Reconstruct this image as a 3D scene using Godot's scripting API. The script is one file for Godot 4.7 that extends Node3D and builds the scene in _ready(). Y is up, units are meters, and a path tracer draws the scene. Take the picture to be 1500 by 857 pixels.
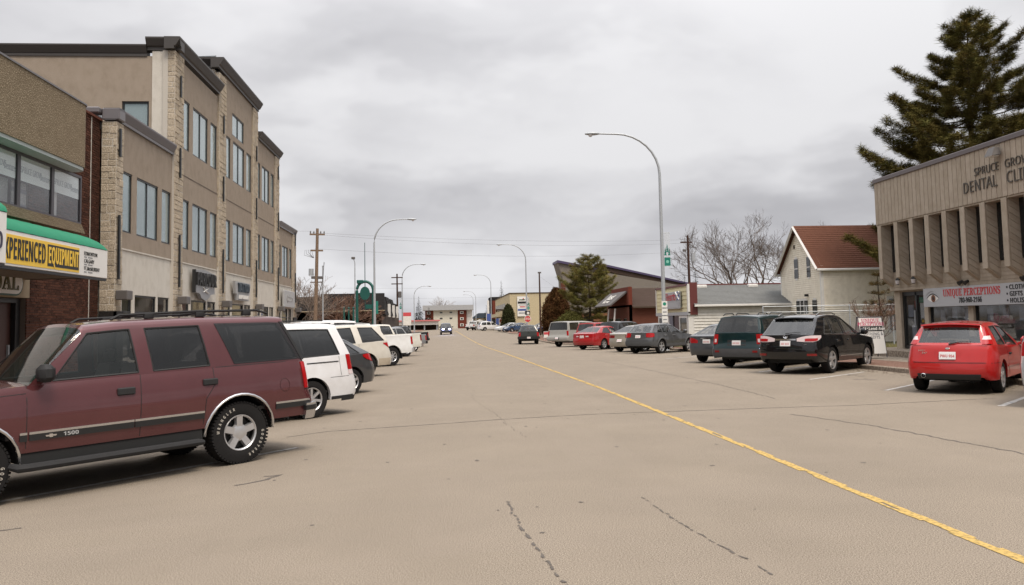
extends Node3D
# A main street under an overcast sky: road along -Z, x to the right, metres.

var M := {}
var T := {}
var rng := RandomNumberGenerator.new()
var used := {}

# ---------------------------------------------------------------- mesh builder
class MB:
	var v := PackedVector3Array()
	var c := PackedColorArray()
	var col := Color(1, 1, 1)
	var use_col := false
	func tri(a: Vector3, b: Vector3, d: Vector3) -> void:
		v.append(a); v.append(b); v.append(d)
		if use_col:
			c.append(col); c.append(col); c.append(col)
	func quad(a: Vector3, b: Vector3, d: Vector3, e: Vector3) -> void:
		tri(a, b, d); tri(a, d, e)
	func hexa(p: Array) -> void:   # 0-3 bottom ring (counter-clockwise seen from above), 4-7 top ring
		quad(p[3], p[2], p[1], p[0]); quad(p[4], p[5], p[6], p[7])
		for i in 4:
			var j := (i + 1) % 4
			quad(p[i], p[j], p[j + 4], p[i + 4])
	func box(a: Vector3, b: Vector3) -> void:
		var lo := a.min(b); var hi := a.max(b)
		hexa([Vector3(lo.x, lo.y, hi.z), Vector3(hi.x, lo.y, hi.z), Vector3(hi.x, lo.y, lo.z), Vector3(lo.x, lo.y, lo.z),
			Vector3(lo.x, hi.y, hi.z), Vector3(hi.x, hi.y, hi.z), Vector3(hi.x, hi.y, lo.z), Vector3(lo.x, hi.y, lo.z)])
	func bbox(a: Vector3, b: Vector3, r := 0.01) -> void:   # box with chamfered edges
		var lo := a.min(b); var hi := a.max(b)
		var ce := (lo + hi) * 0.5; var h := (hi - lo) * 0.5
		var k := minf(r, minf(h.x, minf(h.y, h.z)) * 0.9)
		var q := func(sx, sy, sz, ax): 
			var p := Vector3(sx * (h.x - (0.0 if ax == 0 else k)), sy * (h.y - (0.0 if ax == 1 else k)), sz * (h.z - (0.0 if ax == 2 else k)))
			return ce + p
		for s in [-1, 1]:
			poly([q.call(s, -1, -1, 0), q.call(s, 1, -1, 0), q.call(s, 1, 1, 0), q.call(s, -1, 1, 0)], Vector3(s, 0, 0))
			poly([q.call(-1, s, -1, 1), q.call(1, s, -1, 1), q.call(1, s, 1, 1), q.call(-1, s, 1, 1)], Vector3(0, s, 0))
			poly([q.call(-1, -1, s, 2), q.call(1, -1, s, 2), q.call(1, 1, s, 2), q.call(-1, 1, s, 2)], Vector3(0, 0, s))
			for u in [-1, 1]:
				poly([q.call(s, u, -1, 0), q.call(s, u, 1, 0), q.call(s, u, 1, 1), q.call(s, u, -1, 1)], Vector3(s, u, 0))
				poly([q.call(s, -1, u, 0), q.call(s, 1, u, 0), q.call(s, 1, u, 2), q.call(s, -1, u, 2)], Vector3(s, 0, u))
				poly([q.call(-1, s, u, 1), q.call(1, s, u, 1), q.call(1, s, u, 2), q.call(-1, s, u, 2)], Vector3(0, s, u))
				for w in [-1, 1]:
					poly([q.call(s, u, w, 0), q.call(s, u, w, 1), q.call(s, u, w, 2)], Vector3(s, u, w))
	func poly(p: Array, out: Vector3) -> void:   # convex fan, wound so that it faces OUT
		var n: Vector3 = (p[1] - p[0]).cross(p[2] - p[0])
		if n.dot(out) < 0: p.reverse()
		for i in range(1, p.size() - 1): tri(p[0], p[i], p[i + 1])
	func grid(g: Array) -> void:   # g[i][j]
		for i in g.size() - 1:
			for j in g[i].size() - 1:
				quad(g[i][j], g[i + 1][j], g[i + 1][j + 1], g[i][j + 1])
	func tube(path: Array, rad: Array, sides := 8, cap := true) -> void:
		var rings := []
		for i in path.size():
			var d: Vector3 = (path[mini(i + 1, path.size() - 1)] - path[maxi(i - 1, 0)]).normalized()
			var s := d.cross(Vector3.UP)
			if s.length() < 0.05: s = d.cross(Vector3.RIGHT)
			s = s.normalized()
			var t := d.cross(s).normalized()
			var ring := []
			for k in sides + 1:
				var a := TAU * k / sides
				ring.append(path[i] + (s * cos(a) + t * sin(a)) * rad[i])
			rings.append(ring)
		for i in rings.size() - 1:
			for k in sides:
				quad(rings[i][k], rings[i][k + 1], rings[i + 1][k + 1], rings[i + 1][k])
		if cap:
			for e in [0, rings.size() - 1]:
				var ring: Array = rings[e].slice(0, sides)
				var dd: Vector3 = path[e] - path[1 if e == 0 else e - 1]
				poly(ring, dd)
	func lathe(prof: Array, o: Vector3, ax: Vector3, n := 24) -> void:   # prof: [along axis, radius]
		var s := ax.cross(Vector3.UP)
		if s.length() < 0.1: s = ax.cross(Vector3.RIGHT)
		s = s.normalized()
		var t := ax.cross(s).normalized()
		for i in prof.size() - 1:
			for k in n:
				var a := TAU * k / n; var b := TAU * (k + 1) / n
				var da := s * cos(a) + t * sin(a); var db := s * cos(b) + t * sin(b)
				var p0: Vector3 = o + ax * prof[i][0] + da * prof[i][1]
				var p1: Vector3 = o + ax * prof[i][0] + db * prof[i][1]
				var p2: Vector3 = o + ax * prof[i + 1][0] + db * prof[i + 1][1]
				var p3: Vector3 = o + ax * prof[i + 1][0] + da * prof[i + 1][1]
				if prof[i][1] > 1e-5: tri(p0, p1, p2)
				if prof[i + 1][1] > 1e-5: tri(p0, p2, p3)
	func prism(pts: PackedVector2Array, o: Vector3, ux: Vector3, uy: Vector3, depth: Vector3) -> void:   # polygon in the plane ux,uy pushed along depth
		var idx := Geometry2D.triangulate_polygon(pts)
		var n := ux.cross(uy)
		var flip := n.dot(depth) < 0
		var P := func(q: Vector2, k: float): return o + ux * q.x + uy * q.y + depth * k
		for i in range(0, idx.size(), 3):
			var a: Vector2 = pts[idx[i]]; var b: Vector2 = pts[idx[i + 1]]; var d: Vector2 = pts[idx[i + 2]]
			poly([P.call(a, 1.0), P.call(b, 1.0), P.call(d, 1.0)], depth)
			poly([P.call(a, 0.0), P.call(b, 0.0), P.call(d, 0.0)], -depth)
		var cw := Geometry2D.is_polygon_clockwise(pts)
		for i in pts.size():
			var a: Vector2 = pts[i]; var b: Vector2 = pts[(i + 1) % pts.size()]
			var e := b - a
			var on := Vector2(e.y, -e.x) * (-1.0 if cw else 1.0)
			poly([P.call(a, 0.0), P.call(b, 0.0), P.call(b, 1.0), P.call(a, 1.0)], ux * on.x + uy * on.y)
	func mesh(smooth := 0.0) -> ArrayMesh:
		var nt := v.size() / 3
		var fn := PackedVector3Array(); fn.resize(nt)
		for i in nt:
			fn[i] = (v[i * 3 + 1] - v[i * 3]).cross(v[i * 3 + 2] - v[i * 3])
		var nn := PackedVector3Array(); nn.resize(v.size())
		if smooth <= 0.0:
			for i in nt:
				var q := fn[i].normalized()
				nn[i * 3] = q; nn[i * 3 + 1] = q; nn[i * 3 + 2] = q
		else:
			var at := {}
			var cs := cos(deg_to_rad(smooth))
			for i in v.size():
				var key := Vector3i((v[i] * 2000.0).round())
				if at.has(key): at[key].append(i / 3)
				else: at[key] = [i / 3]
			for i in v.size():
				var me := fn[i / 3].normalized()
				var sum := Vector3.ZERO
				for f in at[Vector3i((v[i] * 2000.0).round())]:
					var o := fn[f]
					var l := o.length()
					if l > 1e-12 and o.dot(me) / l > cs: sum += o
				nn[i] = sum.normalized() if sum.length() > 1e-12 else me
		var ix := PackedInt32Array(); ix.resize(v.size())
		for i in nt:
			ix[i * 3] = i * 3; ix[i * 3 + 1] = i * 3 + 2; ix[i * 3 + 2] = i * 3 + 1
		var a := []; a.resize(Mesh.ARRAY_MAX)
		a[Mesh.ARRAY_VERTEX] = v; a[Mesh.ARRAY_NORMAL] = nn; a[Mesh.ARRAY_INDEX] = ix
		if use_col: a[Mesh.ARRAY_COLOR] = c
		var m := ArrayMesh.new()
		m.add_surface_from_arrays(Mesh.PRIMITIVE_TRIANGLES, a)
		return m

# ---------------------------------------------------------------- nodes
func numbered(n: String) -> String:
	if not used.has(n):
		used[n] = 0
		return n
	used[n] += 1
	return "%s_%03d" % [n, used[n]]

func put(mb, called: String, m: Material, parent: Node = null, smooth := 0.0) -> MeshInstance3D:
	var o := MeshInstance3D.new()
	o.mesh = mb.mesh(smooth) if mb is MB else mb
	o.material_override = m
	if parent == null:
		o.name = numbered(called); add_child(o)
	else:
		o.name = called; parent.add_child(o, true)
	return o

func thing(called: String, label: String, category: String, at := Vector3.ZERO, turn := 0.0, group := "") -> Node3D:
	var o := Node3D.new()
	o.name = numbered(called); add_child(o)
	o.position = at; o.rotation.y = turn
	return tag(o, label, category, group)

func tag(o: Node3D, label: String, category: String, group := "") -> Node3D:
	o.set_meta("label", label); o.set_meta("category", category)
	if group: o.set_meta("group", group)
	return o

func struct(mb, called: String, m: Material, smooth := 0.0) -> MeshInstance3D:
	var o := put(mb, called, m, null, smooth)
	o.set_meta("kind", "structure")
	return o

func stuff(o: Node) -> Node:
	o.set_meta("kind", "stuff")
	return o

func bx(a: Vector3, b: Vector3, called: String, m: Material, parent: Node, r := 0.0) -> MeshInstance3D:
	var mb := MB.new()
	if r > 0.0: mb.bbox(a, b, r)
	else: mb.box(a, b)
	return put(mb, called, m, parent)

# ---------------------------------------------------------------- materials
func lin(r: float, g: float, b: float, a := 1.0) -> Color:
	var c := Color(r, g, b).linear_to_srgb()
	c.a = a
	return c

func mat(c: Color, rough := 0.6, metal := 0.0) -> StandardMaterial3D:
	var m := StandardMaterial3D.new()
	m.albedo_color = c.linear_to_srgb(); m.roughness = rough; m.metallic = metal
	return m

func surf(c: Color, rough: float, tex: String, scale: float, nrm := "", ns := 0.5, world := true) -> StandardMaterial3D:
	var m := mat(c, rough)
	m.albedo_texture = T[tex]
	m.metallic_specular = 0.28
	m.uv1_triplanar = true
	m.uv1_world_triplanar = world
	m.uv1_scale = Vector3(scale, scale, scale)
	if nrm:
		m.normal_enabled = true; m.normal_texture = T[nrm]; m.normal_scale = ns
	return m

func glass(tint: Color, alpha: float) -> StandardMaterial3D:
	var m := mat(tint, 0.03)
	m.transparency = BaseMaterial3D.TRANSPARENCY_ALPHA
	m.metallic_specular = 0.62
	m.albedo_color.a = alpha
	return m

func paint(c: Color, rough := 0.32, metal := 0.0) -> StandardMaterial3D:
	var m := surf(c, rough, "dust", 0.55, "", 0.5, false)
	m.metallic = metal
	m.metallic_specular = 0.3
	m.clearcoat_enabled = true; m.clearcoat = 1.0; m.clearcoat_roughness = 0.03
	return m

func noise_tex(px: int, freq: float, oct: int, lo: Color, hi: Color, sd: int, normal := false, bump := 4.0, mid := -1.0, type := FastNoiseLite.TYPE_SIMPLEX_SMOOTH) -> NoiseTexture2D:
	var n := FastNoiseLite.new()
	n.seed = sd; n.frequency = freq; n.noise_type = type
	n.fractal_octaves = oct; n.fractal_gain = 0.6
	if oct <= 1: n.fractal_type = FastNoiseLite.FRACTAL_NONE
	var t := NoiseTexture2D.new()
	t.width = px; t.height = px; t.seamless = true; t.noise = n
	if normal:
		t.as_normal_map = true; t.bump_strength = bump
	else:
		var g := Gradient.new()
		g.colors = PackedColorArray([lo, lo.lerp(hi, 0.5) if mid < 0.0 else lo.lerp(hi, mid), hi])
		g.offsets = PackedFloat32Array([0.12, 0.5, 0.88])
		t.color_ramp = g
	return t

func grey(a: float) -> Color:
	return Color(a, a, a)

func make_materials() -> void:
	T.fine = noise_tex(512, 0.16, 3, grey(0.72), grey(1.0), 3)
	T.grit = noise_tex(1024, 0.32, 2, Color(0.42, 0.41, 0.41), Color(1.0, 0.99, 0.97), 5, false, 0, 0.62)
	T.blotch = noise_tex(512, 0.012, 5, grey(0.95), grey(1.0), 9)
	T.weather = noise_tex(512, 0.02, 6, Color(0.93, 0.925, 0.915), Color(1, 1, 1), 61, false, 0, 0.7)
	T.dust = noise_tex(512, 0.01, 6, Color(0.955, 0.95, 0.945), Color(1, 1, 1), 19)
	T.pebble = noise_tex(512, 0.07, 2, Color(0.36, 0.33, 0.29), Color(1.0, 0.98, 0.94), 13, false, 0, 0.55, FastNoiseLite.TYPE_CELLULAR)
	T.stone = noise_tex(512, 0.03, 5, Color(0.66, 0.63, 0.6), Color(1.0, 0.99, 0.97), 17)
	T.nfine = noise_tex(512, 0.16, 3, grey(0), grey(1), 3, true, 5.0)
	T.nstone = noise_tex(512, 0.04, 5, grey(0), grey(1), 17, true, 8.0)
	T.npeb = noise_tex(512, 0.07, 2, grey(0), grey(1), 13, true, 6.0, -1.0, FastNoiseLite.TYPE_CELLULAR)
	T.wear = noise_tex(512, 0.03, 6, Color(0.62, 0.66, 0.72), Color(1, 1, 1), 23, false, 0, 0.75)
	# tarmac: pale, dusty
	M.asphalt = surf(Color(0.408, 0.352, 0.288), 0.92, "grit", 0.27, "nfine", 0.14)
	M.asphalt.vertex_color_use_as_albedo = true
	M.asphalt.detail_enabled = true
	M.asphalt.detail_blend_mode = BaseMaterial3D.BLEND_MODE_MUL
	M.asphalt.detail_albedo = T.blotch
	M.asphalt.detail_uv_layer = BaseMaterial3D.DETAIL_UV_2
	M.asphalt.uv2_triplanar = true; M.asphalt.uv2_world_triplanar = true
	M.asphalt.uv2_scale = Vector3(0.06, 0.06, 0.06)
	M.asphalt_plain = surf(Color(0.385, 0.332, 0.272), 0.92, "grit", 0.27, "nfine", 0.14)
	M.crack = surf(Color(0.15, 0.13, 0.115), 0.9, "fine", 1.5)
	M.crack_pale = surf(Color(0.25, 0.21, 0.175), 0.9, "fine", 1.5)
	M.yellow = surf(Color(0.54, 0.36, 0.12), 0.85, "wear", 1.2, "nfine", 0.3)
	M.line = surf(Color(0.5, 0.46, 0.41), 0.85, "wear", 0.6, "nfine", 0.3)
	M.concrete = surf(Color(0.38, 0.34, 0.29), 0.9, "stone", 0.35, "nfine", 0.3)
	M.kerb = surf(Color(0.36, 0.31, 0.26), 0.9, "stone", 0.6, "nfine", 0.4)
	M.paver = surf(Color(0.25, 0.155, 0.125), 0.9, "stone", 0.5, "nfine", 0.3)
	M.grass = surf(Color(0.17, 0.155, 0.075), 0.95, "grit", 0.3, "nfine", 0.8)
	M.soil = surf(Color(0.2, 0.165, 0.12), 0.95, "stone", 0.3, "nfine", 0.5)
	# buildings
	M.stucco = surf(Color(0.43, 0.355, 0.283), 0.9, "fine", 0.9, "nfine", 0.35)
	M.stucco2 = surf(Color(0.45, 0.372, 0.298), 0.9, "fine", 0.9, "nfine", 0.35)
	M.cream = surf(Color(0.8, 0.75, 0.67), 0.9, "fine", 0.7, "nfine", 0.25)
	for i in 4:
		M["stone%d" % i] = surf(Color(0.62, 0.55, 0.45) * [1.0, 0.9, 1.08, 0.96][i], 0.92, "stone", 1.3, "nstone", 0.9)
	M.mortar = surf(Color(0.64, 0.59, 0.52), 0.95, "fine", 1.0)
	for i in 3:
		M["brick%d" % i] = surf(Color(0.115, 0.05, 0.034) * [1.0, 0.7, 1.3][i], 0.85, "stone", 1.5, "nfine", 0.5)
	M.brick_mortar = surf(Color(0.2, 0.165, 0.14), 0.95, "fine", 1.0)
	M.red_brick = surf(Color(0.17, 0.065, 0.045), 0.85, "stone", 0.8, "nfine", 0.5)
	M.aggregate = surf(Color(0.52, 0.445, 0.345), 0.95, "pebble", 1.1, "npeb", 0.5)
	M.aggregate_grey = surf(Color(0.34, 0.31, 0.275), 0.95, "grit", 0.3, "npeb", 0.5)
	M.fascia = mat(Color(0.036, 0.031, 0.029), 0.45)
	M.cornice = mat(Color(0.045, 0.039, 0.036), 0.5)
	M.cap = mat(Color(0.12, 0.11, 0.115), 0.4)
	M.dark_frame = mat(Color(0.012, 0.013, 0.014), 0.4)
	M.frame_violet = mat(Color(0.06, 0.052, 0.06), 0.4)
	M.frame_black = mat(Color(0.01, 0.01, 0.011), 0.35)
	M.white_trim = surf(Color(0.7, 0.68, 0.65), 0.6, "dust", 0.6)
	M.win = glass(Color(0.4, 0.5, 0.52), 0.26)
	M.win.metallic = 0.35
	M.win_dark = glass(Color(0.01, 0.012, 0.014), 0.8)
	M.blind = surf(Color(0.78, 0.82, 0.84), 0.8, "dust", 0.3)
	M.room = mat(Color(0.32, 0.3, 0.27), 0.9)
	M.win_shop = glass(Color(0.05, 0.055, 0.055), 0.22)
	M.sheet_white = mat(Color(0.62, 0.62, 0.62), 0.75)
	M.wood_tan = surf(Color(0.42, 0.355, 0.283), 0.85, "dust", 0.8, "nfine", 0.25)
	M.wood_tan2 = surf(Color(0.4, 0.337, 0.266), 0.85, "dust", 0.8, "nfine", 0.25)
	M.wood_tan3 = surf(Color(0.437, 0.37, 0.297), 0.85, "dust", 0.8, "nfine", 0.25)
	M.coping = mat(Color(0.115, 0.095, 0.095), 0.45)
	M.letters = mat(Color(0.085, 0.072, 0.058), 0.4, 0.3)
	M.siding_cream = surf(Color(0.85, 0.79, 0.675), 0.75, "dust", 0.5)
	M.siding_white = surf(Color(0.7, 0.68, 0.64), 0.75, "dust", 0.5)
	M.siding_yellow = surf(Color(0.62, 0.56, 0.36), 0.75, "dust", 0.5)
	M.roof_red = surf(Color(0.225, 0.1, 0.066), 0.95, "grit", 0.5, "nfine", 0.8)
	M.roof_grey = surf(Color(0.3, 0.315, 0.32), 0.95, "grit", 0.8, "nfine", 0.8)
	M.roof_brown = surf(Color(0.115, 0.08, 0.065), 0.95, "grit", 0.8, "nfine", 0.8)
	M.roof_black = surf(Color(0.042, 0.04, 0.041), 0.95, "grit", 0.6, "nfine", 0.8)
	M.maroon = mat(Color(0.12, 0.028, 0.025), 0.5)
	M.brown_dark = surf(Color(0.1, 0.075, 0.055), 0.8, "stone", 0.7)
	M.cream_far = surf(Color(0.66, 0.555, 0.36), 0.85, "fine", 0.5)
	M.apartment = surf(Color(0.78, 0.74, 0.62), 0.85, "fine", 0.5)
	for k in ["stucco", "stucco2", "cream", "aggregate", "wood_tan", "wood_tan2", "wood_tan3", "siding_cream", "siding_white", "concrete", "roof_red", "roof_grey"]:
		var wm: StandardMaterial3D = M[k]   # weathering: broad uneven patches over the fine grain
		wm.detail_enabled = true; wm.detail_blend_mode = BaseMaterial3D.BLEND_MODE_MUL
		wm.detail_albedo = T.weather; wm.detail_uv_layer = BaseMaterial3D.DETAIL_UV_2
		wm.uv2_triplanar = true; wm.uv2_world_triplanar = true; wm.uv2_scale = Vector3(0.21, 0.13, 0.21)
	# signs
	M.awn_green = surf(Color(0.02, 0.2, 0.11), 0.6, "dust", 0.8)
	M.sign_white = mat(Color(0.72, 0.7, 0.66), 0.45)
	M.sign_yellow = mat(Color(0.78, 0.5, 0.045), 0.45)
	M.black = mat(Color(0.012, 0.012, 0.012), 0.5)
	M.sign_grey = mat(Color(0.33, 0.33, 0.33), 0.5)
	M.sign_steel = mat(Color(0.27, 0.27, 0.28), 0.45, 0.2)
	M.sign_red = mat(Color(0.5, 0.02, 0.02), 0.45)
	M.sign_pink = mat(Color(0.55, 0.08, 0.16), 0.5)
	M.sign_blue = mat(Color(0.05, 0.09, 0.28), 0.5)
	M.sign_green = mat(Color(0.01, 0.22, 0.14), 0.45)
	M.teal = mat(Color(0.004, 0.075, 0.06), 0.5)
	M.olive = mat(Color(0.09, 0.075, 0.012), 0.5)
	M.darkgreen = mat(Color(0.01, 0.06, 0.03), 0.45)
	M.grey_text = mat(Color(0.22, 0.22, 0.23), 0.6)
	M.wood_back = surf(Color(0.4, 0.33, 0.25), 0.85, "dust", 0.8)
	M.notice = mat(Color(0.3, 0.33, 0.4), 0.7)
	M.sign_grey_silver = mat(Color(0.4, 0.4, 0.41), 0.5)
	M.iris = mat(Color(0.16, 0.05, 0.015), 0.4)
	M.house_glass = glass(Color(0.03, 0.032, 0.033), 0.85)
	M.poster_mix = surf(Color(0.3, 0.2, 0.2), 0.7, "pebble", 1.0)
	M.sign_red_soft = mat(Color(0.5, 0.06, 0.07), 0.5)
	M.maroon_brick = surf(Color(0.2, 0.055, 0.038), 0.85, "stone", 0.8)
	M.canopy_grey = mat(Color(0.085, 0.075, 0.072), 0.7)
	M.violet_trim = mat(Color(0.06, 0.045, 0.1), 0.5)
	M.brick_warm = surf(Color(0.26, 0.13, 0.07), 0.9, "stone", 0.7)
	M.teal_bright = mat(Color(0.008, 0.17, 0.125), 0.5)
	M.teal_dark = mat(Color(0.02, 0.06, 0.055), 0.5)
	M.banner_clear = glass(Color(0.6, 0.62, 0.64), 0.35)
	M.sign_green_pale = mat(Color(0.2, 0.5, 0.4), 0.5)
	M.grass_blade = mat(Color(0.2, 0.18, 0.07), 0.9)
	M.twig_grey = mat(Color(0.17, 0.13, 0.105), 0.9)
	M.bark_pale = mat(Color(0.32, 0.29, 0.27), 0.9)
	M.grit_brown = surf(Color(0.16, 0.1, 0.065), 0.95, "grit", 0.8)
	M.blind_dim = surf(Color(0.34, 0.36, 0.37), 0.8, "dust", 0.3)
	M.red_pale = mat(Color(0.5, 0.14, 0.14), 0.6)
	M.joint = mat(Color(0.12, 0.092, 0.072), 0.9)
	M.granite = surf(Color(0.035, 0.033, 0.033), 0.5, "stone", 1.0)
	M.lamp_box = mat(Color(0.1, 0.09, 0.085), 0.5)
	M.roof_green = mat(Color(0.16, 0.2, 0.2), 0.4)
	M.galv_pale = mat(Color(0.36, 0.4, 0.39), 0.5)
	M.win_clear = glass(Color(0.015, 0.024, 0.024), 0.12)
	M.film = mat(Color(0.8, 0.88, 0.88), 0.7)
	M.film_text = mat(Color(0.3, 0.34, 0.37), 0.7)
	M.blind_grey = surf(Color(0.6, 0.61, 0.62), 0.8, "fine", 0.3)
	M.blind_band = mat(Color(0.25, 0.25, 0.29), 0.8)
	M.room_pale = mat(Color(0.45, 0.42, 0.36), 0.9)
	M.panel_beige = surf(Color(0.36, 0.29, 0.2), 0.8, "dust", 0.6)
	M.soffit = mat(Color(0.15, 0.12, 0.09), 0.8)
	M.poster = mat(Color(0.35, 0.4, 0.36), 0.7)
	M.door_brown = mat(Color(0.06, 0.025, 0.02), 0.5)
	M.sign_blue_dark = mat(Color(0.03, 0.045, 0.06), 0.45)
	M.sign_pale = mat(Color(0.36, 0.36, 0.36), 0.5)
	M.sign_navy = mat(Color(0.03, 0.03, 0.06), 0.5)
	# metal, poles
	M.galv = surf(Color(0.42, 0.44, 0.46), 0.5, "dust", 0.8)
	M.galv.metallic = 0.35
	M.pole_wood = surf(Color(0.3, 0.22, 0.165), 0.9, "stone", 0.7, "nstone", 0.6)
	M.pole_brown = surf(Color(0.09, 0.055, 0.045), 0.9, "stone", 0.7)
	M.wire = mat(Color(0.14, 0.14, 0.15), 0.6)
	M.chrome = mat(Color(0.72, 0.72, 0.73), 0.1, 1.0)
	M.alloy = surf(Color(0.55, 0.55, 0.56), 0.32, "dust", 1.5, "", 0.5, false)
	M.alloy.metallic = 0.75
	M.steel_grey = mat(Color(0.22, 0.22, 0.23), 0.45, 0.6)
	# cars
	M.tyre = surf(Color(0.022, 0.021, 0.021), 0.85, "fine", 3.0, "nfine", 0.4, false)
	M.plastic = surf(Color(0.028, 0.028, 0.029), 0.6, "dust", 1.0, "", 0.5, false)
	M.plastic_grey = surf(Color(0.075, 0.075, 0.078), 0.6, "dust", 1.0, "", 0.5, false)
	M.under = mat(Color(0.012, 0.012, 0.012), 0.9)
	M.steel_dark = mat(Color(0.03, 0.03, 0.03), 0.6)
	M.seam = mat(Color(0.008, 0.008, 0.008), 0.7)
	M.seat = mat(Color(0.085, 0.08, 0.075), 0.85)
	M.g_clear = glass(Color(0.015, 0.022, 0.02), 0.32)
	M.g_mid = glass(Color(0.01, 0.013, 0.013), 0.48)
	M.g_tint = glass(Color(0.008, 0.009, 0.009), 0.84)
	M.lens_red = mat(Color(0.34, 0.006, 0.008), 0.15)
	M.lens_dark = mat(Color(0.2, 0.01, 0.01), 0.12)
	M.lens_white = mat(Color(0.62, 0.6, 0.6), 0.12)
	M.lens_pink = mat(Color(0.6, 0.5, 0.5), 0.12)
	M.lens_amber = mat(Color(0.6, 0.22, 0.02), 0.15)
	M.plate = mat(Color(0.68, 0.67, 0.66), 0.5)
	M.plate_red = mat(Color(0.5, 0.09, 0.09), 0.5)
	# plants
	M.bark = surf(Color(0.1, 0.075, 0.058), 0.95, "stone", 1.2, "nstone", 0.9)
	M.bark_grey = surf(Color(0.155, 0.13, 0.115), 0.95, "stone", 1.2)
	M.twig_red = mat(Color(0.16, 0.085, 0.055), 0.9)
	M.needle = mat(Color(1, 1, 1), 1.0)
	M.needle.metallic_specular = 0.15
	M.needle.vertex_color_use_as_albedo = true
	M.needle.backlight_enabled = true
	M.needle.backlight = Color(0.12, 0.14, 0.05)

# ---------------------------------------------------------------- numbers
func ip(p: Array, x: float) -> float:   # piecewise linear
	if x <= p[0][0]: return p[0][1]
	for i in p.size() - 1:
		if x <= p[i + 1][0]:
			return lerpf(p[i][1], p[i + 1][1], (x - p[i][0]) / maxf(1e-6, p[i + 1][0] - p[i][0]))
	return p[-1][1]

func ips(p: Array, x: float) -> float:   # the same, eased through the corners
	var w := 0.05
	return (ip(p, x - w) + ip(p, x - w * 0.5) + ip(p, x) + ip(p, x + w * 0.5) + ip(p, x + w)) / 5.0

const PROFILE := [[0, 0.0], [20, 0.0], [35, -0.08], [50, -0.2], [65, -0.36], [80, -0.42], [110, -0.3], [160, 0.0], [240, -0.15], [900, -3.0]]
func gy(z: float, x := 8.0) -> float:   # the road's height (the street runs along -z and falls towards its left kerb)
	var t := 0.5 - x
	var c := 0.0
	if t >= 0.75: c = -0.033 * minf(t, 6.5)
	elif t > -0.75: c = -0.011 * (t + 0.75) * (t + 0.75)
	return ip(PROFILE, -z) + c

func text(s: String, height: float, depth: float, m: Material, parent: Node, at: Vector3, basis: Basis, called := "lettering", squeeze := 1.0, bold := true, face := "Droid Sans") -> MeshInstance3D:
	var t := TextMesh.new()
	var f := SystemFont.new()
	f.font_names = PackedStringArray([face])
	f.font_weight = 700 if bold else 400
	t.font = f; t.text = s; t.font_size = 64; t.depth = depth
	t.pixel_size = height / 46.0
	t.curve_step = 4.0
	t.horizontal_alignment = HORIZONTAL_ALIGNMENT_CENTER
	t.vertical_alignment = VERTICAL_ALIGNMENT_CENTER
	var o := MeshInstance3D.new()
	o.mesh = t; o.material_override = m; o.name = called
	parent.add_child(o, true)
	o.transform = Transform3D(basis * Basis.from_scale(Vector3(squeeze, 1, 1)), at)
	return o

# ---------------------------------------------------------------- vehicles
# local frame: x forward (0 at the rear axle), y up (0 at the road), z to the vehicle's right
func plan_k(d: Dictionary, xs: float) -> float:
	var e: float = xs + d.ro
	var k := 1.0
	if e < d.rr:
		var q: float = (d.rr - maxf(e, 0.0)) / d.rr
		k = 1.0 - (1.0 - d.er) * (1.0 - sqrt(maxf(0.0, 1.0 - q * q)))
	var g: float = d.wb + d.fo - xs
	if g < d.rf:
		var q2: float = (d.rf - maxf(g, 0.0)) / d.rf
		k *= 1.0 - (1.0 - d.ef) * (1.0 - sqrt(maxf(0.0, 1.0 - q2 * q2)))
	return k

func shear(d: Dictionary, xs: float, y: float) -> float:
	var e: float = xs + d.ro
	var g: float = d.wb + d.fo - xs
	var s := 0.0
	if e < 0.7: s += ips(d.rp, y) * (1.0 - e / 0.7)
	if g < 0.8: s -= ips(d.fp, y) * (1.0 - g / 0.8)
	return s

func half(d: Dictionary, xs: float, y: float) -> float:
	return d.w * plan_k(d, xs) * ips(d.sec, y)

func spt(d: Dictionary, xs: float, y: float, side: float) -> Vector3:
	return Vector3(xs + shear(d, xs, y), y, half(d, xs, y) * side)

func capt(d: Dictionary, end: int, s: float, y: float) -> Vector3:   # on the rear (-1) or front (+1) face
	var xs: float = -d.ro if end < 0 else d.wb + d.fo
	var bow: float = d.br if end < 0 else d.bf
	return Vector3(xs + shear(d, xs, y) + end * bow * (1.0 - s * s), y, s * half(d, xs, y))

func wrap_pt(d: Dictionary, end: int, k: float, y: float, side: float) -> Vector3:   # k < 0 inward on the end face, k > 0 along the flank, in metres from the corner
	if k < 0.0:
		var h := half(d, -d.ro if end < 0 else d.wb + d.fo, y)
		return capt(d, end, side * (1.0 + k / h), y)
	return spt(d, (-d.ro + k) if end < 0 else (d.wb + d.fo - k), y, side)

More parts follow.
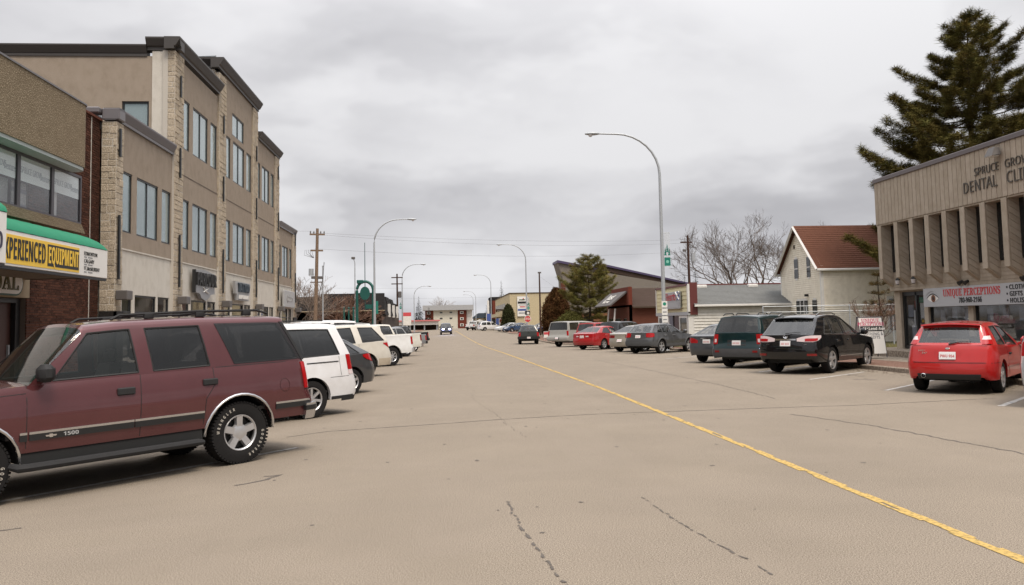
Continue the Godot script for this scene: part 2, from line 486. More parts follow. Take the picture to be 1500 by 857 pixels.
func skin(mb: MB, g: Array, lift: float, hint: Vector3) -> void:   # a thin shell over the grid of points g, raised by lift on the side of hint
	var n := g.size(); var m: int = g[0].size()
	var top := []
	for i in n:
		var row := []
		for j in m:
			var a: Vector3 = g[mini(i + 1, n - 1)][j] - g[maxi(i - 1, 0)][j]
			var b: Vector3 = g[i][mini(j + 1, m - 1)] - g[i][maxi(j - 1, 0)]
			var q := a.cross(b).normalized()
			if hint != Vector3.ZERO and q.dot(hint) < 0.0: q = -q
			row.append(g[i][j] + q * lift)
		top.append(row)
	var a0: Vector3 = top[1][0] - top[0][0]; var b0: Vector3 = top[0][1] - top[0][0]
	var fl := a0.cross(b0).dot(top[0][0] - g[0][0]) < 0.0
	if fl:
		top.reverse(); g = g.duplicate(); g.reverse()
	mb.grid(top)
	for i in n - 1:
		mb.quad(g[i][0], g[i + 1][0], top[i + 1][0], top[i][0])
		mb.quad(g[i + 1][m - 1], g[i][m - 1], top[i][m - 1], top[i + 1][m - 1])
	for j in m - 1:
		mb.quad(g[0][j + 1], g[0][j], top[0][j], top[0][j + 1])
		mb.quad(g[n - 1][j], g[n - 1][j + 1], top[n - 1][j + 1], top[n - 1][j])

func wrap_patch(mb: MB, d: Dictionary, end: int, side: float, ks: Array, lo, hi, lift: float, ny := 4) -> void:   # lo/hi: number, or list per k
	var g := []
	for i in ks.size():
		var row := []
		var y0: float = lo[i] if lo is Array else lo
		var y1: float = hi[i] if hi is Array else hi
		for j in ny + 1: row.append(wrap_pt(d, end, ks[i], lerpf(y0, y1, float(j) / ny), side))
		g.append(row)
	skin(mb, g, lift, Vector3(end, 0, side * 0.8))

func band(mb: MB, d: Dictionary, end: int, len_: float, y0: float, y1: float, lift: float, ny := 3) -> void:   # round one end of the vehicle
	var g := []
	var ks := []
	var n1 := 5
	for i in n1: ks.append([1.0, len_ * (1.0 - float(i) / n1), true])
	for i in 9: ks.append([0.0, 1.0 - i * 0.25, false])
	for i in n1: ks.append([-1.0, len_ * (i + 1.0) / n1, true])
	for k in ks:
		var row := []
		for j in ny + 1:
			var y := lerpf(y0, y1, float(j) / ny)
			row.append(wrap_pt(d, end, k[1], y, k[0]) if k[2] else capt(d, end, k[1], y))
		g.append(row)
	if end < 0: g.reverse()
	skin(mb, g, lift, Vector3.ZERO)

func side_strip(mb: MB, d: Dictionary, side: float, x0: float, x1: float, y0: float, y1: float, lift: float, n := 10) -> void:
	var g := []
	for i in n + 1:
		var x := lerpf(x0, x1, float(i) / n)
		g.append([spt(d, x, y0, side), spt(d, x, (y0 + y1) * 0.5, side), spt(d, x, y1, side)])
	skin(mb, g, lift, Vector3(0, 0, side))

func seam_line(mb: MB, d: Dictionary, side: float, pts: Array, w := 0.007) -> void:   # a shut line drawn by pts [x, y]
	for i in pts.size() - 1:
		var a := Vector2(pts[i][0], pts[i][1]); var b := Vector2(pts[i + 1][0], pts[i + 1][1])
		var n := (b - a).orthogonal().normalized() * w * 0.5
		var g := []
		for k in 5:
			var q := a.lerp(b, k / 4.0)
			g.append([spt(d, q.x - n.x, q.y - n.y, side), spt(d, q.x + n.x, q.y + n.y, side)])
		skin(mb, g, 0.002, Vector3(0, 0, side))

func base_y(d: Dictionary, x: float) -> float:
	var y: float = d.sill
	if d.has("sills"): y = ip(d.sills, x)
	for xw in [0.0, d.wb]:
		var ra: float = d.ra
		var dx := absf(x - xw)
		if dx < ra: y = maxf(y, d.r + sqrt(ra * ra - dx * dx) * d.get("arch", 1.0))
	return y

func roof_y(d: Dictionary, x: float) -> float:
	return ips(d.roof, x)

func gcol(d: Dictionary, xb: float, xt: float, t: float, side: float) -> Vector3:   # greenhouse flank
	var yb := ips(d.belt, xb)
	var yt: float = roof_y(d, xt) - d.edge - 0.015
	var zb := half(d, xb - shear(d, xb, yb), yb) - 0.004
	var zt: float = d.wr * lerpf(1.0, plan_k(d, xt), 0.8)
	return Vector3(lerpf(xb, xt, t), lerpf(yb, yt, t), (lerpf(zb, zt, t) + 0.05 * t * (1.0 - t)) * side)

const TROW := [0.0, 0.05, 0.28, 0.52, 0.76, 0.93, 1.0]

func roof_row(d: Dictionary, xt: float, bow: float) -> Array:   # cross-section of the roof from the left cantrail to the right one
	var e := gcol(d, xt, xt, 1.0, 1.0)
	var ed: float = d.edge
	var row := []
	for k in [0.0, 0.35, 0.7, 1.0]:
		var a: float = k * PI * 0.5
		row.append(Vector2(e.z - ed * 1.6 * (1.0 - cos(a)), e.y + ed * sin(a)))
	var zi: float = row[3].x
	for s in [0.66, 0.33, 0.0]: row.append(Vector2(zi * s, row[3].y + 0.03 * (1.0 - s * s)))
	var out := []
	for i in row.size(): out.append(Vector3(xt + bow * (1.0 - pow(row[i].x / e.z, 2.0)), row[i].y, row[i].x))
	var rev := []
	for i in range(row.size() - 2, -1, -1): rev.append(Vector3(out[i].x, out[i].y, -out[i].z))
	return out + rev   # right to left

func build_car(d: Dictionary, called: String, label: String, category: String, group: String) -> Node3D:
	var def := {"rr": 0.45, "er": 0.84, "rf": 0.7, "ef": 0.72, "br": 0.05, "bf": 0.1, "edge": 0.06, "sec": [[0.2, 0.94], [0.45, 0.985], [0.7, 1.0], [0.95, 0.975], [1.15, 0.95]],
		"rp": [[0.2, 0.04], [0.35, 0.0], [0.6, 0.0], [0.65, 0.05], [1.0, 0.07]], "fp": [[0.2, 0.08], [0.35, 0.0], [0.6, 0.0], [0.8, 0.12]], "tw": 0.22, "spokes": 5, "rg": [0.86, 0.08, 0.86],
		"gs": "g_tint", "gf": "g_mid", "gw": "g_mid", "gr": "g_tint", "rim": 0.62, "deck": false, "bed": false, "mirror": true, "paintmat": null, "simple": false, "rimmat": "alloy", "pillar": null}
	d.merge(def)
	d.ra = d.r * d.get("gap", 1.17)
	if not d.deck and not d.bed: d.d0 = -d.ro + ips(d.rp, ips(d.belt, -d.ro))
	var root := thing(called, label, category, Vector3.ZERO, 0.0, group)
	var pm: Material = d.pm
	var W: float = d.w
	var x0: float = -d.ro
	var x1: float = d.wb + d.fo
	# stations
	var xs := []
	for q in [0.0, 0.04, 0.1, 0.2, 0.32, 0.45]: xs.append(x0 + q)
	for q in [0.0, 0.04, 0.1, 0.2, 0.34, 0.5, 0.7]: xs.append(x1 - q)
	for xw in [0.0, d.wb]:
		for a in [0.0, 0.15, 0.3, 0.45, 0.6, 0.75, 0.87, 0.95, 0.99, 1.0]:
			for s in [-1, 1]: xs.append(xw + s * d.ra * a)
	for i in 12: xs.append(lerpf(d.ra + 0.05, d.wb - d.ra - 0.05, i / 11.0))
	xs.append_array([d.a0, d.d0])
	xs.sort()
	var st := []
	for x in xs:
		if x >= x0 - 0.001 and x <= x1 + 0.001 and (st.is_empty() or x - st[-1] > 0.004): st.append(x)
	var body := MB.new()
	var lower := MB.new()
	var tj := [0.0, 0.12, 0.3, 0.5, 0.7, 0.86, 0.95, 1.0]
	var flank := func(side: float):
		var g := []
		for x in st:
			var row := []
			var yb := base_y(d, x)
			var yt := ips(d.belt, x)
			if x < x0 + 0.01: yb = d.get("rbot", yb)
			if x > x1 - 0.01: yb = d.get("fbot", yb)
			for t in tj: row.append(spt(d, x, lerpf(yb, yt, t), side))
			g.append(row)
		return g
	var R: Array = flank.call(1.0)
	var Lf: Array = flank.call(-1.0)
	body.grid(R)
	var Lr := Lf.duplicate(); Lr.reverse()
	body.grid(Lr)
	for i in st.size() - 1:   # flange under the lower edge
		for g in [R, Lf]:
			var sg := 1.0 if g == R else -1.0
			var a: Vector3 = g[i][0]; var b: Vector3 = g[i + 1][0]
			var inn := Vector3(0, 0.01, -0.07 * sg)
			if sg > 0: body.quad(a + inn, b + inn, b, a)
			else: body.quad(a, b, b + inn, a + inn)
	for end in [-1, 1]:   # end faces
		var i: int = 0 if end < 0 else st.size() - 1
		var g := []
		for k in 9:
			var s: float = (1.0 - k * 0.25) * end
			var row := []
			for j in tj.size():
				var y: float = R[i][j].y
				row.append(capt(d, end, s, y) if absf(s) < 0.99 else (Lf[i][j] if s < 0 else R[i][j]))
			g.append(row)
		body.grid(g)
	# hood and deck
	for part in [[d.a0, x1, d.get("hc", 0.05)], [x0, d.d0, d.get("dc", 0.02)]]:
		if part[0] == x0 and (not d.deck or d.bed): continue
		var g := []
		for i in st.size():
			var x: float = st[i]
			if x < part[0] - 0.001 or x > part[1] + 0.001: continue
			var e: Vector3 = R[i][-1]
			var row := []
			for k in 9:
				var s := 1.0 - k * 0.25
				var endbow := 0.0
				if x >= x1 - 0.3: endbow = d.bf * (1.0 - (x1 - x) / 0.3)
				if x <= x0 + 0.3: endbow = -d.br * (1.0 - (x - x0) / 0.3)
				row.append(Vector3(e.x + endbow * (1.0 - s * s), e.y + part[2] * (1.0 - s * s) * (1.0 if absf(x - x1) > 0.03 and absf(x - x0) > 0.03 else 0.0), e.z * s))
			g.append(row)
		g.reverse()
		for q in g: q.reverse()
		var gg := []
		for q in g: gg.append(q)
		# quad(i,j),(i+1,j): i runs rearward, j left to right
		body.grid(gg)
	# cowl shelf under the windscreen and parcel shelf
	# greenhouse
	var cols := [[d.d0, d.d1]]
	for w in d.win:
		cols.append([w[0], w[2]]); cols.append([w[1], w[3]])
	cols.append([d.a0, d.a1])
	var wins := []
	for side in [1.0, -1.0]:
		for c in cols.size() - 1:
			var isw := c % 2 == 1
			var sub := 3 if isw else 1
			for q in sub:
				for r in TROW.size() - 1:
					var g := []
					for e in [float(q) / sub, float(q + 1) / sub]:
						var xb: float = lerpf(cols[c][0], cols[c + 1][0], e); var xt: float = lerpf(cols[c][1], cols[c + 1][1], e)
						g.append([gcol(d, xb, xt, TROW[r], side), gcol(d, xb, xt, TROW[r + 1], side)])
					if side < 0: g.reverse()
					if isw and r >= 1 and r <= 4: continue
					body.grid(g)
			if isw:
				var wm := MB.new()
				var fr := MB.new()
				var gg := []
				for q in 5:
					var row := []
					for r in range(1, 6):
						var e := q / 4.0
						row.append(gcol(d, lerpf(cols[c][0], cols[c + 1][0], e), lerpf(cols[c][1], cols[c + 1][1], e), TROW[r], side) - Vector3(0, 0, 0.012 * side))
					gg.append(row)
				if side < 0: gg.reverse()
				wm.grid(gg)
				var gm: String = d.gf if c == cols.size() - 3 else d.gs
				wins.append([wm, gm])
				# dark rubber round the pane
				var ring := [gg[0][0], gg[4][0], gg[4][4], gg[0][4]]
				for k in 4:
					var a: Vector3 = ring[k]; var b: Vector3 = ring[(k + 1) % 4]
					fr.tube([a + Vector3(0, 0, 0.006 * side), (a + b) * 0.5 + Vector3(0, 0, 0.006 * side) + (gg[2][0 if k == 0 else 4] - (gg[0][0 if k == 0 else 4] + gg[4][0 if k == 0 else 4]) * 0.5 if k % 2 == 0 else gg[0 if k == 3 else 4][2] - (gg[0 if k == 3 else 4][0] + gg[0 if k == 3 else 4][4]) * 0.5), b + Vector3(0, 0, 0.006 * side)], [0.013, 0.013, 0.013], 5)
				wins.append([fr, "seam"])
	# roof
	var rx := []
	for c in cols.size() - 1:
		var sub := 3 if c % 2 == 1 else 1
		for q in sub: rx.append(lerpf(cols[c][1], cols[c + 1][1], float(q) / sub))
	rx.append(d.a1)
	var nr := rx.size() - 1
	var rg := []
	for i in rx.size():
		var bow := 0.0
		if i == 0: bow = -d.br
		if i == 1: bow = -d.br * 0.5
		if i == nr: bow = d.bf * 0.7
		if i == nr - 1: bow = d.bf * 0.35
		rg.append(roof_row(d, rx[i], bow))
	body.grid(rg)
	# windscreen and rear window
	for end in [1, -1]:
		var top: Array = rg[nr] if end > 0 else rg[0]
		var xb: float = d.a0 if end > 0 else d.d0
		var yb := ips(d.belt, xb)
		var eb := gcol(d, xb, xb, 0.0, 1.0)
		var n := top.size()
		var sub := [0.0, d.rg[1], lerpf(d.rg[1], d.rg[2], 0.33), lerpf(d.rg[1], d.rg[2], 0.66), d.rg[2], 1.0] if end < 0 else [0.0, 0.25, 0.5, 0.75, 0.94, 1.0]
		var zt: float = top[0].z
		var grid := []
		for i in n:
			var s: float = top[i].z / zt
			var bow: float = d.bf if end > 0 else -d.br
			var lo := Vector3(xb + bow * (1.0 - s * s), yb + (d.get("hc", 0.05) if end > 0 else d.get("dc", 0.0)) * (1.0 - s * s) * 0.9, eb.z * s)
			var row := []
			for t in sub: row.append(lo.lerp(top[i], t))
			grid.append(row)
		# front: right to left is outward-facing with rows upward
		if end < 0: grid.reverse()
		var gl := MB.new()
		for i in n - 1:
			var sm: float = absf((grid[i][0].z + grid[i + 1][0].z) * 0.5) / absf(eb.z)
			for r in sub.size() - 1:
				var q := [grid[i][r], grid[i + 1][r], grid[i + 1][r + 1], grid[i][r + 1]]
				var isg: bool = (r < 4) if end > 0 else (r >= 1 and r <= 3 and sm < d.rg[0])
				if isg: gl.quad(q[0], q[1], q[2], q[3])
				else: body.quad(q[0], q[1], q[2], q[3])
		wins.append([gl, d.gw if end > 0 else d.gr, "windshield" if end > 0 else "rear_window"])
	# bed of a pickup
	if d.bed:
		var bm := MB.new()
		var ins := 0.07
		var bx0: float = x0 + 0.1; var bx1: float = d.d0 - 0.05
		var prev := []
		for i in 9:
			var x := lerpf(bx0 if i > 0 else x0 + 0.02, bx1, i / 8.0)
			var y := ips(d.belt, x)
			var z := half(d, x, y)
			var cur := [Vector3(x, y, z), Vector3(x, y + 0.012, z - 0.02), Vector3(x, y + 0.012, z - ins), Vector3(x, d.floor, z - ins - 0.03), Vector3(x, d.floor, -z + ins + 0.03), Vector3(x, y + 0.012, -z + ins), Vector3(x, y + 0.012, -z + 0.02), Vector3(x, y, -z)]
			if prev.size():
				for k in 7: bm.quad(prev[k + 1], prev[k], cur[k], cur[k + 1])
			prev = cur
		var yt := ips(d.belt, x0 + 0.05)
		var zz := half(d, x0 + 0.05, yt) - 0.05
		bm.box(Vector3(x0 + 0.06, d.floor, -zz), Vector3(x0 + 0.09 + 0.05, yt + 0.008, zz))
		bm.box(Vector3(d.d0 - 0.05, 0.5, -zz), Vector3(d.d0 - 0.02, yt, zz))
		put(bm, "cargo_bed", d.get("bedm", pm), root, 30)
		var cb := MB.new()   # back wall of the cab
		cb.box(Vector3(d.d0 - 0.012, 0.5, -zz), Vector3(d.d0 + 0.02, ips(d.belt, d.d0) + 0.01, zz))
		put(cb, "cab_wall", pm, root)
	put(body, "body", pm, root, 38)
	for w in wins: put(w[0], w[2] if w.size() > 2 else ("window" if w[1] != "seam" else "window_seal"), M[w[1]], root, 40)
	# underside and wheel wells
	var ub := MB.new()
	ub.box(Vector3(x0 + 0.18, d.sill - 0.03, -W + 0.34), Vector3(x1 - 0.18, d.sill + 0.12, W - 0.34))
	ub.box(Vector3(d.ra + 0.02, d.sill - 0.02, -W + 0.1), Vector3(d.wb - d.ra - 0.02, d.sill + 0.16, W - 0.1))
	for xw in [0.0, d.wb]:
		for s in [-1.0, 1.0]:
			var g := []
			for k in 13:
				var a := PI * k / 12.0
				var p: Vector2 = Vector2(xw + cos(a) * (d.ra + 0.01), d.r + sin(a) * (d.ra + 0.01) * d.get("arch", 1.0))
				g.append([Vector3(p.x, p.y, s * (half(d, xw, d.r + 0.1) - 0.04)), Vector3(p.x, p.y, s * (W - 0.42))])
			ub.grid(g)
			ub.box(Vector3(xw - d.ra, d.sill, s * (W - 0.43)), Vector3(xw + d.ra, d.r + d.ra, s * (W - 0.41)))
	ub.box(Vector3(-0.1, d.r - 0.09, -W + 0.2), Vector3(0.1, d.r + 0.07, W - 0.2))   # axle
	ub.tube([Vector3(-0.2, d.sill - 0.02, 0.25), Vector3(x0 + 0.25, d.sill - 0.03, 0.35)], [0.03, 0.03], 6)
	put(ub, "underbody", M.under, root)
	# interior
	var inn := MB.new()
	var fl: float = d.sill + 0.14
	var by := ips(d.belt, d.a0 - 0.6)
	inn.box(Vector3(maxf(d.d0, x0 + 0.15), fl, -W + 0.12), Vector3(d.a0 + 0.2, fl + 0.04, W - 0.12))
	inn.bbox(Vector3(d.a0 - 0.35, by - 0.25, -W + 0.12), Vector3(d.a0 + 0.05, by - 0.01, W - 0.12), 0.06)
	var sx: float = d.get("seatx", d.a0 - 1.25)
	for s in [-1.0, 1.0]:
		inn.bbox(Vector3(sx, fl, s * 0.38 - 0.24), Vector3(sx + 0.5, by - 0.42, s * 0.38 + 0.24), 0.06)
		inn.hexa([Vector3(sx - 0.12, by - 0.5, s * 0.38 + 0.23), Vector3(sx + 0.06, by - 0.5, s * 0.38 + 0.23), Vector3(sx + 0.06, by - 0.5, s * 0.38 - 0.23), Vector3(sx - 0.12, by - 0.5, s * 0.38 - 0.23),
			Vector3(sx - 0.24, by + 0.14, s * 0.38 + 0.2), Vector3(sx - 0.12, by + 0.14, s * 0.38 + 0.2), Vector3(sx - 0.12, by + 0.14, s * 0.38 - 0.2), Vector3(sx - 0.24, by + 0.14, s * 0.38 - 0.2)])
		inn.bbox(Vector3(sx - 0.24, by + 0.17, s * 0.38 - 0.13), Vector3(sx - 0.14, by + 0.32, s * 0.38 + 0.13), 0.04)
	if not d.bed or d.d0 < d.a0 - 2.0:
		inn.bbox(Vector3(sx - 0.95, fl, -W + 0.25), Vector3(sx - 0.5, by - 0.4, W - 0.25), 0.06)
		inn.bbox(Vector3(sx - 1.1, fl, -W + 0.25), Vector3(sx - 0.93, by + 0.08, W - 0.25), 0.05)
		for s in [-0.4, 0.4]: inn.bbox(Vector3(sx - 1.1, by + 0.1, s - 0.13), Vector3(sx - 1.0, by + 0.24, s + 0.13), 0.04)
	put(inn, "interior", M.seat, root)
	# wheels
	for xw in [0.0, d.wb]:
		for s in [-1.0, 1.0]:
			wheel(root, d, xw, s)
	# mirrors
	if d.mirror:
		for s in [-1.0, 1.0]:
			var mm := MB.new()
			var p := gcol(d, d.a0 - 0.14, d.a0 - 0.2, 0.1, s)
			mm.bbox(p + Vector3(-0.06, -0.03, s * 0.05), p + Vector3(0.1, 0.16, s * (0.05 + 0.21)), 0.05)
			mm.bbox(p + Vector3(-0.02, -0.02, 0), p + Vector3(0.06, 0.04, s * 0.1), 0.01)
			put(mm, "mirror", d.get("mirm", M.plastic), root, 45)
	return root

var wheel_cache := {}
func wheel(root: Node3D, d: Dictionary, xw: float, s: float) -> void:
	var key := "%f_%f_%d_%f_%s" % [d.r, d.tw, d.spokes, d.rim, d.rimmat]
	if not wheel_cache.has(key):
		var r: float = d.r; var rr: float = d.r * d.rim; var h: float = d.tw * 0.5
		var ty := MB.new()
		ty.lathe([[-h * 0.8, rr * 0.95], [-h * 0.95, rr * 1.08], [-h, (rr + r) * 0.5], [-h * 0.93, r * 0.955], [-h * 0.75, r * 0.99], [0, r], [h * 0.75, r * 0.99], [h * 0.93, r * 0.955], [h, (rr + r) * 0.5], [h * 0.95, rr * 1.08], [h * 0.8, rr * 0.95], [h * 0.2, rr * 0.9]], Vector3.ZERO, Vector3.BACK, 36)
		if d.get("lugs", false):
			for k in 56:
				for e in [-1.0, 1.0]:
					var a: float = TAU * (k + (0.5 if e > 0 else 0.0)) / 56
					var ra := Vector3(cos(a), sin(a), 0); var ta := Vector3(-sin(a), cos(a), 0)
					var c := ra * r * 0.985 + Vector3(0, 0, e * h * 0.62)
					var dx := ta * 0.013; var dy := ra * 0.01; var dz := Vector3(0, 0, h * 0.36)
					ty.hexa([c - dx - dy + dz, c + dx - dy + dz, c + dx - dy - dz, c - dx - dy - dz, c - dx + dy + dz, c + dx + dy + dz, c + dx + dy - dz, c - dx + dy - dz])
		var ri := MB.new()
		ri.lathe([[h * 0.2, rr * 0.93], [h * 0.84, rr * 0.93], [h * 0.93, rr * 0.99], [h * 0.93, rr * 1.02], [h * 0.8, rr * 1.03]], Vector3.ZERO, Vector3.BACK, 36)
		ri.lathe([[h * 0.05, rr * 0.9], [h * 0.02, 0.0]], Vector3.ZERO, Vector3.BACK, 24)
		var sp: int = d.spokes
		var hub: float = rr * d.get("hub", 0.26)
		ri.lathe([[h * 0.55, hub * 1.15], [h * 0.78, hub], [h * 0.84, hub * 0.6], [h * 0.84, 0.0]], Vector3.ZERO, Vector3.BACK, 18)
		var ws: float = rr * d.get("spw", 0.2)
		for k in sp:
			var a := TAU * k / sp + PI / 2
			var ra := Vector3(cos(a), sin(a), 0); var ta := Vector3(-sin(a), cos(a), 0); var zz := Vector3(0, 0, 1)
			var i0 := ra * hub * 0.6; var o0 := ra * rr * 0.95
			var wi: float = ws * d.get("spi", 0.8)
			ri.hexa([i0 - ta * wi + zz * h * 0.45, i0 + ta * wi + zz * h * 0.45, o0 + ta * ws + zz * h * 0.45, o0 - ta * ws + zz * h * 0.45,
				i0 - ta * wi * 0.8 + zz * h * 0.8, i0 + ta * wi * 0.8 + zz * h * 0.8, o0 + ta * ws * 0.8 + zz * h * 0.86, o0 - ta * ws * 0.8 + zz * h * 0.86])
		var bk := MB.new()
		bk.lathe([[h * 0.09, rr * 0.9], [h * 0.09, 0.0]], Vector3.ZERO, Vector3.BACK, 20)
		wheel_cache[key] = [ty.mesh(35), ri.mesh(32), bk.mesh()]
	var m: Array = wheel_cache[key]
	var w := put(m[0], "wheel", M.tyre, root)
	w.position = Vector3(xw, d.r, s * (d.w - d.tw * 0.5 - d.get("wheelin", 0.03)))
	if s < 0: w.rotation.y = PI
	put(m[1], "rim", M[d.rimmat], w)
	put(m[2], "brake_disc", M.steel_dark, w)

func lights(root: Node3D, d: Dictionary, called: String, end: int, ks: Array, lo, hi, m: Material, lift := 0.012) -> void:
	for s in [-1.0, 1.0]:
		var mb := MB.new()
		wrap_patch(mb, d, end, s, ks, lo, hi, lift)
		put(mb, called, m, root, 45)

func plate(root: Node3D, d: Dictionary, y: float, z := 0.0, letters := "", lift := 0.012) -> void:
	var p := capt(d, -1, z / d.w, y)
	var q := capt(d, -1, z / d.w, y + 0.1)
	var up := (q - p).normalized()
	var n := Vector3.LEFT - up * Vector3.LEFT.dot(up)
	n = n.normalized()
	var rt := up.cross(n).normalized()
	var b := Basis(rt, up, n)
	var mb := MB.new(); mb.bbox(Vector3(-0.152, -0.076, 0), Vector3(0.152, 0.076, 0.012), 0.004)
	var o := put(mb, "number_plate", M.plate, root)
	o.transform = Transform3D(b, p + n * lift)
	if letters:
		text(letters, 0.056, 0.004, M.plate_red, o, Vector3(0, -0.008, 0.013), Basis.IDENTITY, "lettering", 0.82)
	else:
		var tm := MB.new()
		for i in 6: tm.box(Vector3(-0.115 + i * 0.037 + (0.018 if i > 2 else 0.0), -0.04, 0.012), Vector3(-0.1 + i * 0.037 + (0.018 if i > 2 else 0.0), 0.02, 0.0145))
		put(tm, "plate_print", M.plate_red, o)

func seams(root: Node3D, d: Dictionary, lines: Array) -> void:
	for s in [-1.0, 1.0]:
		var mb := MB.new()
		for l in lines: seam_line(mb, d, s, l)
		put(mb, "shut_line", M.seam, root)

func handle(root: Node3D, d: Dictionary, x: float, y: float, m: Material, w := 0.2, h := 0.05) -> void:
	for s in [-1.0, 1.0]:
		var mb := MB.new()
		var p := spt(d, x, y, s)
		mb.bbox(p + Vector3(-w / 2, -h / 2, -0.01 * s), p + Vector3(w / 2, h / 2, 0.03 * s), 0.012)
		put(mb, "door_handle", m, root)

func patch_rear(root: Node3D, d: Dictionary, called: String, s0: float, s1: float, y0: float, y1: float, lift: float, m: Material, end := -1) -> MeshInstance3D:
	var g := []
	for i in 7:
		var row := []
		for j in 4: row.append(capt(d, end, lerpf(s0, s1, i / 6.0), lerpf(y0, y1, j / 3.0)))
		g.append(row)
	var mb := MB.new()
	skin(mb, g, lift, Vector3(end, 0, 0))
	return put(mb, called, m, root, 40)

func place_car(o: Node3D, d: Dictionary, wx: float, wz: float, heading: float, wheel_side: float) -> void:
	# put the outer foot of the rear wheel on wheel_side (+1 right) at (wx, wz); heading: angle of the nose from +x towards -z, degrees
	var a := deg_to_rad(heading)
	var f := Vector3(cos(a), 0, -sin(a)); var r := Vector3(sin(a), 0, cos(a))
	var p: Vector3 = Vector3(wx, 0, wz) - r * (d.w - d.tw * 0.5) * wheel_side
	var pf: Vector3 = p + f * d.wb
	var rr: Vector3 = r * float(d.w - 0.1)
	var y0 := (gy(p.z + rr.z, p.x + rr.x) + gy(p.z - rr.z, p.x - rr.x)) * 0.5
	var y1 := (gy(pf.z + rr.z, pf.x + rr.x) + gy(pf.z - rr.z, pf.x - rr.x)) * 0.5
	var tilt := (gy(p.z - rr.z, p.x - rr.x) - gy(p.z + rr.z, p.x + rr.x)) / (2.0 * float(d.w - 0.1))
	o.position = Vector3(p.x, y0 + 0.004, p.z)
	o.basis = Basis(Vector3.UP, a) * Basis(Vector3.BACK, atan2(y1 - y0, d.wb)) * Basis(Vector3.RIGHT, atan(tilt))

# ---------------------------------------------------------------- the vehicles in the street
const LEFT_ROW := "vehicles angle-parked nose-in along the tan brick buildings"
const RIGHT_ROW := "vehicles angle-parked nose-in along the clinic and house side"

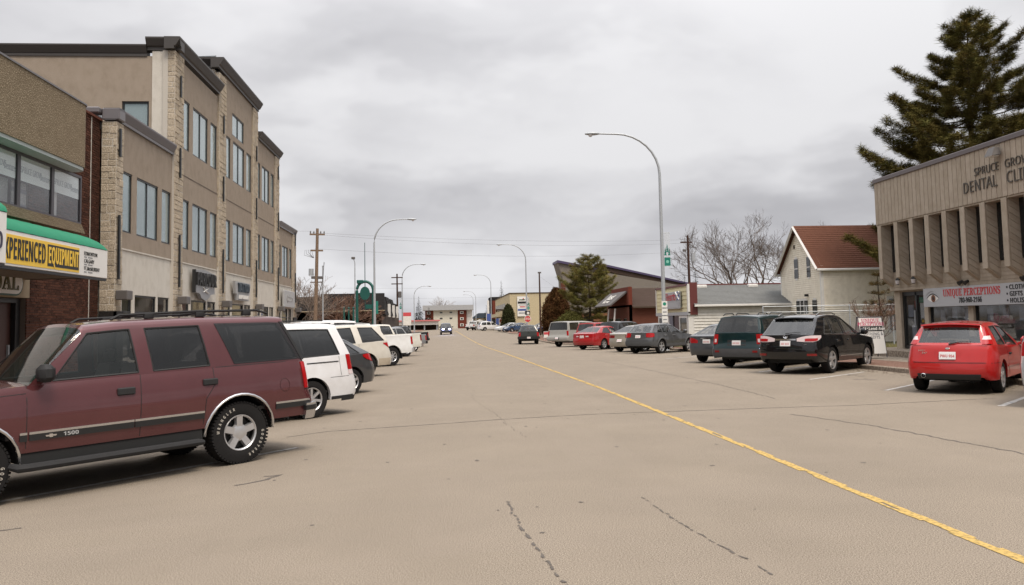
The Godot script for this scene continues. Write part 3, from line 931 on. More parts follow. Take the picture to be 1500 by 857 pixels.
func maroon_suv() -> void:
	var d := {"wb": 2.98, "ro": 1.13, "fo": 0.93, "w": 0.97, "r": 0.385, "tw": 0.27, "sill": 0.5, "gap": 1.2, "lugs": true, "rim": 0.57, "spw": 0.24, "hub": 0.46, "spi": 0.9,
		"belt": [[-1.2, 1.24], [0.0, 1.235], [2.3, 1.2], [2.45, 1.2], [3.2, 1.17], [3.8, 1.1]], "d1": -0.74, "a0": 2.42, "a1": 1.8, "d0": -1.0,
		"roof": [[-0.9, 1.83], [-0.6, 1.865], [0.5, 1.885], [1.4, 1.875], [1.85, 1.84]], "wr": 0.77, "edge": 0.07, "er": 0.93, "rr": 0.25, "rf": 0.5, "ef": 0.9, "br": 0.03, "bf": 0.05,
		"rp": [[0.3, 0.1], [0.5, 0.02], [0.72, 0.02], [0.76, 0.1], [1.3, 0.14]], "fp": [[0.3, 0.12], [0.4, 0.0], [0.7, 0.0], [0.75, 0.08], [1.15, 0.12]],
		"sec": [[0.4, 0.93], [0.55, 0.97], [0.75, 0.995], [0.85, 1.0], [0.95, 0.997], [1.08, 0.98], [1.18, 0.955], [1.25, 0.928]], "win": [[-0.9, 0.03, -0.62, 0.24], [0.37, 1.07, 0.46, 1.13], [1.25, 2.2, 1.31, 1.74]],
		"gs": "g_smoke", "gf": "g_clear", "gw": "g_clear", "gr": "g_tint", "pm": paint(Color(0.105, 0.032, 0.035), 0.24, 0.4), "rg": [0.93, 0.06, 0.93], "seatx": 1.25, "arch": 1.02}
	var o := build_car(d, "parked_suv", "maroon boxy SUV with roof rack and black running board in front of green awning shop", "SUV", LEFT_ROW)
	# quarter windows are darker and run up over the pillar: a smoked pane laid on the flank
	for s in [-1.0, 1.0]:
		var gm := MB.new()
		var g := []
		for i in 6:
			var row := []
			for j in 6: row.append(gcol(d, lerpf(-0.94, 0.04, i / 5.0), lerpf(-0.68, 0.25, i / 5.0), lerpf(0.03, 0.97, j / 5.0), s))
			g.append(row)
		skin(gm, g, 0.006, Vector3(0, 0, s))
		put(gm, "quarter_window", M.g_smoke, o, 40)
		# D-pillar black trim
		var bm := MB.new()
		g = []
		for i in 3:
			var row := []
			for j in 6: row.append(gcol(d, lerpf(-0.99, -0.945, i / 2.0), lerpf(-0.74, -0.69, i / 2.0), lerpf(0.0, 1.0, j / 5.0), s))
			g.append(row)
		skin(bm, g, 0.008, Vector3(0, 0, s))
		put(bm, "pillar_trim", M.plastic, o, 40)
	# mouldings
	for s in [-1.0, 1.0]:
		for seg in [[-1.05, -0.5], [0.49, 1.33], [1.34, 2.43], [2.45, 2.52]]:
			var a := MB.new(); side_strip(a, d, s, seg[0], seg[1], 0.625, 0.69, 0.016); put(a, "side_moulding", M.plastic_black, o, 40)
			var b := MB.new(); side_strip(b, d, s, seg[0], seg[1], 0.692, 0.716, 0.014); put(b, "chrome_strip", M.chrome_soft, o, 40)
		for xw in [0.0, d.wb]:
			var ar := []
			var rad := []
			for k in 19:
				var a := PI * (k / 18.0) * 1.1 - 0.16
				var x: float = xw + cos(a) * (d.ra + 0.012)
				var y: float = maxf(d.r + sin(a) * (d.ra + 0.012) * 1.02, 0.4)
				ar.append(spt(d, x, y, s) + Vector3(0, 0, 0.008 * s)); rad.append(0.017)
			var am := MB.new(); am.tube(ar, rad, 6); put(am, "arch_trim", M.chrome_soft, o, 50)
		var rb := MB.new()
		rb.bbox(Vector3(0.58, 0.335, s * 0.82), Vector3(2.5, 0.385, s * 1.06), 0.02)
		rb.tube([Vector3(0.55, 0.35, s * 1.04), Vector3(0.62, 0.36, s * 1.055), Vector3(2.45, 0.36, s * 1.055), Vector3(2.55, 0.36, s * 1.02), Vector3(2.6, 0.38, s * 0.94)], [0.03, 0.042, 0.042, 0.045, 0.04], 8)
		put(rb, "running_board", M.plastic, o, 40)
		bx(Vector3(0.5, 0.36, s * 0.7), Vector3(2.5, 0.53, s * 0.915), "rocker_panel", M.under, o)
		# roof rack
		var rk := MB.new()
		var zr := 0.63
		rk.tube([Vector3(1.45, 1.875, s * zr), Vector3(1.35, 1.925, s * zr), Vector3(0.4, 1.945, s * zr), Vector3(-0.45, 1.935, s * zr), Vector3(-0.6, 1.89, s * zr)], [0.016, 0.018, 0.018, 0.018, 0.016], 6)
		for x in [1.0, 0.35, -0.3]: rk.bbox(Vector3(x - 0.06, 1.87, s * zr - 0.02), Vector3(x + 0.06, 1.94, s * zr + 0.02), 0.01)
		put(rk, "roof_rail", M.plastic, o, 50)
	var cb := MB.new()
	for x in [0.8, 0.0]: cb.tube([Vector3(x, 1.94, -0.62), Vector3(x, 1.95, 0), Vector3(x, 1.94, 0.62)], [0.014, 0.014, 0.014], 6)
	put(cb, "rack_crossbar", M.plastic, o, 50)
	handle(o, d, 1.42, 1.045, M.plastic, 0.2, 0.085)
	handle(o, d, 0.4, 1.06, M.plastic, 0.19, 0.08)
	seams(o, d, [[[0.34, 1.23], [0.34, 1.02], [0.46, 0.86], [0.5, 0.55]], [[1.24, 1.22], [1.26, 0.8], [1.27, 0.52]], [[2.44, 1.2], [2.46, 0.55]], [[-1.0, 1.232], [0.3, 1.23]], [[2.45, 1.12], [3.3, 1.09]]])
	var fuel := []
	for k in 21: fuel.append([-0.68 + 0.085 * cos(TAU * k / 20), 0.93 + 0.085 * sin(TAU * k / 20)])
	for s in [-1.0, 1.0]:
		if s > 0: continue
		var fm := MB.new(); seam_line(fm, d, s, fuel, 0.005); put(fm, "fuel_flap", M.maroon_dark, o)
	lights(o, d, "taillight", -1, [-0.16, -0.08, -0.02, 0.0, 0.03, 0.07, 0.1], 0.86, 1.21, M.lens_red, 0.014)
	lights(o, d, "headlight", 1, [-0.4, -0.2, -0.03, 0.0, 0.06, 0.14], 0.78, 0.98, M.lens_white)
	patch_rear(o, d, "grille", -0.55, 0.55, 0.74, 1.0, 0.015, M.plastic_black, 1)
	for e in [-1, 1]:
		var bm := MB.new(); band(bm, d, e, 0.18, 0.46, 0.66, 0.05); put(bm, "bumper", M.chrome_soft, o, 40)
		var bs := MB.new(); band(bs, d, e, 0.19, 0.57, 0.63, 0.062); put(bs, "bumper_pad", M.plastic_black, o, 40)
	var hb := MB.new(); hb.bbox(Vector3(-1.24, 0.38, -0.05), Vector3(-0.9, 0.46, 0.05), 0.01); hb.tube([Vector3(-1.2, 0.42, 0.0), Vector3(-1.26, 0.42, 0.0), Vector3(-1.27, 0.36, 0.0)], [0.02, 0.02, 0.018], 6)
	put(hb, "tow_hitch", M.under, o)
	# raised white lettering on the tyre walls
	for c in o.get_children():
		if not str(c.name).begins_with("wheel"): continue
		var ring := func(word: String, mid: float, flip: float):
			for i in word.length():
				var a := deg_to_rad(mid - (i - (word.length() - 1) * 0.5) * 9.5)
				var p: Vector3 = Vector3(cos(a), sin(a), 0) * 0.307 + Vector3(0, 0, 0.132)
				text(word[i], 0.036, 0.006, M.tyre_letter, c, p, Basis(Vector3.BACK, a - PI / 2), "tyre_letter", 0.8)
		ring.call("WRANGLER", 140.0, 1.0)
		ring.call("GOODYEAR", -35.0, 1.0)
	text("1500", 0.04, 0.004, M.sign_grey, o, spt(d, 2.02, 0.657, -1.0) + Vector3(0, 0, -0.017), Basis(Vector3.UP, PI), "badge", 1.3)
	var be := MB.new(); be.prism(PackedVector2Array([Vector2(-0.05, -0.008), Vector2(-0.02, -0.008), Vector2(-0.014, -0.018), Vector2(0.02, -0.018), Vector2(0.014, -0.008), Vector2(0.05, -0.008), Vector2(0.056, 0.008), Vector2(0.02, 0.008), Vector2(0.014, 0.018), Vector2(-0.02, 0.018), Vector2(-0.014, 0.008), Vector2(-0.056, 0.008)]), spt(d, 2.22, 0.657, -1.0) + Vector3(0, 0, -0.016), Vector3.LEFT, Vector3.UP, Vector3(0, 0, -0.004))
	put(be, "emblem", M.chrome, o)
	place_car(o, d, -2.68, -10.91, 223.0, -1.0)

func white_minivan() -> void:
	var d := {"wb": 3.07, "ro": 1.07, "fo": 0.98, "w": 0.915, "r": 0.345, "sill": 0.3, "belt": [[-1.1, 1.12], [0.0, 1.1], [2.6, 1.04], [3.2, 1.0], [4.05, 0.82]], "d1": -0.72, "a0": 2.75, "a1": 1.9, "d0": -1.0,
		"roof": [[-0.8, 1.72], [-0.4, 1.77], [0.6, 1.79], [1.5, 1.77], [1.95, 1.71]], "wr": 0.68, "edge": 0.08, "er": 0.86, "rr": 0.4, "br": 0.06,
		"rp": [[0.25, 0.06], [0.4, 0.0], [0.68, 0.0], [0.72, 0.07], [1.2, 0.13]], "win": [[-0.66, 0.36, -0.5, 0.38], [0.52, 1.36, 0.53, 1.3], [1.48, 2.35, 1.44, 1.9]],
		"pm": paint(Color(0.66, 0.66, 0.67), 0.35), "rg": [0.9, 0.08, 0.9], "spokes": 7, "rim": 0.62, "spw": 0.14}
	var o := build_car(d, "parked_minivan", "white minivan with tall red taillight directly behind the maroon SUV", "minivan", LEFT_ROW)
	lights(o, d, "taillight", -1, [-0.17, -0.09, -0.02, 0.0, 0.05, 0.12, 0.19], 0.84, 1.13, M.lens_red)
	lights(o, d, "reversing_light", -1, [-0.17, -0.09, -0.02, 0.0, 0.05, 0.12, 0.19], 0.75, 0.835, M.lens_pink)
	seams(o, d, [[[-1.0, 0.72], [-0.4, 0.72]], [[0.45, 1.09], [0.45, 0.36]], [[1.42, 1.06], [1.42, 0.34]], [[-0.68, 1.11], [-0.68, 0.74]]])
	for s in [-1.0, 1.0]:
		var a := MB.new(); side_strip(a, d, s, -0.65, 0.1, 1.0, 1.02, 0.006); put(a, "door_track", M.seam, o)
		var b := MB.new(); b.tube([Vector3(1.6, 1.8, s * 0.56), Vector3(0.5, 1.825, s * 0.57), Vector3(-0.5, 1.8, s * 0.56)], [0.012, 0.016, 0.012], 6); put(b, "roof_rail", M.plastic, o, 50)
		var b2 := MB.new(); side_strip(b2, d, s, -0.95, -0.42, 0.3, 0.36, 0.008); put(b2, "bumper_edge", M.plastic, o)
	handle(o, d, 0.6, 0.92, d.pm); handle(o, d, 1.55, 0.92, d.pm)
	var bm := MB.new(); band(bm, d, -1, 0.4, 0.26, 0.34, 0.012); put(bm, "lower_bumper", M.plastic, o, 40)
	plate(o, d, 0.82)
	place_car(o, d, -2.55, -15.78, 223.0, -1.0)

func grey_hatch() -> void:
	var d := {"wb": 2.64, "ro": 0.86, "fo": 0.9, "w": 0.88, "r": 0.315, "sill": 0.26, "belt": [[-0.9, 1.0], [0.3, 0.96], [1.8, 0.9], [2.3, 0.88], [3.5, 0.66]], "d1": 0.0, "a0": 2.2, "a1": 1.25, "d0": -0.7, "deck": false,
		"roof": [[-0.1, 1.36], [0.3, 1.44], [0.9, 1.46], [1.3, 1.4]], "wr": 0.6, "er": 0.7, "rr": 0.5, "br": 0.12, "rp": [[0.2, 0.1], [0.4, 0.0], [0.6, 0.02], [1.0, 0.2]], "rg": [0.85, 0.12, 0.85],
		"win": [[-0.28, 0.62, 0.12, 0.6], [0.74, 1.75, 0.72, 1.2]], "pm": paint(Color(0.05, 0.052, 0.055), 0.35, 0.2)}
	var o := build_car(d, "parked_hatchback", "dark grey hatchback with wide red taillight between white minivan and beige SUV", "hatchback", LEFT_ROW)
	lights(o, d, "taillight", -1, [-0.3, -0.15, -0.03, 0.0, 0.08, 0.2, 0.34, 0.46], [0.78, 0.77, 0.76, 0.76, 0.77, 0.8, 0.84, 0.9], [0.88, 0.92, 0.95, 0.95, 0.96, 0.97, 0.97, 0.96], M.lens_red, 0.02)
	plate(o, d, 0.62)
	place_car(o, d, -2.4, -20.9, 223.0, -1.0)

func beige_suv() -> void:
	var d := {"wb": 2.86, "ro": 1.1, "fo": 1.02, "w": 0.98, "r": 0.375, "sill": 0.36, "belt": [[-1.1, 1.18], [0.0, 1.14], [2.4, 1.08], [3.0, 1.06], [3.9, 0.92]], "d1": -0.66, "a0": 2.5, "a1": 1.6, "d0": -1.0,
		"roof": [[-0.8, 1.7], [-0.4, 1.76], [0.4, 1.79], [1.2, 1.78], [1.65, 1.72]], "wr": 0.72, "er": 0.84, "rr": 0.45, "br": 0.07, "rp": [[0.3, 0.1], [0.45, 0.0], [0.72, 0.0], [0.78, 0.06], [1.2, 0.15]],
		"win": [[-0.78, 0.14, -0.34, 0.22], [0.42, 1.08, 0.5, 1.08], [1.18, 2.15, 1.18, 1.6]], "pm": paint(Color(0.56, 0.53, 0.47), 0.36), "rg": [0.86, 0.1, 0.86], "spokes": 5, "rim": 0.64}
	var o := build_car(d, "parked_suv", "beige dusty SUV with slanted rear pillar beside the big white pickup", "SUV", LEFT_ROW)
	lights(o, d, "taillight", -1, [-0.26, -0.14, -0.03, 0.0, 0.08, 0.18, 0.34], [0.84, 0.86, 0.88, 0.9, 0.94, 1.0, 1.08], [1.11, 1.12, 1.12, 1.12, 1.12, 1.12, 1.12], M.lens_red)
	seams(o, d, [[[0.3, 1.12], [0.34, 0.6], [0.48, 0.42]], [[1.12, 1.1], [1.12, 0.4]]])
	for s in [-1.0, 1.0]:
		var b := MB.new(); b.tube([Vector3(1.3, 1.8, s * 0.6), Vector3(0.4, 1.83, s * 0.61), Vector3(-0.5, 1.8, s * 0.6)], [0.014, 0.018, 0.014], 6); put(b, "roof_rail", M.plastic, o, 50)
		var a := MB.new(); side_strip(a, d, s, 0.5, 2.3, 0.36, 0.47, 0.015); put(a, "rocker_trim", M.plastic_grey, o)
	handle(o, d, 0.5, 1.0, M.plastic); handle(o, d, 1.25, 1.0, M.plastic)
	var bm := MB.new(); band(bm, d, -1, 0.64, 0.37, 0.6, 0.006); put(bm, "bumper", M.beige_dirty, o, 40)
	plate(o, d, 0.86)
	place_car(o, d, -2.71, -28.15, 221.0, -1.0)

func pickup_spec(pm: Material, o := {}) -> Dictionary:
	var d := {"wb": 3.7, "ro": 1.2, "fo": 0.98, "w": 0.99, "r": 0.4, "tw": 0.26, "sill": 0.52, "gap": 1.22, "belt": [[-1.3, 1.3], [0.2, 1.3], [0.75, 1.3], [0.8, 1.32], [3.1, 1.28], [3.5, 1.26], [4.7, 1.14]], "d0": 0.8, "d1": 0.98, "a0": 3.15, "a1": 2.4, "bed": true, "floor": 0.85,
		"roof": [[0.9, 1.88], [1.2, 1.92], [1.8, 1.94], [2.3, 1.9], [2.5, 1.86]], "wr": 0.74, "er": 0.95, "rr": 0.15, "rf": 0.5, "ef": 0.88, "br": 0.0, "bf": 0.05, "rp": [[0.4, 0.04], [0.6, 0.03], [0.75, 0.03], [1.4, 0.04]],
		"win": [[0.95, 1.72, 1.08, 1.74], [1.84, 2.85, 1.86, 2.38]], "pm": pm, "rg": [0.86, 0.1, 0.86], "spokes": 8, "rim": 0.56, "spw": 0.13, "gr": "g_clear", "seatx": 2.0, "fp": [[0.4, 0.1], [0.5, 0.0], [0.8, 0.0], [1.2, 0.1]]}
	d.merge(o, true)
	return d

func pickup_extras(o: Node3D, d: Dictionary, lens: Material, bumper: Material) -> void:
	var yt: float = ips(d.belt, -1.0)
	lights(o, d, "taillight", -1, [-0.13, -0.07, -0.02, 0.0, 0.04, 0.09, 0.14], yt - 0.42, yt - 0.08, lens)
	var bm := MB.new(); band(bm, d, -1, 0.12, d.sill + 0.02, d.sill + 0.2, 0.09); put(bm, "bumper", bumper, o, 40)
	seams(o, d, [[[d.d0 - 0.02, yt], [d.d0 - 0.02, d.sill]], [[d.win[0][1] + 0.06, yt], [d.win[0][1] + 0.06, d.sill + 0.04]]])
	handle(o, d, d.win[-1][0] + 0.15, yt - 0.12, M.plastic)
	patch_rear(o, d, "tailgate_handle", -0.1, 0.1, yt - 0.16, yt - 0.08, 0.01, M.plastic)
	patch_rear(o, d, "tailgate_seam", -0.86, 0.86, d.sill + 0.24, d.sill + 0.25, 0.004, M.seam)
	plate(o, d, d.sill + 0.12, 0.0, "", 0.1)
	for s in [-1.0, 1.0]:
		var fm := MB.new(); fm.box(Vector3(-d.ra - 0.03, 0.28, s * (d.w - 0.26)), Vector3(-d.ra - 0.01, 0.62, s * (d.w - 0.02))); put(fm, "mud_flap", M.plastic, o)

func left_far_row() -> void:
	var white := paint(Color(0.68, 0.68, 0.67), 0.35)
	var d := pickup_spec(white)
	var o := build_car(d, "parked_pickup", "big white crew cab pickup with chrome wheels past the beige SUV", "pickup", LEFT_ROW)
	pickup_extras(o, d, M.lens_red, M.chrome_soft)
	place_car(o, d, -2.41, -36.24, 222.0, -1.0)
	# a tall white SUV further in, its rear behind the beige one
	var e := {"wb": 3.02, "ro": 1.1, "fo": 1.0, "w": 0.98, "r": 0.385, "sill": 0.4, "belt": [[-1.1, 1.28], [2.6, 1.22], [3.9, 1.1]], "d1": -0.8, "a0": 2.6, "a1": 1.8, "d0": -1.0, "roof": [[-0.9, 1.96], [-0.4, 2.02], [1.0, 2.04], [1.85, 1.96]], "wr": 0.74,
		"rp": [[0.3, 0.1], [0.5, 0.0], [0.75, 0.0], [0.8, 0.08], [1.3, 0.12]], "win": [[-0.85, 0.14, -0.7, 0.2], [0.34, 1.1, 0.38, 1.1], [1.22, 2.25, 1.24, 1.75]], "pm": paint(Color(0.68, 0.68, 0.69), 0.35)}
	o = build_car(e, "parked_suv", "tall white SUV whose roof shows above the beige SUV", "SUV", LEFT_ROW)
	lights(o, e, "taillight", -1, [-0.14, -0.03, 0.0, 0.08], 0.9, 1.25, M.lens_red)
	place_car(o, e, -4.0, -31.9, 221.0, -1.0)
	var d2 := pickup_spec(paint(Color(0.6, 0.58, 0.52), 0.38), {"spokes": 5, "spw": 0.22})
	o = build_car(d2, "parked_pickup", "cream pickup with dark taillight just beyond the big white pickup", "pickup", LEFT_ROW)
	pickup_extras(o, d2, M.lens_dark, M.chrome_soft)
	place_car(o, d2, -2.4, -48.6, 222.0, -1.0)
	var ds := sedan_spec(paint(Color(0.36, 0.02, 0.02), 0.35))
	o = build_car(ds, "parked_sedan", "red car whose roof shows between the cream and silver pickups", "car", LEFT_ROW)
	lights(o, ds, "taillight", -1, [-0.3, -0.1, 0.0, 0.1], 0.72, 0.86, M.lens_red)
	place_car(o, ds, -3.6, -54.0, 222.0, -1.0)
	var d3 := pickup_spec(paint(Color(0.24, 0.245, 0.25), 0.35, 0.3), {"wb": 3.3, "r": 0.37, "belt": [[-1.3, 1.2], [0.75, 1.2], [0.8, 1.2], [3.1, 1.14], [4.4, 1.02]], "roof": [[0.7, 1.74], [1.0, 1.8], [1.6, 1.82], [2.1, 1.76], [2.3, 1.7]], "d0": 0.55, "d1": 0.85, "a0": 2.75, "a1": 2.05, "win": [[0.7, 1.45, 0.95, 1.45], [1.55, 2.45, 1.56, 2.02]]})
	o = build_car(d3, "parked_pickup", "silver grey crew cab pickup with red taillights beyond the cream pickup", "pickup", LEFT_ROW)
	pickup_extras(o, d3, M.lens_red, M.plastic)
	place_car(o, d3, -2.4, -60.0, 222.0, -1.0)
	var d4 := pickup_spec(paint(Color(0.014, 0.016, 0.018), 0.35), {"wb": 3.4})
	o = build_car(d4, "parked_pickup", "black pickup at the far end of the parked row", "pickup", LEFT_ROW)
	pickup_extras(o, d4, M.lens_dark, M.plastic)
	place_car(o, d4, -2.6, -76.0, 222.0, -1.0)

func sedan_spec(pm: Material, o := {}) -> Dictionary:
	var d := {"wb": 2.775, "ro": 1.05, "fo": 0.97, "w": 0.905, "r": 0.33, "sill": 0.27, "belt": [[-1.05, 0.98], [-0.9, 1.02], [-0.5, 1.04], [0.3, 0.99], [2.0, 0.93], [2.4, 0.92], [3.2, 0.82], [3.75, 0.66]], "deck": true, "d0": -0.62, "d1": 0.2, "a0": 2.4, "a1": 1.35, "rbot": 0.3, "fbot": 0.26,
		"roof": [[0.1, 1.36], [0.3, 1.42], [0.8, 1.465], [1.2, 1.45], [1.4, 1.4]], "wr": 0.58, "er": 0.78, "rr": 0.5, "br": 0.12, "bf": 0.14, "rp": [[0.2, 0.12], [0.4, 0.0], [0.66, 0.0], [0.7, 0.05], [1.0, 0.06]],
		"win": [[-0.2, 0.72, 0.34, 0.74], [0.82, 1.95, 0.84, 1.32]], "pm": pm, "rg": [0.93, 0.06, 0.95], "gs": "g_mid", "gr": "g_mid", "gf": "g_mid", "spokes": 7, "spw": 0.13, "dc": 0.02}
	d.merge(o, true)
	return d

func silver_edge_car() -> void:
	var d := {"wb": 2.7, "ro": 0.95, "fo": 0.95, "w": 0.9, "r": 0.33, "sill": 0.3, "belt": [[-1.0, 1.1], [2.2, 1.02], [3.6, 0.8]], "d1": -0.55, "a0": 2.3, "a1": 1.4, "d0": -0.9, "roof": [[-0.7, 1.56], [-0.2, 1.64], [0.8, 1.66], [1.45, 1.58]], "wr": 0.66,
		"rp": [[0.25, 0.08], [0.4, 0.0], [0.68, 0.0], [0.72, 0.06], [1.2, 0.12]], "win": [[-0.6, 0.3, -0.3, 0.3], [0.45, 1.1, 0.45, 1.05], [1.2, 1.95, 1.15, 1.4]], "pm": paint(Color(0.42, 0.43, 0.44), 0.35, 0.3)}
	var o := build_car(d, "parked_wagon", "silver wagon at the frame edge beside the red hatchback", "car", RIGHT_ROW)
	lights(o, d, "taillight", -1, [-0.16, -0.06, 0.0, 0.08], 0.86, 1.1, M.lens_red)
	lights(o, d, "reversing_light", -1, [-0.16, -0.06, 0.0, 0.08], 0.74, 0.855, M.lens_pink)
	plate(o, d, 0.85)
	place_car(o, d, 10.36, -14.0, 45.0, -1.0)

func red_hatch() -> void:
	var d := {"wb": 2.615, "ro": 0.8, "fo": 0.86, "w": 0.85, "r": 0.31, "tw": 0.2, "sill": 0.28, "belt": [[-0.8, 0.97], [0.2, 0.94], [1.9, 0.88], [2.2, 0.87], [2.9, 0.78], [3.5, 0.62]], "d1": -0.36, "a0": 2.1, "a1": 1.15, "d0": -0.6,
		"roof": [[-0.5, 1.36], [-0.2, 1.41], [0.5, 1.44], [1.0, 1.42], [1.2, 1.37]], "wr": 0.585, "edge": 0.055, "er": 0.8, "rr": 0.5, "br": 0.1, "rbot": 0.34, "rp": [[0.2, 0.14], [0.34, 0.02], [0.6, 0.0], [0.64, 0.045], [0.9, 0.1], [1.05, 0.17]],
		"sec": [[0.2, 0.95], [0.4, 0.985], [0.6, 1.0], [0.85, 0.965], [1.0, 0.93]], "win": [[-0.24, 0.46, 0.0, 0.44], [0.58, 1.68, 0.56, 1.1]], "gs": "g_mid", "gf": "g_mid", "gr": "g_mid", "pm": paint(Color(0.43, 0.017, 0.016), 0.28), "rg": [0.86, 0.12, 0.84], "spokes": 6, "spw": 0.16, "rim": 0.66, "mirm": null}
	d.mirm = d.pm
	var o := build_car(d, "parked_hatchback", "bright red three door hatchback with roof spoiler and round exhaust tip", "hatchback", RIGHT_ROW)
	# tall lamps in the rear pillars
	for s in [-1.0, 1.0]:
		for part in [[0.05, 0.3, M.lens_red], [0.3, 0.5, M.lens_pink], [0.5, 0.97, M.lens_red]]:
			var g := []
			for i in 5:
				var row := []
				for j in 4:
					var t := lerpf(part[0], part[1], j / 3.0)
					if i < 3:
						var lo := Vector3(d.d0 - d.br * (1.0 - pow(lerpf(0.88, 1.0, i / 2.0), 2)), ips(d.belt, d.d0), gcol(d, d.d0, d.d0, 0, s).z * lerpf(0.88, 1.0, i / 2.0))
						var hi := gcol(d, d.d0, d.d1, 1.0, s)
						hi.z *= lerpf(0.88, 1.0, i / 2.0)
						var p: Vector3 = lo.lerp(hi, t)
						p.z = gcol(d, d.d0, d.d1, t, s).z * lerpf(0.88, 1.0, i / 2.0)
						row.append(p)
					else: row.append(gcol(d, d.d0 + (i - 2) * 0.07, d.d1 + (i - 2) * 0.05, t, s))
				g.append(row)
			var mb := MB.new(); skin(mb, g, 0.014, Vector3(-1, 0, s)); put(mb, "taillight", part[2], o, 45)
	# roof spoiler
	var sp := MB.new()
	var g := []
	for i in 9:
		var s := 1.0 - i * 0.25
		var z := 0.53 * s
		var xb: float = d.d1 - d.br * (1 - s * s)
		g.append([Vector3(xb + 0.16, 1.425 - 0.03 * s * s, z), Vector3(xb - 0.12, 1.415 - 0.03 * s * s, z * 1.04), Vector3(xb - 0.13, 1.385 - 0.03 * s * s, z * 1.04), Vector3(xb + 0.02, 1.36 - 0.03 * s * s, z)])
	for q in g: q.reverse()
	sp.grid(g)
	put(sp, "roof_spoiler", d.pm, o, 30)
	seams(o, d, [[[0.52, 0.92], [0.5, 0.5], [0.62, 0.34]], [[1.78, 0.88], [1.8, 0.36]], [[-0.75, 0.62], [-0.38, 0.62]]])
	patch_rear(o, d, "hatch_seam", -0.98, 0.98, 0.622, 0.63, 0.003, M.seam)
	patch_rear(o, d, "plate_recess", -0.36, 0.36, 0.66, 0.86, 0.002, d.pm)
	handle(o, d, 0.72, 0.76, M.plastic, 0.16, 0.045)
	patch_rear(o, d, "lower_valance", -0.86, 0.86, 0.3, 0.4, 0.02, M.plastic_black)
	for s in [-1.0, 1.0]:
		var mo := MB.new(); side_strip(mo, d, s, 0.42, 1.9, 0.5, 0.53, 0.012); put(mo, "side_moulding", d.pm, o, 40)
	var ex := MB.new()
	ex.lathe([[0.0, 0.044], [0.08, 0.046], [0.085, 0.04], [0.02, 0.036]], capt(d, -1, -0.68, 0.36) + Vector3(0.02, 0, 0), Vector3.LEFT, 20)
	put(ex, "exhaust_tip", M.chrome, o, 40)
	var ei := MB.new(); ei.lathe([[0.03, 0.036], [0.03, 0.0]], capt(d, -1, -0.68, 0.36) + Vector3(0.02, 0, 0), Vector3.LEFT, 16); put(ei, "exhaust_bore", M.seam, o)
	plate(o, d, 0.76, 0.0, "PWU 954")
	var em := MB.new(); em.lathe([[0.0, 0.045], [0.012, 0.04], [0.014, 0.0]], Vector3.ZERO, Vector3.LEFT, 20)
	var eo := put(em, "emblem", M.chrome, o, 40); eo.position = capt(d, -1, 0.0, 0.905); eo.scale = Vector3(1, 0.5, 1)
	var wi := MB.new(); var wp := capt(d, -1, 0.0, 0.965)
	wi.tube([wp + Vector3(-0.01, 0.03, 0.02), wp + Vector3(0.03, 0.07, 0.2), wp + Vector3(0.05, 0.07, 0.42)], [0.018, 0.012, 0.008], 6)
	put(wi, "rear_wiper", M.plastic_black, o, 40)
	text("FOCUS", 0.028, 0.004, M.chrome, o, capt(d, -1, -0.72, 0.86) + Vector3(-0.004, 0, 0), Basis(Vector3(0, 0, 1), Vector3.UP, Vector3.LEFT), "badge", 1.4)
	text("ZX3", 0.032, 0.004, M.chrome, o, capt(d, -1, -0.66, 0.815) + Vector3(-0.004, 0, 0), Basis(Vector3(0, 0, 1), Vector3.UP, Vector3.LEFT), "badge", 1.4)
	place_car(o, d, 11.13, -16.03, 45.0, 1.0)

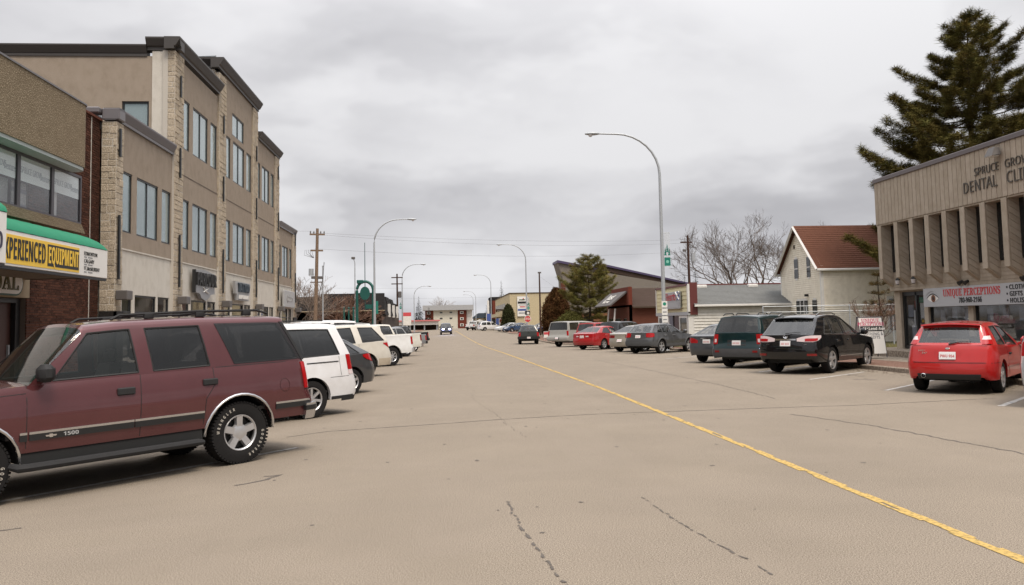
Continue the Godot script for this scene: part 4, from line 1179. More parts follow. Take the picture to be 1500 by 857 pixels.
func black_crossover() -> void:
	var d := {"wb": 2.74, "ro": 1.03, "fo": 0.98, "w": 0.93, "r": 0.37, "tw": 0.235, "sill": 0.34, "belt": [[-1.03, 1.1], [0.0, 1.09], [2.0, 1.04], [2.4, 1.02], [3.1, 0.95], [3.75, 0.8]], "d1": -0.36, "a0": 2.3, "a1": 1.35, "d0": -0.85,
		"roof": [[-0.5, 1.58], [-0.2, 1.63], [0.5, 1.68], [1.1, 1.66], [1.4, 1.6]], "wr": 0.66, "er": 0.82, "rr": 0.5, "br": 0.1, "rbot": 0.42, "rp": [[0.3, 0.16], [0.45, 0.02], [0.74, 0.0], [0.8, 0.03], [1.2, 0.1]],
		"win": [[-0.52, 0.08, 0.06, 0.2], [0.2, 0.95, 0.3, 0.95], [1.08, 1.92, 1.08, 1.34]], "pm": paint(Color(0.006, 0.006, 0.007), 0.22), "rg": [0.9, 0.06, 0.84], "spokes": 5, "rim": 0.68, "spw": 0.2, "gf": "g_mid", "mirm": null}
	d.mirm = d.pm
	var o := build_car(d, "parked_crossover", "black luxury crossover with clear taillights and silver roof rails", "crossover", RIGHT_ROW)
	lights(o, d, "taillight", -1, [-0.42, -0.3, -0.15, -0.03, 0.0, 0.06, 0.14, 0.26], [0.92, 0.91, 0.9, 0.9, 0.9, 0.92, 0.95, 1.02], [1.0, 1.04, 1.07, 1.08, 1.08, 1.08, 1.08, 1.08], M.lens_pink)
	lights(o, d, "brake_lens", -1, [-0.2, -0.12, -0.03, 0.0, 0.05, 0.1], [0.92, 0.92, 0.92, 0.92, 0.93, 0.95], [0.99, 1.0, 1.0, 1.0, 1.0, 1.01], M.lens_red, 0.018)
	lights(o, d, "reflector", -1, [-0.16, -0.05, 0.0, 0.06], 0.52, 0.58, M.lens_dark)
	patch_rear(o, d, "chrome_bar", -0.4, 0.4, 0.95, 0.99, 0.02, M.chrome)
	plate(o, d, 0.86)
	var em := MB.new()
	var ring := []; var rad := []
	for k in 17: ring.append(Vector3(0, sin(TAU * k / 16) * 0.045, cos(TAU * k / 16) * 0.06)); rad.append(0.008)
	em.tube(ring, rad, 5, false); em.tube([Vector3(0, 0.03, -0.02), Vector3(0, -0.02, 0.0), Vector3(0, -0.015, 0.04)], [0.007, 0.007, 0.007], 5)
	var eo := put(em, "emblem", M.chrome, o, 50); eo.position = capt(d, -1, 0.0, 1.06) + Vector3(-0.015, 0, 0)
	text("LEXUS", 0.035, 0.004, M.chrome, o, capt(d, -1, -0.68, 0.84) + Vector3(-0.004, 0, 0), Basis(Vector3(0, 0, 1), Vector3.UP, Vector3.LEFT), "badge", 1.2)
	text("RX 350", 0.035, 0.004, M.chrome, o, capt(d, -1, 0.68, 0.84) + Vector3(-0.004, 0, 0), Basis(Vector3(0, 0, 1), Vector3.UP, Vector3.LEFT), "badge", 1.2)
	seams(o, d, [[[0.14, 1.08], [0.2, 0.8], [0.5, 0.5]], [[1.02, 1.06], [1.02, 0.4]], [[2.0, 1.03], [2.05, 0.4]]])
	handle(o, d, 0.42, 0.92, d.pm); handle(o, d, 1.25, 0.92, d.pm)
	for s in [-1.0, 1.0]:
		var b := MB.new(); b.tube([Vector3(1.15, 1.66, s * 0.56), Vector3(0.9, 1.71, s * 0.57), Vector3(0.0, 1.71, s * 0.57), Vector3(-0.22, 1.64, s * 0.56)], [0.02, 0.022, 0.022, 0.02], 6); put(b, "roof_rail", M.chrome_soft, o, 50)
		var a := MB.new(); side_strip(a, d, s, 0.5, 2.2, 0.46, 0.485, 0.012); put(a, "sill_strip", M.chrome_soft, o)
		var w := MB.new(); g_line(w, d, s); put(w, "window_trim", M.chrome_soft, o)
	var sp := MB.new()
	var g := []
	for i in 9:
		var s := 1.0 - i * 0.25
		var xb: float = d.d1 - d.br * (1 - s * s)
		g.append([Vector3(xb + 0.05, 1.56 - 0.03 * s * s, 0.56 * s), Vector3(xb - 0.16, 1.575 - 0.03 * s * s, 0.58 * s), Vector3(xb - 0.15, 1.6 - 0.03 * s * s, 0.58 * s), Vector3(xb + 0.1, 1.635 - 0.03 * s * s, 0.56 * s)])
	sp.grid(g); put(sp, "roof_spoiler", d.pm, o, 30)
	var wi := MB.new(); var wp := capt(d, -1, 0.0, 1.12)
	wi.tube([wp + Vector3(0.0, 0.02, 0.0), wp + Vector3(0.04, 0.05, 0.25), wp + Vector3(0.06, 0.05, 0.4)], [0.014, 0.01, 0.006], 6); put(wi, "rear_wiper", M.plastic_black, o, 40)
	place_car(o, d, 10.85, -22.89, 43.0, 1.0)

func g_line(mb: MB, d: Dictionary, s: float) -> void:   # bright trim under the side windows
	var pa := []; var ra := []
	for i in 8:
		pa.append(gcol(d, lerpf(d.win[0][0], d.win[-1][1], i / 7.0), lerpf(d.win[0][2], d.win[-1][3], i / 7.0), 0.03, s)); ra.append(0.009)
	mb.tube(pa, ra, 5)

func teal_minivan() -> void:
	var d := {"wb": 2.85, "ro": 1.0, "fo": 0.95, "w": 0.92, "r": 0.33, "sill": 0.32, "belt": [[-1.0, 1.14], [0.0, 1.12], [2.4, 1.02], [3.0, 0.98], [3.8, 0.78]], "d1": -0.68, "a0": 2.55, "a1": 1.6, "d0": -0.9,
		"roof": [[-0.8, 1.66], [-0.4, 1.71], [0.6, 1.73], [1.3, 1.71], [1.65, 1.65]], "wr": 0.7, "edge": 0.08, "er": 0.9, "rr": 0.35, "br": 0.05, "rbot": 0.36, "rp": [[0.3, 0.06], [0.42, 0.0], [0.68, 0.0], [0.72, 0.08], [1.2, 0.13]],
		"win": [[-0.72, 0.3, -0.56, 0.34], [0.46, 1.2, 0.48, 1.2], [1.34, 2.2, 1.34, 1.66]], "pm": paint(Color(0.004, 0.021, 0.023), 0.28, 0.2), "rg": [0.93, 0.05, 0.93], "spokes": 5}
	var o := build_car(d, "parked_minivan", "dark teal minivan with grey bumper and black roof rails", "minivan", RIGHT_ROW)
	lights(o, d, "taillight", -1, [-0.13, -0.06, -0.02, 0.0, 0.03, 0.07], 0.78, 1.1, M.lens_red)
	lights(o, d, "reversing_light", -1, [-0.09, -0.04, -0.02], 0.84, 0.95, M.lens_pink, 0.018)
	var bm := MB.new(); band(bm, d, -1, 0.42, 0.38, 0.64, 0.02); put(bm, "bumper", M.plastic_grey, o, 40)
	lights(o, d, "reflector", -1, [-0.24, -0.16, -0.08], 0.52, 0.58, M.lens_dark, 0.03)
	patch_rear(o, d, "plate_recess", -0.4, 0.4, 0.74, 0.92, 0.003, M.plastic_black)
	plate(o, d, 0.82)
	seams(o, d, [[[0.38, 1.1], [0.38, 0.4]], [[1.27, 1.06], [1.27, 0.4]]])
	for s in [-1.0, 1.0]:
		var b := MB.new()
		b.tube([Vector3(1.3, 1.72, s * 0.6), Vector3(1.1, 1.775, s * 0.6), Vector3(0.35, 1.785, s * 0.6), Vector3(0.25, 1.73, s * 0.6)], [0.016, 0.018, 0.018, 0.016], 6)
		b.tube([Vector3(0.1, 1.73, s * 0.6), Vector3(0.0, 1.78, s * 0.6), Vector3(-0.5, 1.77, s * 0.6), Vector3(-0.62, 1.71, s * 0.6)], [0.016, 0.018, 0.018, 0.016], 6)
		put(b, "roof_rail", M.plastic_black, o, 50)
	place_car(o, d, 9.45, -27.4, 43.0, -1.0)

func right_row() -> void:
	var d := sedan_spec(paint(Color(0.065, 0.07, 0.078), 0.3, 0.3), {"ro": 1.0, "w": 0.88})
	var o := build_car(d, "parked_sedan", "dark grey sedan half hidden by the teal minivan", "sedan", RIGHT_ROW)
	lights(o, d, "taillight", -1, [-0.3, -0.2, -0.08, 0.0, 0.08, 0.2], [0.74, 0.74, 0.74, 0.74, 0.76, 0.8], [0.84, 0.88, 0.92, 0.93, 0.93, 0.93], M.lens_red)
	patch_rear(o, d, "chrome_bar", -0.4, 0.4, 0.9, 0.92, 0.012, M.chrome)
	plate(o, d, 0.8)
	place_car(o, d, 9.72, -31.2, 45.0, -1.0)
	# grey five-door
	var c := {"wb": 2.635, "ro": 0.85, "fo": 0.93, "w": 0.89, "r": 0.345, "sill": 0.34, "belt": [[-0.85, 1.06], [0.3, 1.05], [1.9, 1.0], [2.3, 0.98], [3.0, 0.9], [3.55, 0.74]], "d1": -0.26, "a0": 2.2, "a1": 1.3, "d0": -0.7,
		"roof": [[-0.4, 1.44], [0.0, 1.5], [0.7, 1.53], [1.2, 1.51], [1.35, 1.46]], "wr": 0.62, "er": 0.82, "rr": 0.4, "br": 0.08, "rbot": 0.4, "rp": [[0.3, 0.08], [0.42, 0.0], [0.66, 0.0], [0.7, 0.05], [1.1, 0.14]],
		"win": [[-0.36, 0.08, 0.0, 0.12], [0.18, 0.9, 0.22, 0.9], [1.02, 1.85, 1.02, 1.28]], "gs": "g_mid", "gr": "g_mid", "pm": paint(Color(0.075, 0.076, 0.08), 0.3, 0.35), "rg": [0.88, 0.08, 0.86], "spokes": 5, "rim": 0.66, "mirm": null}
	c.mirm = c.pm
	o = build_car(c, "parked_hatchback", "charcoal grey five door hatchback standing by the tall street lamp", "hatchback", RIGHT_ROW)
	lights(o, c, "taillight", -1, [-0.26, -0.14, -0.03, 0.0, 0.06, 0.14], [0.84, 0.82, 0.82, 0.82, 0.83, 0.86], [1.02, 1.04, 1.04, 1.04, 1.03, 1.0], M.lens_red)
	var bm := MB.new(); band(bm, c, -1, 0.4, 0.4, 0.62, 0.02); put(bm, "bumper", M.bumper_grey, o, 40)
	plate(o, c, 0.86)
	seams(o, c, [[[0.12, 1.04], [0.16, 0.7], [0.42, 0.5]], [[0.96, 1.02], [0.96, 0.4]], [[1.95, 1.0], [1.98, 0.42]]])
	handle(o, c, 0.36, 0.9, c.pm); handle(o, c, 1.18, 0.9, c.pm)
	for s in [-1.0, 1.0]:
		var a := MB.new(); side_strip(a, c, s, 0.42, 2.2, 0.36, 0.5, 0.015); put(a, "sill_trim", M.bumper_grey, o)
		var fl := []; var fr := []
		for xw in [0.0, c.wb]:
			var am := MB.new(); fl = []; fr = []
			for k in 15:
				var an: float = PI * k / 14.0
				fl.append(spt(c, xw + cos(an) * (c.ra + 0.03), c.r + sin(an) * (c.ra + 0.03), s)); fr.append(0.036)
			am.tube(fl, fr, 6); put(am, "arch_trim", M.bumper_grey, o, 50)
	place_car(o, c, 10.75, -41.3, 43.0, 1.0)
	# champagne sedan
	var h := sedan_spec(paint(Color(0.36, 0.33, 0.28), 0.33, 0.3))
	o = build_car(h, "parked_sedan", "champagne sedan between the charcoal hatchback and the red sedan", "sedan", RIGHT_ROW)
	lights(o, h, "taillight", -1, [-0.34, -0.2, -0.04, 0.0, 0.05, 0.12], 0.76, 0.92, M.lens_dark)
	plate(o, h, 0.62)
	place_car(o, h, 9.6, -45.9, 44.0, -1.0)
	# red sedan
	var r := sedan_spec(paint(Color(0.34, 0.014, 0.016), 0.26))
	o = build_car(r, "parked_sedan", "red four door sedan with silver wheels and dark rear glass", "sedan", RIGHT_ROW)
	lights(o, r, "taillight", -1, [-0.42, -0.3, -0.16, -0.03, 0.0, 0.06, 0.16], [0.78, 0.78, 0.76, 0.76, 0.76, 0.78, 0.82], [0.86, 0.88, 0.92, 0.94, 0.94, 0.94, 0.94], M.lens_red)
	lights(o, r, "reversing_light", -1, [-0.42, -0.34, -0.24], 0.79, 0.86, M.lens_pink, 0.018)
	plate(o, r, 0.8)
	seams(o, r, [[[0.75, 0.98], [0.75, 0.4]], [[1.98, 0.93], [2.0, 0.4]]])
	handle(o, r, 0.2, 0.86, r.pm); handle(o, r, 1.0, 0.86, r.pm)
	place_car(o, r, 9.6, -50.7, 44.0, 1.0)
	# red SUV and dark SUV beyond
	var v := {"wb": 2.7, "ro": 0.95, "fo": 0.9, "w": 0.91, "r": 0.35, "sill": 0.36, "belt": [[-1.0, 1.12], [2.2, 1.06], [3.6, 0.9]], "d1": -0.62, "a0": 2.3, "a1": 1.5, "d0": -0.9, "roof": [[-0.8, 1.66], [-0.3, 1.72], [0.8, 1.74], [1.55, 1.66]], "wr": 0.68,
		"rp": [[0.3, 0.1], [0.45, 0.0], [0.7, 0.0], [0.75, 0.08], [1.2, 0.14]], "win": [[-0.68, 0.2, -0.5, 0.22], [0.36, 1.02, 0.38, 1.02], [1.14, 1.98, 1.15, 1.45]], "pm": paint(Color(0.3, 0.02, 0.018), 0.3)}
	o = build_car(v, "parked_suv", "red SUV with dark rear window behind the red sedan", "SUV", RIGHT_ROW)
	lights(o, v, "taillight", -1, [-0.16, -0.05, 0.0, 0.08], 0.8, 1.12, M.lens_red)
	place_car(o, v, 9.4, -57.1, 44.0, -1.0)
	var v2 := v.duplicate(); v2.pm = paint(Color(0.022, 0.024, 0.027), 0.3)
	for k in ["ra"]: v2.erase(k)
	o = build_car(v2, "parked_suv", "dark SUV whose roof shows over the red sedan", "SUV", RIGHT_ROW)
	lights(o, v2, "taillight", -1, [-0.16, -0.05, 0.0, 0.08], 0.8, 1.12, M.lens_red)
	place_car(o, v2, 10.2, -53.2, 46.0, -1.0)
	# long silver SUV
	var u := {"wb": 3.3, "ro": 1.25, "fo": 0.95, "w": 0.99, "r": 0.38, "sill": 0.42, "belt": [[-1.3, 1.22], [2.8, 1.18], [4.2, 1.08]], "d1": -0.98, "a0": 2.8, "a1": 2.1, "d0": -1.1, "roof": [[-1.1, 1.82], [-0.7, 1.88], [1.0, 1.9], [2.15, 1.83]], "wr": 0.8, "er": 0.95, "rr": 0.2, "br": 0.02,
		"rp": [[0.3, 0.1], [0.5, 0.0], [0.72, 0.0], [0.76, 0.1], [1.3, 0.14]], "win": [[-0.9, 0.2, -0.8, 0.24], [0.4, 1.2, 0.42, 1.2], [1.36, 2.5, 1.38, 2.05]], "pm": paint(Color(0.38, 0.37, 0.34), 0.35, 0.25), "rg": [0.93, 0.04, 0.93]}
	o = build_car(u, "parked_suv", "long silver SUV with step bumper at the end of the row by the pine", "SUV", RIGHT_ROW)
	lights(o, u, "taillight", -1, [-0.1, -0.03, 0.0, 0.05], 0.84, 1.18, M.lens_red)
	bm = MB.new(); band(bm, u, -1, 0.2, 0.5, 0.72, 0.06); put(bm, "bumper", M.bumper_silver, o, 40)
	patch_rear(o, u, "plate_recess", -0.24, 0.24, 0.54, 0.7, 0.064, M.plastic_grey)
	plate(o, u, 0.62, 0.0, "", 0.07)
	place_car(o, u, 8.3, -61.8, 44.0, -1.0)

func road_traffic() -> void:
	var d := pickup_spec(paint(Color(0.032, 0.036, 0.032), 0.4), {"wb": 3.2, "ro": 1.1, "w": 0.9, "r": 0.36, "sill": 0.46, "belt": [[-1.3, 1.12], [0.75, 1.12], [0.8, 1.12], [3.0, 1.1], [4.2, 0.98]], "roof": [[0.4, 1.6], [0.7, 1.68], [1.6, 1.71], [2.1, 1.64], [2.3, 1.58]], "wr": 0.62, "d0": 0.3, "d1": 0.55, "a0": 2.7, "a1": 1.95, "win": [[0.45, 1.15, 0.66, 1.18], [1.28, 2.35, 1.3, 1.92]], "gr": "g_tint", "floor": 0.75})
	var o := build_car(d, "driving_pickup", "dark green grey pickup driving away in the right lane", "pickup", "")
	pickup_extras(o, d, M.lens_red, M.plastic)
	var px := 7.15; var pz := -73.0
	place_car(o, d, px + 0.77, pz, 86.0, 1.0)
	# approaching car with its headlights on
	var v := {"wb": 2.7, "ro": 0.95, "fo": 0.9, "w": 0.93, "r": 0.36, "sill": 0.36, "belt": [[-1.0, 1.12], [2.2, 1.06], [3.6, 0.96]], "d1": -0.62, "a0": 2.2, "a1": 1.5, "d0": -0.9, "roof": [[-0.8, 1.72], [-0.3, 1.78], [0.8, 1.8], [1.55, 1.72]], "wr": 0.68, "win": [[-0.68, 0.2, -0.5, 0.22], [0.36, 1.02, 0.38, 1.02], [1.14, 1.98, 1.15, 1.45]], "pm": paint(Color(0.025, 0.027, 0.04), 0.3), "gw": "g_mid"}
	o = build_car(v, "approaching_suv", "dark SUV coming towards the crossing with bluish headlights on", "SUV", "")
	lights(o, v, "headlight", 1, [-0.34, -0.2, -0.06, 0.0], 0.74, 0.94, M.headlamp, 0.02)
	patch_rear(o, v, "grille", -0.5, 0.5, 0.72, 0.92, 0.012, M.plastic_black, 1)
	var pos := Vector3(-0.25, 0, -130.0)
	o.position = Vector3(pos.x, gy(pos.z, pos.x) + 0.004, pos.z - 2.7); o.rotation.y = deg_to_rad(-88.0)
	for s in [-1.0, 1.0]:
		var l := SpotLight3D.new()
		l.light_color = Color(0.75, 0.8, 1.0); l.light_energy = 6.0; l.spot_angle = 30; l.spot_range = 40; l.light_size = 0.1; l.shadow_enabled = true
		l.name = "headlight_beam"
		o.add_child(l, true)
		l.position = Vector3(3.68, 0.84, s * 0.66)
		l.rotation = Vector3(deg_to_rad(-4), -PI / 2, 0)
	# white minivan crossing the road far off
	var w := {"wb": 3.0, "ro": 1.0, "fo": 1.05, "w": 0.97, "r": 0.34, "sill": 0.3, "belt": [[-1.0, 1.08], [2.4, 1.02], [4.0, 0.74]], "d1": -0.6, "a0": 2.7, "a1": 1.6, "d0": -0.9, "roof": [[-0.7, 1.66], [-0.2, 1.73], [0.8, 1.75], [1.65, 1.66]], "wr": 0.72, "win": [[-0.7, 0.3, -0.5, 0.34], [0.42, 1.2, 0.44, 1.15], [1.34, 2.35, 1.3, 1.7]], "pm": paint(Color(0.68, 0.68, 0.69), 0.35)}
	o = build_car(w, "turning_minivan", "white minivan turning across the road at the far crossing", "minivan", "")
	lights(o, w, "taillight", -1, [-0.2, -0.05, 0.0, 0.12], 0.8, 1.0, M.lens_red)
	o.position = Vector3(6.9, gy(-158.0), -158.0); o.rotation.y = deg_to_rad(14.0)
	var p: Dictionary = pickup_spec(paint(Color(0.66, 0.66, 0.66), 0.4), {"wb": 3.4})
	o = build_car(p, "far_pickup", "white pickup seen from behind beside the far white minivan", "pickup", "")
	pickup_extras(o, p, M.lens_red, M.plastic)
	o.position = Vector3(5.0, gy(-172.0), -172.0); o.rotation.y = deg_to_rad(70.0)
	o = build_car(pickup_spec(paint(Color(0.5, 0.5, 0.5), 0.4), {"wb": 3.4}), "far_pickup", "grey white pickup waiting past the far white minivan", "pickup", "")
	o.position = Vector3(7.6, gy(-185.0), -185.0); o.rotation.y = deg_to_rad(60.0)
	# cars in front of the cream building
	var list := [["white hatchback parked beside the cream building's hedge", 11.6, -140.0, Color(0.6, 0.61, 0.62), 205.0], ["blue sedan parked below the tenant sign panel", 12.6, -136.0, Color(0.04, 0.07, 0.14), 205.0], ["white sedan parked beyond the stop sign", 15.6, -128.0, Color(0.6, 0.6, 0.61), 200.0], ["deep blue sedan parked behind the dark pickup", 16.4, -122.0, Color(0.02, 0.035, 0.1), 195.0]]
	for e in list:
		var sd := sedan_spec(paint(e[3], 0.35))
		var so := build_car(sd, "parked_sedan", e[0], "car", "cars parked before the cream building")
		lights(so, sd, "headlight", 1, [-0.35, -0.15, 0.0, 0.12], 0.56, 0.68, M.lens_white)
		so.position = Vector3(e[1], gy(e[2]) + 0.1, e[2]); so.rotation.y = deg_to_rad(e[4])

func all_cars() -> void:
	M.maroon_dark = mat(Color(0.04, 0.012, 0.012), 0.5)
	M.g_smoke = glass(Color(0.006, 0.007, 0.007), 0.72)
	M.plastic_black = mat(Color(0.013, 0.013, 0.014), 0.5)
	M.chrome_soft = mat(Color(0.6, 0.6, 0.61), 0.22, 0.95)
	M.beige_dirty = surf(Color(0.42, 0.36, 0.28), 0.6, "dust", 1.0, "", 0.5, false)
	M.bumper_grey = surf(Color(0.085, 0.087, 0.09), 0.5, "dust", 1.0, "", 0.5, false)
	M.bumper_silver = surf(Color(0.3, 0.29, 0.27), 0.45, "dust", 1.0, "", 0.5, false)
	M.tyre_letter = mat(Color(0.42, 0.39, 0.34), 0.8)
	M.headlamp = mat(Color(0.8, 0.82, 0.9), 0.2)
	M.headlamp.emission_enabled = true
	M.headlamp.emission = Color(0.72, 0.74, 1.0)
	M.headlamp.emission_energy_multiplier = 6.0
	maroon_suv(); white_minivan(); grey_hatch(); beige_suv(); left_far_row()
	silver_edge_car(); red_hatch(); black_crossover(); teal_minivan(); right_row(); road_traffic()

# ---------------------------------------------------------------- ground
func ribbon(mb: MB, pts: Array, w: float, lift: float, jitter := 0.0) -> void:   # pts [x, z]
	var a := []
	for i in pts.size():
		var p := Vector2(pts[i][0], pts[i][1])
		var q := Vector2(pts[mini(i + 1, pts.size() - 1)][0], pts[mini(i + 1, pts.size() - 1)][1])
		var o := Vector2(pts[maxi(i - 1, 0)][0], pts[maxi(i - 1, 0)][1])
		var n := (q - o).orthogonal().normalized() * w * 0.5
		var n1 := n * (1.0 + rng.randf_range(-jitter, jitter)); var n2 := n * (1.0 + rng.randf_range(-jitter, jitter))
		a.append([Vector3(p.x + n1.x, gy(p.y + n1.y, p.x + n1.x) + lift, p.y + n1.y), Vector3(p.x - n2.x, gy(p.y - n2.y, p.x - n2.x) + lift, p.y - n2.y)])
	for i in a.size() - 1:
		mb.poly([a[i][0], a[i + 1][0], a[i + 1][1], a[i][1]], Vector3.UP)

func sheet(mb: MB, xl: Array, xr: Array, zs: Array, lift: float, nx := 1, shade: FastNoiseLite = null) -> void:
	var rows := []
	for z in zs:
		var row := []
		for i in nx + 1:
			var xx := lerpf(ip(xl, -z), ip(xr, -z), float(i) / nx)
			row.append(Vector3(xx, gy(z, xx) + lift, z))
		rows.append(row)
	for i in rows.size() - 1:
		for j in nx:
			if shade:
				mb.use_col = true
				var m: Vector3 = rows[i][j]
				var k := 1.0 + 0.025 * shade.get_noise_2d(m.x * 3.0, m.z * 0.35) + 0.04 * shade.get_noise_2d(m.x * 14.0 + 90.0, m.z * 9.0)
				mb.col = Color(k, k, k * 0.995)
			mb.quad(rows[i][j], rows[i][j + 1], rows[i + 1][j + 1], rows[i + 1][j])

func zlist(a: float, b: float, step: float) -> Array:
	var o := []
	var z := a
	while z > b:
		o.append(z); z -= step
	o.append(b)
	return o

const KL := [[-30, -6.15], [500, -6.15]]
const KR := [[-30, 12.6], [63, 12.6], [69, 9.2], [98, 9.2], [104, 13.0], [116, 13.0], [122, 9.4], [500, 9.4]]

func ground() -> void:
	var zs := zlist(30, -170, 5) + [-200.0, -240.0, -300.0, -400.0, -600.0, -900.0]
	var g := MB.new()
	sheet(g, [[0, -700.0]], [[0, 700.0]], zs, -0.28)
	struct(g, "ground", M.soil)
	var nn := FastNoiseLite.new(); nn.seed = 77; nn.frequency = 0.25; nn.fractal_octaves = 3
	var rz := []
	var z := 12.0
	while z > -60.0:
		rz.append(z); z -= 0.5
	while z > -300.0:
		rz.append(z); z -= 4.0
	var r := MB.new()
	sheet(r, KL, [[-30, 14.0], [500, 14.0]], rz, 0.0, 24, nn)
	struct(r, "road", M.asphalt, 5)
	# cross street at the far crossing, left and right
	var cs := MB.new(); sheet(cs, [[0, -90.0]], [[0, 90.0]], [-103.0, -107.0, -112.0, -117.0], 0.004)
	struct(cs, "cross_road", M.asphalt_plain)
	# yellow line
	var yl := MB.new()
	var pts := [[3.74, 4.0], [3.73, -5.25], [3.71, -10.0], [3.64, -18.0], [3.36, -35.6], [2.97, -74.7], [2.15, -130.0], [1.0, -200.0]]
	var path := []
	for i in pts.size() - 1:
		var n := int(absf(pts[i + 1][1] - pts[i][1]) / 0.09) if pts[i][1] > -36.0 else 14
		for k in n:
			var t := float(k) / n
			path.append([lerpf(pts[i][0], pts[i + 1][0], t) + rng.randf_range(-0.006, 0.006), lerpf(pts[i][1], pts[i + 1][1], t)])
	# paint worn into threads: four strips side by side, each broken where tyres have scrubbed it off
	for k in 4:
		var strip := []
		for q in path: strip.append([q[0] + (k - 1.5) * 0.026, q[1]])
		var from := rng.randi_range(0, 3)
		while from < strip.size() - 1:
			var to := mini(strip.size() - 1, from + rng.randi_range(2, 24))
			ribbon(yl, strip.slice(from, to + 1), 0.0262, 0.004 + 0.0002 * k, 0.12)
			from = to + (rng.randi_range(1, 4) if rng.randf() < (0.9 if k in [0, 3] else 0.6) else 0)
	struct(yl, "yellow_line", M.yellow)
	# parking lines
	for l in [[[9.2, -20.6], [11.9, -23.0]], [[9.3, -17.1], [12.0, -19.6]], [[9.5, -13.7], [12.2, -16.2]], [[9.2, -24.1], [11.9, -26.6]], [[9.2, -27.6], [11.9, -30.1]], [[9.2, -34.6], [11.9, -37.1]], [[-2.12, -11.95], [-5.3, -8.7]], [[-2.3, -16.6], [-5.4, -13.4]], [[-2.3, -20.2], [-5.4, -17.0]]]:
		var m := MB.new()
		var q := []
		for i in 25: q.append([lerpf(l[0][0], l[1][0], i / 24.0), lerpf(l[0][1], l[1][1], i / 24.0)])
		ribbon(m, q, 0.1, 0.004, 0.2)
		struct(m, "parking_line", M.line)
	# cracks in the tarmac
	var crack := func(p: Array, w: float, mt: Material, wob: float, dash := 0.0):
		var m := MB.new()
		var q := []
		for i in p.size() - 1:
			var n := maxi(3, int(Vector2(p[i + 1][0] - p[i][0], p[i + 1][1] - p[i][1]).length() / 0.1))
			for k in n:
				var t := float(k) / n
				q.append([lerpf(p[i][0], p[i + 1][0], t) + rng.randf_range(-wob, wob), lerpf(p[i][1], p[i + 1][1], t) + rng.randf_range(-wob, wob)])
		if dash > 0.0:
			var i := 0
			while i < q.size() - 2:
				for bit in 3:
					if rng.randf() > dash: continue
					var c := Vector2(q[i][0], q[i][1]).lerp(Vector2(q[i + 1][0], q[i + 1][1]), rng.randf())
					var dv := (Vector2(q[i + 1][0], q[i + 1][1]) - Vector2(q[i][0], q[i][1])).normalized()
					var ln := rng.randf_range(0.012, 0.05); var wd := w * rng.randf_range(0.25, 0.75)
					var ring := []
					for k in 8:
						var off := dv * cos(TAU * k / 8) * ln * rng.randf_range(0.6, 1.2) + dv.orthogonal() * sin(TAU * k / 8) * wd * rng.randf_range(0.5, 1.3)
						ring.append(Vector3(c.x + off.x, gy(c.y, c.x) + 0.0028 + 0.0003 * bit, c.y + off.y))
					m.poly(ring, Vector3.UP)
				i += 1
		else: ribbon(m, q, w, 0.003, 0.6)
		struct(m, "tarmac_crack", mt)
	crack.call([[-2.5, -13.2], [-1.94, -13.6], [0.03, -13.7], [2.5, -14.25], [5.98, -14.45], [7.25, -14.46], [8.4, -14.66], [10.4, -15.0]], 0.028, M.crack, 0.012)
	crack.call([[6.27, -35.4], [6.5, -27.5], [6.53, -19.85], [6.45, -15.9]], 0.02, M.crack, 0.03)
	crack.call([[5.67, -13.42], [6.18, -11.75], [6.41, -10.16], [6.55, -9.09], [6.8, -7.5]], 0.03, M.crack, 0.03)
	crack.call([[0.51, -7.67], [0.56, -6.58], [0.64, -5.8], [0.71, -5.21], [0.76, -4.6]], 0.026, M.crack, 0.015, 0.62)
	crack.call([[1.75, -7.57], [1.81, -6.67], [1.88, -6.18], [1.98, -5.45], [2.05, -4.9]], 0.02, M.crack, 0.015, 0.5)
	crack.call([[0.62, -20.0], [0.5, -18.0], [0.75, -15.5], [0.95, -13.0], [1.1, -11.5]], 0.016, M.crack_pale, 0.03, 0.35)
	crack.call([[-2.3, -9.3], [-2.05, -9.55], [-1.95, -9.8], [-2.15, -9.75]], 0.045, M.crack, 0.03)
	crack.call([[-4.2, -7.7], [-3.85, -7.92], [-3.5, -8.1]], 0.035, M.crack, 0.03, 0.7)
	crack.call([[-3.0, -40.0], [3.0, -40.6], [8.0, -40.4]], 0.035, M.crack_pale, 0.02)
	crack.call([[-2.8, -30.0], [2.0, -30.6], [6.0, -30.4]], 0.03, M.crack_pale, 0.03, 0.8)
	# grit and dead leaves gathered along the right gutter
	var gr := MB.new()
	for i in 2600:
		var zz := 8.0 - 46.0 * rng.randf()
		var x := 12.58 - pow(rng.randf(), 2.2) * 0.75
		var rr := rng.randf_range(0.008, 0.03)
		var ring := []
		for k in 5: ring.append(Vector3(x + cos(TAU * k / 5) * rr * rng.randf_range(0.5, 1.4), gy(zz, x) + 0.003 + 0.002 * (i % 3), zz + sin(TAU * k / 5) * rr * rng.randf_range(0.6, 2.2)))
		gr.poly(ring, Vector3.UP)
	var gro := put(gr, "gutter_grit", M.grit_brown)
	stuff(gro); tag(gro, "brown grit and leaf litter along the right kerb", "litter")
	# oil drips in the parking bays
	var oil := MB.new()
	for b in [[10.3, -20.2], [10.9, -18.0], [10.6, -24.5], [-3.4, -13.0], [-3.2, -17.5], [10.2, -36.0], [11.0, -33.5], [10.9, -21.6]]:
		for i in 7:
			var cx: float = b[0] + rng.randf_range(-0.3, 0.3); var cz: float = b[1] + rng.randf_range(-0.4, 0.4)
			var rr := rng.randf_range(0.02, 0.16)
			var ring := []
			for k in 9: ring.append(Vector3(cx + cos(TAU * k / 9) * rr * rng.randf_range(0.6, 1.2), gy(cz, cx) + 0.0026 + 0.0004 * i, cz + sin(TAU * k / 9) * rr * rng.randf_range(0.6, 1.2)))
			oil.poly(ring, Vector3.UP)
